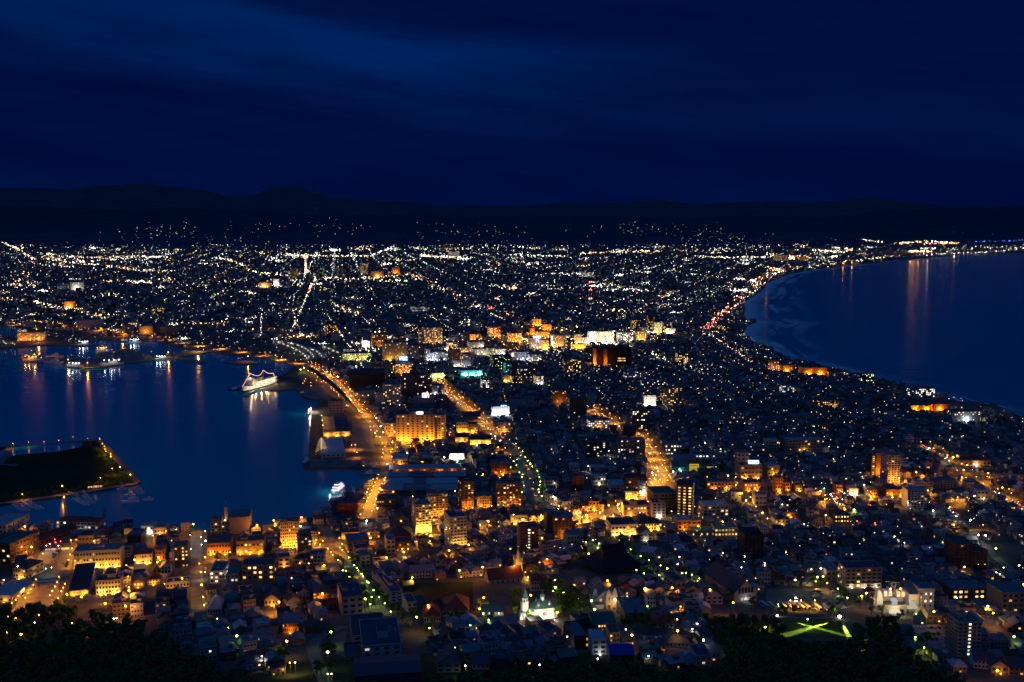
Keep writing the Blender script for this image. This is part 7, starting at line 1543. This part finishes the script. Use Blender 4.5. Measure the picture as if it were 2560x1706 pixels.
traffic([at(*q) for q in zp('D', '2100,480 2353,640')], 10, side=2.5); traffic([at(*q) for q in zp('D', '1390,45 1690,200')], 8, side=2.5); traffic([at(*q) for q in zp('D', '1650,610 1750,720')], 6, side=2.5); traffic([at(*q) for q in zp('G', '1830,320 2230,590')], 16, side=3)
# ================================================================== BOATS
def boat(reg, x, y, L, deg, kind='yacht', first=None, lit=None):
    p_ = at(*px(reg, x, y), -1.9); o = put({'yacht': 'sailing_yacht', 'motor': 'motor_boat', 'fish': 'fishing_boat', 'ship': 'harbour_ship'}[kind], None, None, (p_.x, p_.y, 0), math.radians(deg))
    bw = L * (.30 if kind != 'ship' else .18); g = MB(); hull(g, L, bw, -.4, L * .09 + .5, 0, .4); g.build('hull', sw if kind != 'fish' else pmat('boat_blue', (.10, .16, .26), .5), o)
    g = MB(); ch = L * .07 + .8; g.box(L * .05, 0, L * .09 + .5, L * .36, bw * .6, ch, 0); g.box(L * .12, 0, L * .09 + .5 + ch, L * .16, bw * .45, ch * .7, 0); g.build('cabin', sw, o)
    if kind == 'yacht': g = MB(); g.tube([(-L * .05, 0, 1), (-L * .05, 0, L * 1.25)], .1, 0, 5, .05); g.tube([(-L * .05, 0, 2), (L * .35, 0, 2)], .08, 0, 4); g.build('mast', METAL, o)
    elif kind in ('fish', 'ship'): g = MB(); g.tube([(-L * .2, 0, 1), (-L * .2, 0, L * .55)], .14, 0, 5, .07); g.tube([(L * .3, 0, 1), (L * .3, 0, L * .4)], .12, 0, 5, .06); g.build('mast', METAL, o)
    if lit:
        c_, pw = lit
        for i in range(4): g = MB(); g.octa((L * (-.3 + .2 * i), -bw * .3, L * .2 + 2), .45 if L < 30 else .8, 0); g.build('deck_lamp', BULB[c_], o)
        light(o, (0, -bw - 2, L * .2 + 3), c_, pw, .6); light(o, (-L * .3, -bw * .5 - 1, L * .2 + 3), c_, pw, .6)
    auto(o, first or ('white sailing yacht with bare mast' if kind == 'yacht' else 'small white motor boat'), 'boat', 'boats moored in the harbour', p_.x, p_.y)
for x, y in ((150, 600), (175, 620), (200, 640), (230, 655), (250, 580), (270, 595), (290, 605), (305, 620), (320, 630), (345, 632), (360, 635)): boat('A', x, y, 11, 8)
for i in range(9): boat('A', 700 + i * 11, 545 + i * 7, 8, 14, 'motor'); boat('A', 765 + i * 9, 490 + i * 12, 8, 10, 'motor')
for i in range(4): boat('A', 625 + i * 24, 497 + i * 5, 8, 14, 'motor')
for x, y, L in ((1115, 455, 12), (1255, 450, 11), (1270, 465, 11), (1285, 480, 11), (1295, 498, 10), (1190, 515, 14), (1200, 575, 20), (1360, 555, 14), (1225, 540, 12)): boat('A', x, y, L, 12)
boat('B', 460, 205, 24, 85, 'ship', 'white patrol ship moored at the pier end'); boat('B', 970, 242, 22, 4, 'fish', 'dark fishing boat at the canal mouth'); boat('B', 1030, 325, 24, 4, 'fish', 'white fishing boat beside the canal road'); boat('B', 1080, 265, 12, 20, 'motor')
boat('F', 420, 865, 20, 5, 'fish', 'dark work barge beside the orange quay'); boat('F', 490, 1040, 26, 85, 'ship', 'squid boat with one dazzling lamp', ('w', 14000))
boat('E', 940, 470, 36, 10, 'ship', 'floodlit white vessel by the jetty', ('y', 4000)); boat('E', 690, 618, 42, -12, 'ship', 'white coastguard ship with deck lamps', ('k', 1500)); boat('E', 1030, 600, 52, 12, 'ship', 'long white ship with deck lamps at jetty', ('k', 1600))
boat('E', 1480, 548, 30, 8, 'ship', 'white ship with cold deck lamps', ('k', 1600)); boat('E', 770, 412, 34, 4, 'ship', 'small ship with cold white lamp', ('k', 3000)); boat('E', 1240, 392, 34, 5, 'ship', 'white ship in bright cold light', ('k', 3000))
boat('E', 1150, 385, 30, 5, 'fish', 'fishing boat in the far basin'); boat('E', 1390, 405, 36, 5, 'ship', 'pale ship in the far basin'); boat('E', 290, 562, 46, -8, 'ship', 'dark ship at the jetty head', ('o', 5000)); boat('E', 490, 585, 50, -10, 'ship', 'dark barge behind the jetty'); boat('E', 500, 530, 44, 5, 'ship', 'dark dredger on the jetty top side')
boat('E', 2150, 832, 26, 6, 'fish', 'dark low boat ahead of the dressed ferry'); boat('E', 2190, 812, 20, 4, 'fish', 'dark low boat beside the dressed ferry')
# excursion boat glowing violet white
p_ = at(*px('B', 752, 470), -1.9); o = tag(put('excursion_boat', None, None, (p_.x, p_.y, 0), math.radians(80)), 'glowing white three deck excursion boat at the pier', 'boat'); ANCH.append(('glowing excursion boat', p_.x, p_.y))
g = MB(); hull(g, 30, 9, -.5, 2.4, 0, .6); g.build('hull', sw, o)
for i, (L_, z) in enumerate(((24, 2.4), (20, 5.0), (12, 7.6))):
    g = MB(); g.box(1, 0, z, L_, 8 - i, 1.1, 0); g.box(1, 0, z + 2.3, L_ + 1, 8.4 - i, .3, 0); dk = g.build('deck', sw, o); g = MB(); g.box(1, 0, z + 1.1, L_ - .4, 7.8 - i, 1.2, 0); g.build('deck_window', emat('violet_white', (.85, .80, 1.0), 2.2), dk)
for y in (-11, 9): light(o, (-4, y, 6), 'k', 2600)
light(o, (-20, 0, 6), 'k', 2000)
pj = gpts(zp('B', '785,470 980,470 975,500 790,495')); g = MB(); sheet(g, pj, 1.7, 0, -3); tag(g.build('pier_ground', [QUAYM, QUAYM]), kind='structure')
pj = gpts(zp('B', '690,530 840,515 840,530 690,545')); g = MB(); sheet(g, pj, 1.6, 0, -3); tag(g.build('pier_ground', [QUAYM, QUAYM]), kind='structure')
# jetty lights with their reflections
for reg, x, y, c_, pw in (('E', 275, 545, 'y', 26000), ('E', 318, 502, 'o', 12000), ('E', 627, 550, 'o', 9000), ('E', 745, 592, 'o', 9000), ('E', 805, 577, 'o', 20000), ('E', 1098, 565, 'w', 12000), ('E', 1548, 482, 'o', 16000), ('E', 1820, 432, 'y', 30000), ('E', 1915, 485, 'y', 9000),
                          ('E', 1490, 388, 'o', 14000), ('E', 2055, 495, 'y', 7000), ('E', 355, 352, 'o', 30000), ('E', 92, 205, 'y', 26000), ('E', 25, 205, 'o', 18000), ('E', 338, 270, 'o', 20000), ('E', 850, 330, 'o', 16000), ('E', 930, 262, 'o', 20000), ('E', 1128, 300, 'o', 24000), ('E', 1400, 330, 'o', 12000), ('E', 1000, 270, 'o', 14000),
                          ('E', 1975, 478, 'o', 9000), ('E', 2280, 520, 'o', 9000), ('S', 305, 25, 'o', 9000), ('S', 585, 60, 'o', 14000), ('S', 870, 130, 'o', 9000), ('S', 975, 140, 'g', 7000), ('S', 1270, 440, 'o', 6000), ('S', 935, 520, 'w', 3000), ('S', 840, 570, 'w', 1200), ('S', 985, 570, 'w', 1200), ('E', 155, 478, 'o', 3000),
                          ('L', 1340, 688, 'o', 400000), ('L', 1380, 690, 'o', 300000), ('L', 1310, 690, 'y', 300000), ('L', 1430, 690, 'y', 120000), ('L', 1470, 692, 'w', 160000), ('L', 770, 800, 'o', 16000), ('L', 690, 805, 'o', 9000), ('L', 1710, 715, 'w', 9000), ('L', 930, 818, 'o', 20000), ('K', 2340, 920, 'o', 60000)):
    q = px(reg, x, y); h = 12; p_ = at(q[0], q[1], h)
    if not is_land(p_.x, p_.y): continue
    o = put('harbour_mast_lamp', None, None, p_); put('pole', pole_mesh(12), o)
    put('lamp_head', head_mesh(c_, 2.2 if reg == 'L' else .9), o, (0, -1, h + .4)); light(o, (0, -4 if reg == 'L' else -2.2, h - .6), c_, pw, 3.0 if reg == 'L' else .7)
    auto(o, LNAME[c_] + ' mast lamp on the waterfront', 'mast lamp', 'mast lamps along the waterfront', p_.x, p_.y)
# ================================================================== ORDINARY HOUSES, BLOCK BY BLOCK
def in_foot(x, y, r):
    for f_ in FOOT:
        dx, dy = x - f_[0], y - f_[1]
        if abs(dx) > 130 or abs(dy) > 130: continue
        if abs(dx * f_[2] + dy * f_[3]) < f_[4] + r and abs(-dx * f_[3] + dy * f_[2]) < f_[5] + r: return True
    return False
def hides(x, y, z, w_, h):
    """would a house here stand in front of a landmark's face?"""
    a = proj(x, y, z); t = proj(x, y, z + h * 1.35); hw = w_ * .5 * 2489 / math.hypot(x, y)
    for xl, xr, yt, yb, dy in RECTS:
        if y < dy - 2 and a[0] + hw > xl + 1 and a[0] - hw < xr - 1 and t[1] < yb - .18 * (yb - yt) and a[1] > yt: return True
    return False
CELLS = []
hr = random.Random(23)
for zi, hd in enumerate(HEAD):
    a = math.radians(-hd); ca, sa = math.cos(a), math.sin(a)
    near = zi < 4
    y0, y1 = ((560, 1140), (560, 1140), (1120, 1910), (1120, 2620), (1890, 3420), (2590, 7600), (2590, 7600))[zi]
    sx, sy = ((12.5, 13.5), (12.5, 13.5), (14, 15), (14, 15), (17, 19), (26, 34), (26, 34))[zi]
    R_ = y1 * 1.25; nI, nJ = int(R_ * 1.1 / sx), int(R_ * 1.1 / sy)
    for i in range(-nI, nI):
        gx = i * sx + (i // 6) * 7.0
        for j in range(-nJ, nJ):
            gy = j * sy + (j // 2) * (6.0 if near else 9.0)
            x, y = gx * ca - gy * sa, gx * sa + gy * ca
            if y < y0 or y > y1 or abs(x) > .62 * y + 80: continue
            if zone(x, y) != zi: continue
            if y > 2600 and hr.random() < (.25 + .45 * min(1, (y - 2600) / 4000)): continue
            if hr.random() < .07: continue
            x += hr.uniform(-1.2, 1.2); y += hr.uniform(-1.2, 1.2)
            if not is_land(x, y): continue
            if pip(x, y, ISLE) or pip(x, y, JETTY) or pip(x, y, BREAK) or pip(x, y, PIER3): continue
            z = ground_h(x, y); q = proj(x, y, z)
            if q[1] > 1712 or q[0] < -260 or q[0] > 2830: continue
            big = hr.random() < (.10 if near else .2)
            w_, d = (hr.uniform(7.5, 11), hr.uniform(7.5, 10.5)) if near else (hr.uniform(8, 14), hr.uniform(8, 14))
            if y > 2600: w_, d = hr.uniform(9, 20), hr.uniform(9, 18)
            h = hr.uniform(4.6, 6.6)
            if big: w_, d, h = w_ * 1.15, d * 1.15, hr.uniform(7, 11)
            m = max(w_, d) * .5
            if any(pip(q[0], q[1], p_) for p_ in NOBUILD): continue
            if in_foot(x, y, m + .5) or (y < 3200 and blocked(x, y, m * .8 + 1)) or hides(x, y, z, w_, h): continue
            CELLS.append((x, y, z, w_, d, h, a + hr.uniform(-.03, .03), big, q[1], -12 < q[0] < 2572))
CELLS.sort(key=lambda c: math.hypot(c[0], c[1]))
WN = ['white', 'cream', 'grey', 'tan', 'brown', 'teal', 'pink', 'dark', 'lavender']; WWT = [5, 4, 4, 3, 2, 1, 1, 2, 2]
RN = ['blue', 'navy', 'dark', 'brownred', 'red', 'green', 'pale', 'grey']; RWT = [6, 6, 4, 2, 2, 2, 1, 3]
RLAB = {'blue': 'slate blue', 'navy': 'navy', 'dark': 'black', 'brownred': 'russet', 'red': 'dark red', 'green': 'green', 'pale': 'pale', 'grey': 'grey'}
nh = nb = 0
g = MB(); FARM = [grid_mat('white', .022, 'mixed', 1.6), grid_mat('grey', .02, 'mixed', 1.6), grid_mat('tan', .02, 'warm', 1.6), grid_mat('dark', .02, 'white', 1.6)]
FARR = [roofm('blue'), roofm('navy'), roofm('dark'), roofm('brownred'), roofm('grey'), roofm('pale')]
GF = [MB() for _ in range(3)]
for x, y, z, w_, d, h, a, big, qy, inv in CELLS:
    wc, rc = hr.choices(WN, WWT)[0], hr.choices(RN, RWT)[0]
    al = 'x' if hr.random() < .5 else 'y'; kind = hr.random()
    if inv and not big and nh < 298:
        nh += 1
        o = put('house', None, None, (x, y, z), a); lab = 'gabled' if kind < .62 else 'hipped' if kind < .85 else 'flat roofed'
        b_ = MB(); b_.box(0, 0, -2.0, w_, d, h + 2, 0); b_.build('wall', wall(wc), o)
        b_ = MB()
        if kind < .62: b_.gable(0, 0, 0, w_, d, h, min(w_, d) * .30, 0, al, .5, 0, 1)
        elif kind < .85: b_.hip(0, 0, 0, w_, d, h, min(w_, d) * .26, 0)
        else: b_.box(0, 0, h + .003, w_ + .5, d + .5, .35, 0, bottom=True); b_.box(w_ * .2, d * .15, h + .353, w_ * .3, d * .3, 1.2, 1)
        ro = b_.build('roof', [roofm(rc), wall(wc)], o)
        if kind < .85 and hr.random() < .4: b_ = MB(); b_.box(w_ * .25, d * .2, h, .6, .6, min(w_, d) * .3 + .7, 0); b_.build('chimney', wall('brick'), ro)
        if hr.random() < .55:
            ax_, az_ = hr.choice((-1, 1)), h * hr.uniform(.45, .6); aw, ad = w_ * .28, d * hr.uniform(.5, .8)
            b_ = MB(); b_.box(ax_ * (w_ / 2 + aw / 2), hr.uniform(-.1, .1) * d, -2, aw, ad, az_ + 2, 0); an = b_.build('annexe', wall(wc), o)
            b_ = MB(); x0 = ax_ * (w_ / 2 - .1); x1 = ax_ * (w_ / 2 + aw + .4); q_ = [(x0, -ad / 2 - .3, az_ + .9), (x1, -ad / 2 - .3, az_ + .05), (x1, ad / 2 + .3, az_ + .05), (x0, ad / 2 + .3, az_ + .9)]
            b_.face(q_ if ax_ > 0 else q_[::-1]); b_.face([(a_, c_, e_ - .15) for a_, c_, e_ in (q_[::-1] if ax_ > 0 else q_)]); b_.build('roof', roofm(rc), an)
        if hr.random() < .3: b_ = MB(); b_.box(hr.uniform(-.2, .2) * w_, -d / 2 - .9, h * .48, w_ * .4, 1.7, .15, 0, bottom=True); b_.build('porch_roof', roofm(rc), o)
        lit = 0
        for i, wx in enumerate((-.3, 0.02, .3)):
            for zz in (.9, h * .55):
                L_ = hr.random()
                if L_ < .25: continue
                k_ = ('warm' if hr.random() < .6 else 'white' if hr.random() < .6 else 'orange') if L_ > .91 else 'dark'; lit += k_ != 'dark'
                window(o, wx * w_, -d / 2 - .02, zz, w_ * .16, 1.25, 0, k_)
        if hr.random() < .6: sgn = -1 if x > 0 else 1; window(o, sgn * (w_ / 2 + .02), 0, h * .55, 1.6, 1.2, math.pi / 2 * sgn, 'dark')
        auto(o, '%s %s house with %s roof%s' % (wc if wc != 'dark' else 'charcoal', lab, RLAB[rc], '' if not lit else ', lit window'), 'house', 'houses of the lower town', x, y)
    elif inv and big and nb < 160 and qy > 1000:
        nb += 1
        o = put('flat_roofed_block', None, None, (x, y, z), a); b_ = MB(); b_.box(0, 0, -2, w_, d, h + 2, 0); wm = wall(wc); b_.build('wall', wm, o)
        b_ = MB(); b_.box(0, 0, h + .003, w_ + .3, d + .3, .35, 0, bottom=True)
        for sx_, sy_, ww, dd in ((0, -1, w_ + .3, .3), (0, 1, w_ + .3, .3), (-1, 0, .3, d - .3), (1, 0, .3, d - .3)): b_.box(sx_ * w_ / 2, sy_ * d / 2, h + .356, ww, dd, .6, 1)
        b_.box(w_ * .2, d * .2, h + .36, w_ * .3, d * .28, 2.2, 1, top=0); b_.build('roof', [roofm(rc), wm], o)
        fl = int(h / 3); fl = max(2, fl); lit = 0
        for i in range(fl):
            for wx in (-.36, -.12, .12, .36):
                k_ = ('warm' if hr.random() < .6 else 'white') if hr.random() < .09 else 'dark'; lit += k_ != 'dark'
                window(o, wx * w_, -d / 2 - .02, h / fl * (i + .3), w_ * .15, 1.4, 0, k_)
        auto(o, '%s %d storey block, %s flat roof%s' % (wc if wc != 'dark' else 'charcoal', fl, RLAB[rc], '' if not lit else ', lit windows'), 'building', 'small flat roofed blocks', x, y)
    else:
        gg = GF[0 if y < 1500 else 1 if y < 2600 else 2]
        wi = hr.choices((0, 1, 2, 3), (4, 4, 3, 2))[0]; ri = 4 + hr.choices(range(6), (5, 6, 4, 2, 2, 1))[0]; u0 = hr.randint(0, 400) * 3.4
        if y > 2600 and big: h *= hr.uniform(1, 2.2)
        gg.box(x, y, z - .5, w_, d, h + .5, wi, a, top=ri, u0=u0)
        if kind < .6 and not big: gg.gable(x, y, z, w_, d, h, min(w_, d) * .3, ri, al, .4, a, wi)
        elif kind < .8 and not big: gg.hip(x, y, z, w_, d, h + .01, min(w_, d) * .25, ri, .4, a)
        elif y < 2600: gg.box(x, y, z + h + .01, w_ * .35, d * .35, 1.8, wi, a, top=ri, u0=u0)
for gg, nm in zip(GF, ('crowded_houses', 'midtown_houses', 'distant_city')):
    if gg.f: tag(gg.build(nm, FARM + FARR), kind='stuff')
# ================================================================== LIGHTS OF THE FAR CITY
LB = {}
FARC = {'w': (1, .88, .68), 'y': (1, .74, .42), 'o': (1, .46, .14), 'k': (.88, .95, 1), 'g': (.88, 1, .5), 'c': (.4, 1, .85), 'r': (1, .12, .10), 'b': (.12, .2, 1)}
fr = random.Random(77)
def glow(p_, c, r, s):
    LB.setdefault((c, s), MB()).octa((p_.x, p_.y, p_.z), r, 0)
def far_light(qx, qy, c, size=1.0, s=None):
    p_ = at(qx, qy, 6 if qy > 640 else 8)
    if p_.y < 900: return
    if not is_land(p_.x, p_.y): return
    p_.z = ground_h(p_.x, p_.y) + fr.uniform(4, 9)
    D = p_.y; r = max(.4, min(4.2, D * .00028)) * size
    glow(p_, c, r, s or fr.choice((2, 5, 5, 10)))
COLS = ['w', 'y', 'o', 'k', 'g', 'c', 'r']; CWT = [48, 18, 8, 16, 5, 2, 1]
# lamps strung along the street grid, street by street
for zi in (2, 3, 4, 5, 6):
    a = math.radians(-HEAD[zi]); ca, sa = math.cos(a), math.sin(a)
    y0, y1 = ((560, 1140), (560, 1140), (1120, 1910), (1120, 2620), (1890, 3420), (2590, 7600), (2590, 9500))[zi]
    sx, sy = ((12.5, 13.5), (12.5, 13.5), (14, 15), (14, 15), (17, 19), (26, 34), (26, 34))[zi]
    gap = (0, 0, 32, 32, 36, 48, 52)[zi]; R_ = y1 * 1.25
    for k_ in range(-int(R_ / (6 * sx)), int(R_ / (6 * sx))):
        gx = (k_ * 6 - .5) * sx + k_ * 7.0 - 3.5; tone = fr.choices(['w', 'k', 'y', 'o', 'g'], [46, 22, 16, 9, 7])[0]; dens = fr.choice((.25, .4, .55, .75, .95)); st_ = fr.choice((5, 5, 10))
        gy = -R_
        while gy < R_:
            gy += gap
            if fr.random() > dens * (.55 if zi > 4 else 1.0): continue
            x, y = gx * ca - gy * sa, gx * sa + gy * ca
            if y < y0 or y > y1 or abs(x) > .60 * y or zone(x, y) != zi or not is_land(x, y) or in_foot(x, y, 2): continue
            if y < 1750 and x < 380: continue
            q = proj(x, y, ground_h(x, y))
            if any(pip(q[0], q[1], p_) for p_ in NOBUILD): continue
            D = y; glow(Vector((x + fr.uniform(-2, 2) * (6 if zi > 4 else 1), y, 2 + fr.uniform(6, 8.5))), tone if fr.random() < .8 else fr.choice('wyko'), max(.40, D * .00026) * fr.choice((.4, .5, .6, .75, 1.0)) * (1.2 if zi in (2, 3, 4) else 1.0), st_)
# general scatter
cnt = 0
while cnt < 6500:
    qx = fr.uniform(-5, 2565); u = fr.random(); qy = 612 + 330 * u ** 1.55
    if qy > 900 and qx < 900: continue
    if qy < 624 and fr.random() < .55: continue
    cnt += 1; far_light(qx, qy, fr.choices(COLS, CWT)[0], fr.choice((.25, .3, .35, .4, .45, .5, .6, .75, 1.1)))
for _ in range(300):    # lit blocks: shops, depots and estates stand together
    qx = fr.uniform(-5, 2565); u = fr.random(); qy = 616 + 270 * u ** 1.5; n = fr.randint(8, 26); sx_ = fr.uniform(5, 20); cc = fr.choice(('wwy', 'wwk', 'wyo', 'oyw', 'wwww', 'wkg', 'oyy')); big_ = fr.choice((.6, .7, .8, 1.1))
    if qy > 860 and qx < 900: continue
    for _k in range(n): far_light(qx + fr.gauss(0, sx_), qy + fr.gauss(0, sx_ * .16), fr.choice(cc), big_ * fr.choice((.5, .7, 1.0, 1.3)), fr.choice((5, 10, 10)))
for _ in range(950):   # nearer districts on the right
    qx, qy = fr.uniform(1150, 2560), fr.uniform(880, 1330)
    far_light(qx, qy, fr.choices(['w', 'y', 'k', 'g', 'o'], [46, 20, 16, 9, 9])[0], fr.choice((.35, .45, .5, .6, .8, 1.0)), fr.choice((2, 5, 10)))
for _ in range(330):
    far_light(fr.uniform(1150, 2560), fr.uniform(1330, 1560), fr.choices(['w', 'y', 'k', 'g', 'o'], [40, 22, 14, 10, 14])[0], fr.uniform(.6, .9), 5)
for _ in range(120): far_light(fr.uniform(480, 1250), fr.uniform(1400, 1640), fr.choice('wyyok'), .7, 5)
def streak(reg, s, n, c, size=1.1, spread=2.5, st=10):
    pts = zp(reg, s); seg = [math.hypot(b_[0] - a[0], b_[1] - a[1]) for a, b_ in zip(pts, pts[1:])]; tot = sum(seg)
    for i in range(n):
        d = tot * (i + fr.random()) / n; j = 0
        while j < len(seg) - 1 and d > seg[j]: d -= seg[j]; j += 1
        t = d / seg[j]; a, b_ = pts[j], pts[j + 1]
        if fr.random() < .22: continue
        far_light(a[0] + (b_[0] - a[0]) * t + fr.gauss(0, spread * 1.8), a[1] + (b_[1] - a[1]) * t + fr.gauss(0, spread * .62), fr.choice(c), size * fr.choice((.5, .6, .7, .8, 1.0, 1.5)), st)
for a in (('I', '0,605 150,660 310,770', 60, 'oyyw', 1.2, 1.5), ('I', '400,760 700,800 1250,860 1560,880', 150, 'oyyow', 1.2, 3), ('I', '700,790 900,775', 26, 'w', 1.4, 2), ('I', '1150,965 1400,980', 50, 'wy', 1.4, 2.5), ('I', '0,990 330,1010', 50, 'wyo', 1.2, 3),
          ('I', '650,745 1250,750', 60, 'oyw', 1.0, 2), ('I', '1300,740 1510,745', 40, 'wy', 1.2, 2), ('I', '1980,760 2120,770 2353,880', 70, 'yow', 1.1, 2), ('I', '0,1120 460,1190 700,1220 830,1270 1060,1290', 190, 'ooyyw', 1.2, 4), ('I', '1200,1290 1800,1360 2100,1345', 70, 'oyo', 1.0, 3),
          ('I', '270,1330 600,1360', 30, 'o', 1.2, 1.5), ('I', '2220,1060 2353,1080', 24, 'wwy', 1.6, 2), ('J', '230,715 620,735 1030,735', 120, 'oyyw', 1.1, 2), ('J', '1510,730 1950,760', 90, 'wwyo', 1.3, 2.5), ('J', '0,890 330,910', 40, 'wyg', 1.1, 2.5), ('J', '0,1010 440,1000', 60, 'oyww', 1.3, 3),
          ('J', '555,890 525,980 480,1080', 60, 'oyoyr', 1.3, 1.6), ('J', '480,1080 390,1290', 40, 'wgw', 1.1, 1.2), ('J', '370,1300 330,1440', 26, 'wgy', 1.1, 1.2), ('J', '820,950 1170,930 1420,900 1530,960 1760,1050', 130, 'ooyyw', 1.2, 3), ('J', '1760,1050 2010,1170 2353,1280', 70, 'oroy', 1.1, 3),
          ('J', '1720,1200 1900,1310 2130,1410', 40, 'yg', 1.2, 1.2), ('J', '1650,1230 1830,1330 2050,1430', 30, 'yg', 1.1, 1.2), ('J', '690,1170 960,1280', 36, 'yow', 1.1, 3), ('J', '1130,965 1370,960', 26, 'gy', 1.7, 1.8), ('J', '1050,730 1280,640', 40, 'w', 1.0, 1.5), ('K', '0,720 480,740', 60, 'ww', 1.1, 3),
          ('K', '640,710 1260,690', 60, 'oyw', 1.2, 2.5), ('K', '1190,685 1255,690', 20, 'o', 1.4, 1), ('K', '60,830 300,800', 30, 'yw', 1.1, 2), ('K', '330,900 740,900', 50, 'wk', 1.2, 2), ('K', '830,1045 1260,1050', 60, 'wk', 1.3, 1.8), ('K', '830,1190 960,1150 1250,1050', 40, 'wcwr', 1.0, 1),
          ('K', '1780,1410 1900,1290 2050,1180', 150, 'oorry', 1.15, 4), ('K', '2050,1180 2200,1040 2353,900', 170, 'oyywr', 1.2, 5), ('K', '2000,1050 2180,1050', 50, 'w', 1.4, 2.5), ('K', '1840,750 2353,745', 60, 'yw', 1.1, 2), ('K', '2050,940 2250,980', 40, 'yw', 1.4, 3),
          ('L', '0,840 150,880', 60, 'oywr', 1.3, 4), ('L', '0,720 240,760', 60, 'wyo', 1.2, 4), ('L', '410,680 710,700', 70, 'yyw', 1.3, 2.2), ('L', '1170,620 1440,600 1720,615', 70, 'yow', 1.3, 2), ('L', '1430,625 1760,615', 40, 'o', 1.2, 1), ('L', '1300,690 1500,692', 40, 'oyy', 1.6, 1.5),
          ('L', '1360,725 1700,712 2000,700 2353,660', 50, 'w', .9, 1.5), ('L', '200,850 500,820 780,790 1090,735', 60, 'ywo', 1.1, 3), ('L', '840,580 1060,610', 26, 'wgy', 1.0, 1.5), ('L', '1830,610 2353,590', 26, 'b', .9, 1), ('L', '1850,660 2353,655', 30, 'w', .9, 3),
          ('G', '1750,1420 1700,1300', 2, 'o', 1, 2), ('G', '1830,320 2230,590', 40, 'owr', 1.0, 1), ('F', '0,260 520,330', 40, 'oyg', 1.1, 3), ('F', '300,330 560,340', 30, 'oy', 1.3, 2), ('F', '860,440 1150,470', 50, 'gyyw', 1.3, 3), ('F', '840,540 1050,560', 26, 'yg', 1.3, 2), ('F', '1210,340 1400,360', 36, 'oyw', 1.4, 3),
          ('F', '1620,690 1730,700', 20, 'yg', 1.4, 2), ('F', '1890,665 2080,660', 40, 'c', 1.3, 1), ('F', '1900,690 2050,690', 16, 'cw', 1.2, 1.5), ('G', '0,330 350,460', 90, 'oyyw', 1.4, 4), ('G', '370,320 680,410', 110, 'oyyw', 1.4, 4), ('G', '700,330 900,400', 70, 'wwyw', 1.5, 3), ('G', '960,290 1480,300', 90, 'wyw', 1.3, 3),
          ('G', '700,395 1000,410', 50, 'wyg', 1.2, 2), ('G', '1250,480 1450,560', 40, 'gyw', 1.2, 3), ('G', '1550,600 1760,660', 20, 'g', 1.1, 2), ('F', '1040,300 1190,300', 12, 'w', 1.3, .6), ('F', '780,330 1000,440', 20, 'yw', 1.1, 3)): streak(*a)
for k_ in range(9):   # slanting residential rows right of centre
    x0, y0 = 930 + k_ * 95, 1330 - k_ * 22; streak('K', '%d,%d %d,%d' % (x0, y0, x0 + 420, y0 - 190), 22, 'wwky', .9, .8, 5)
# scattered hill lights
for reg, s, n, c in (('I', '1140,520 1400,485 1500,470 1700,500 1900,540', 70, 'ckw'), ('I', '1160,545 1450,540 1700,530', 30, 'w'), ('I', '1990,620 2130,560 2240,530', 34, 'wwy'), ('I', '2050,490 2353,480', 14, 'w'), ('I', '1960,700 2353,600', 40, 'wy'), ('J', '20,505 200,470', 16, 'w'), ('J', '490,492 1180,495', 40, 'wk'),
                     ('J', '620,420 700,412', 12, 'yw'), ('J', '300,470 350,520', 6, 'r'), ('J', '1620,485 1850,490', 24, 'w'), ('J', '1870,510 2353,520', 36, 'wo'), ('J', '1540,590 1640,560', 14, 'w'), ('J', '2000,640 2353,600', 40, 'wy'), ('K', '930,485 1260,500', 50, 'kw'), ('K', '1340,490 1420,505', 14, 'y'), ('K', '0,520 200,520', 8, 'w'),
                     ('K', '440,510 730,520', 9, 'w'), ('K', '1550,500 1940,520', 36, 'wo'), ('K', '1600,560 2200,580', 50, 'wy'), ('K', '1350,660 1620,620', 30, 'w'), ('K', '880,450 1050,440 1280,440 1450,438 1850,458 2180,478', 7, 'r'), ('K', '1990,610 2353,650', 50, 'wg'), ('L', '0,640 220,620 650,600', 30, 'wy'), ('L', '410,485 630,486', 3, 'r'), ('L', '1600,510 2230,520', 8, 'w'), ('I', '300,660 1200,640', 30, 'wy')):
    streak(reg, s, int(n * .9), c, .45, 15, 5)
for reg, x, y, c, st in FAR_EXTRA: q = px(reg, x, y); far_light(q[0], q[1], c, 1.4 if st else 1.0, 14)
for (c, s), mb in LB.items():
    o = mb.build('far_city_lights', emat('far_glow_%s_%d' % (c, s), FARC[c], float(s))); o['kind'] = 'stuff'
finish_labels()
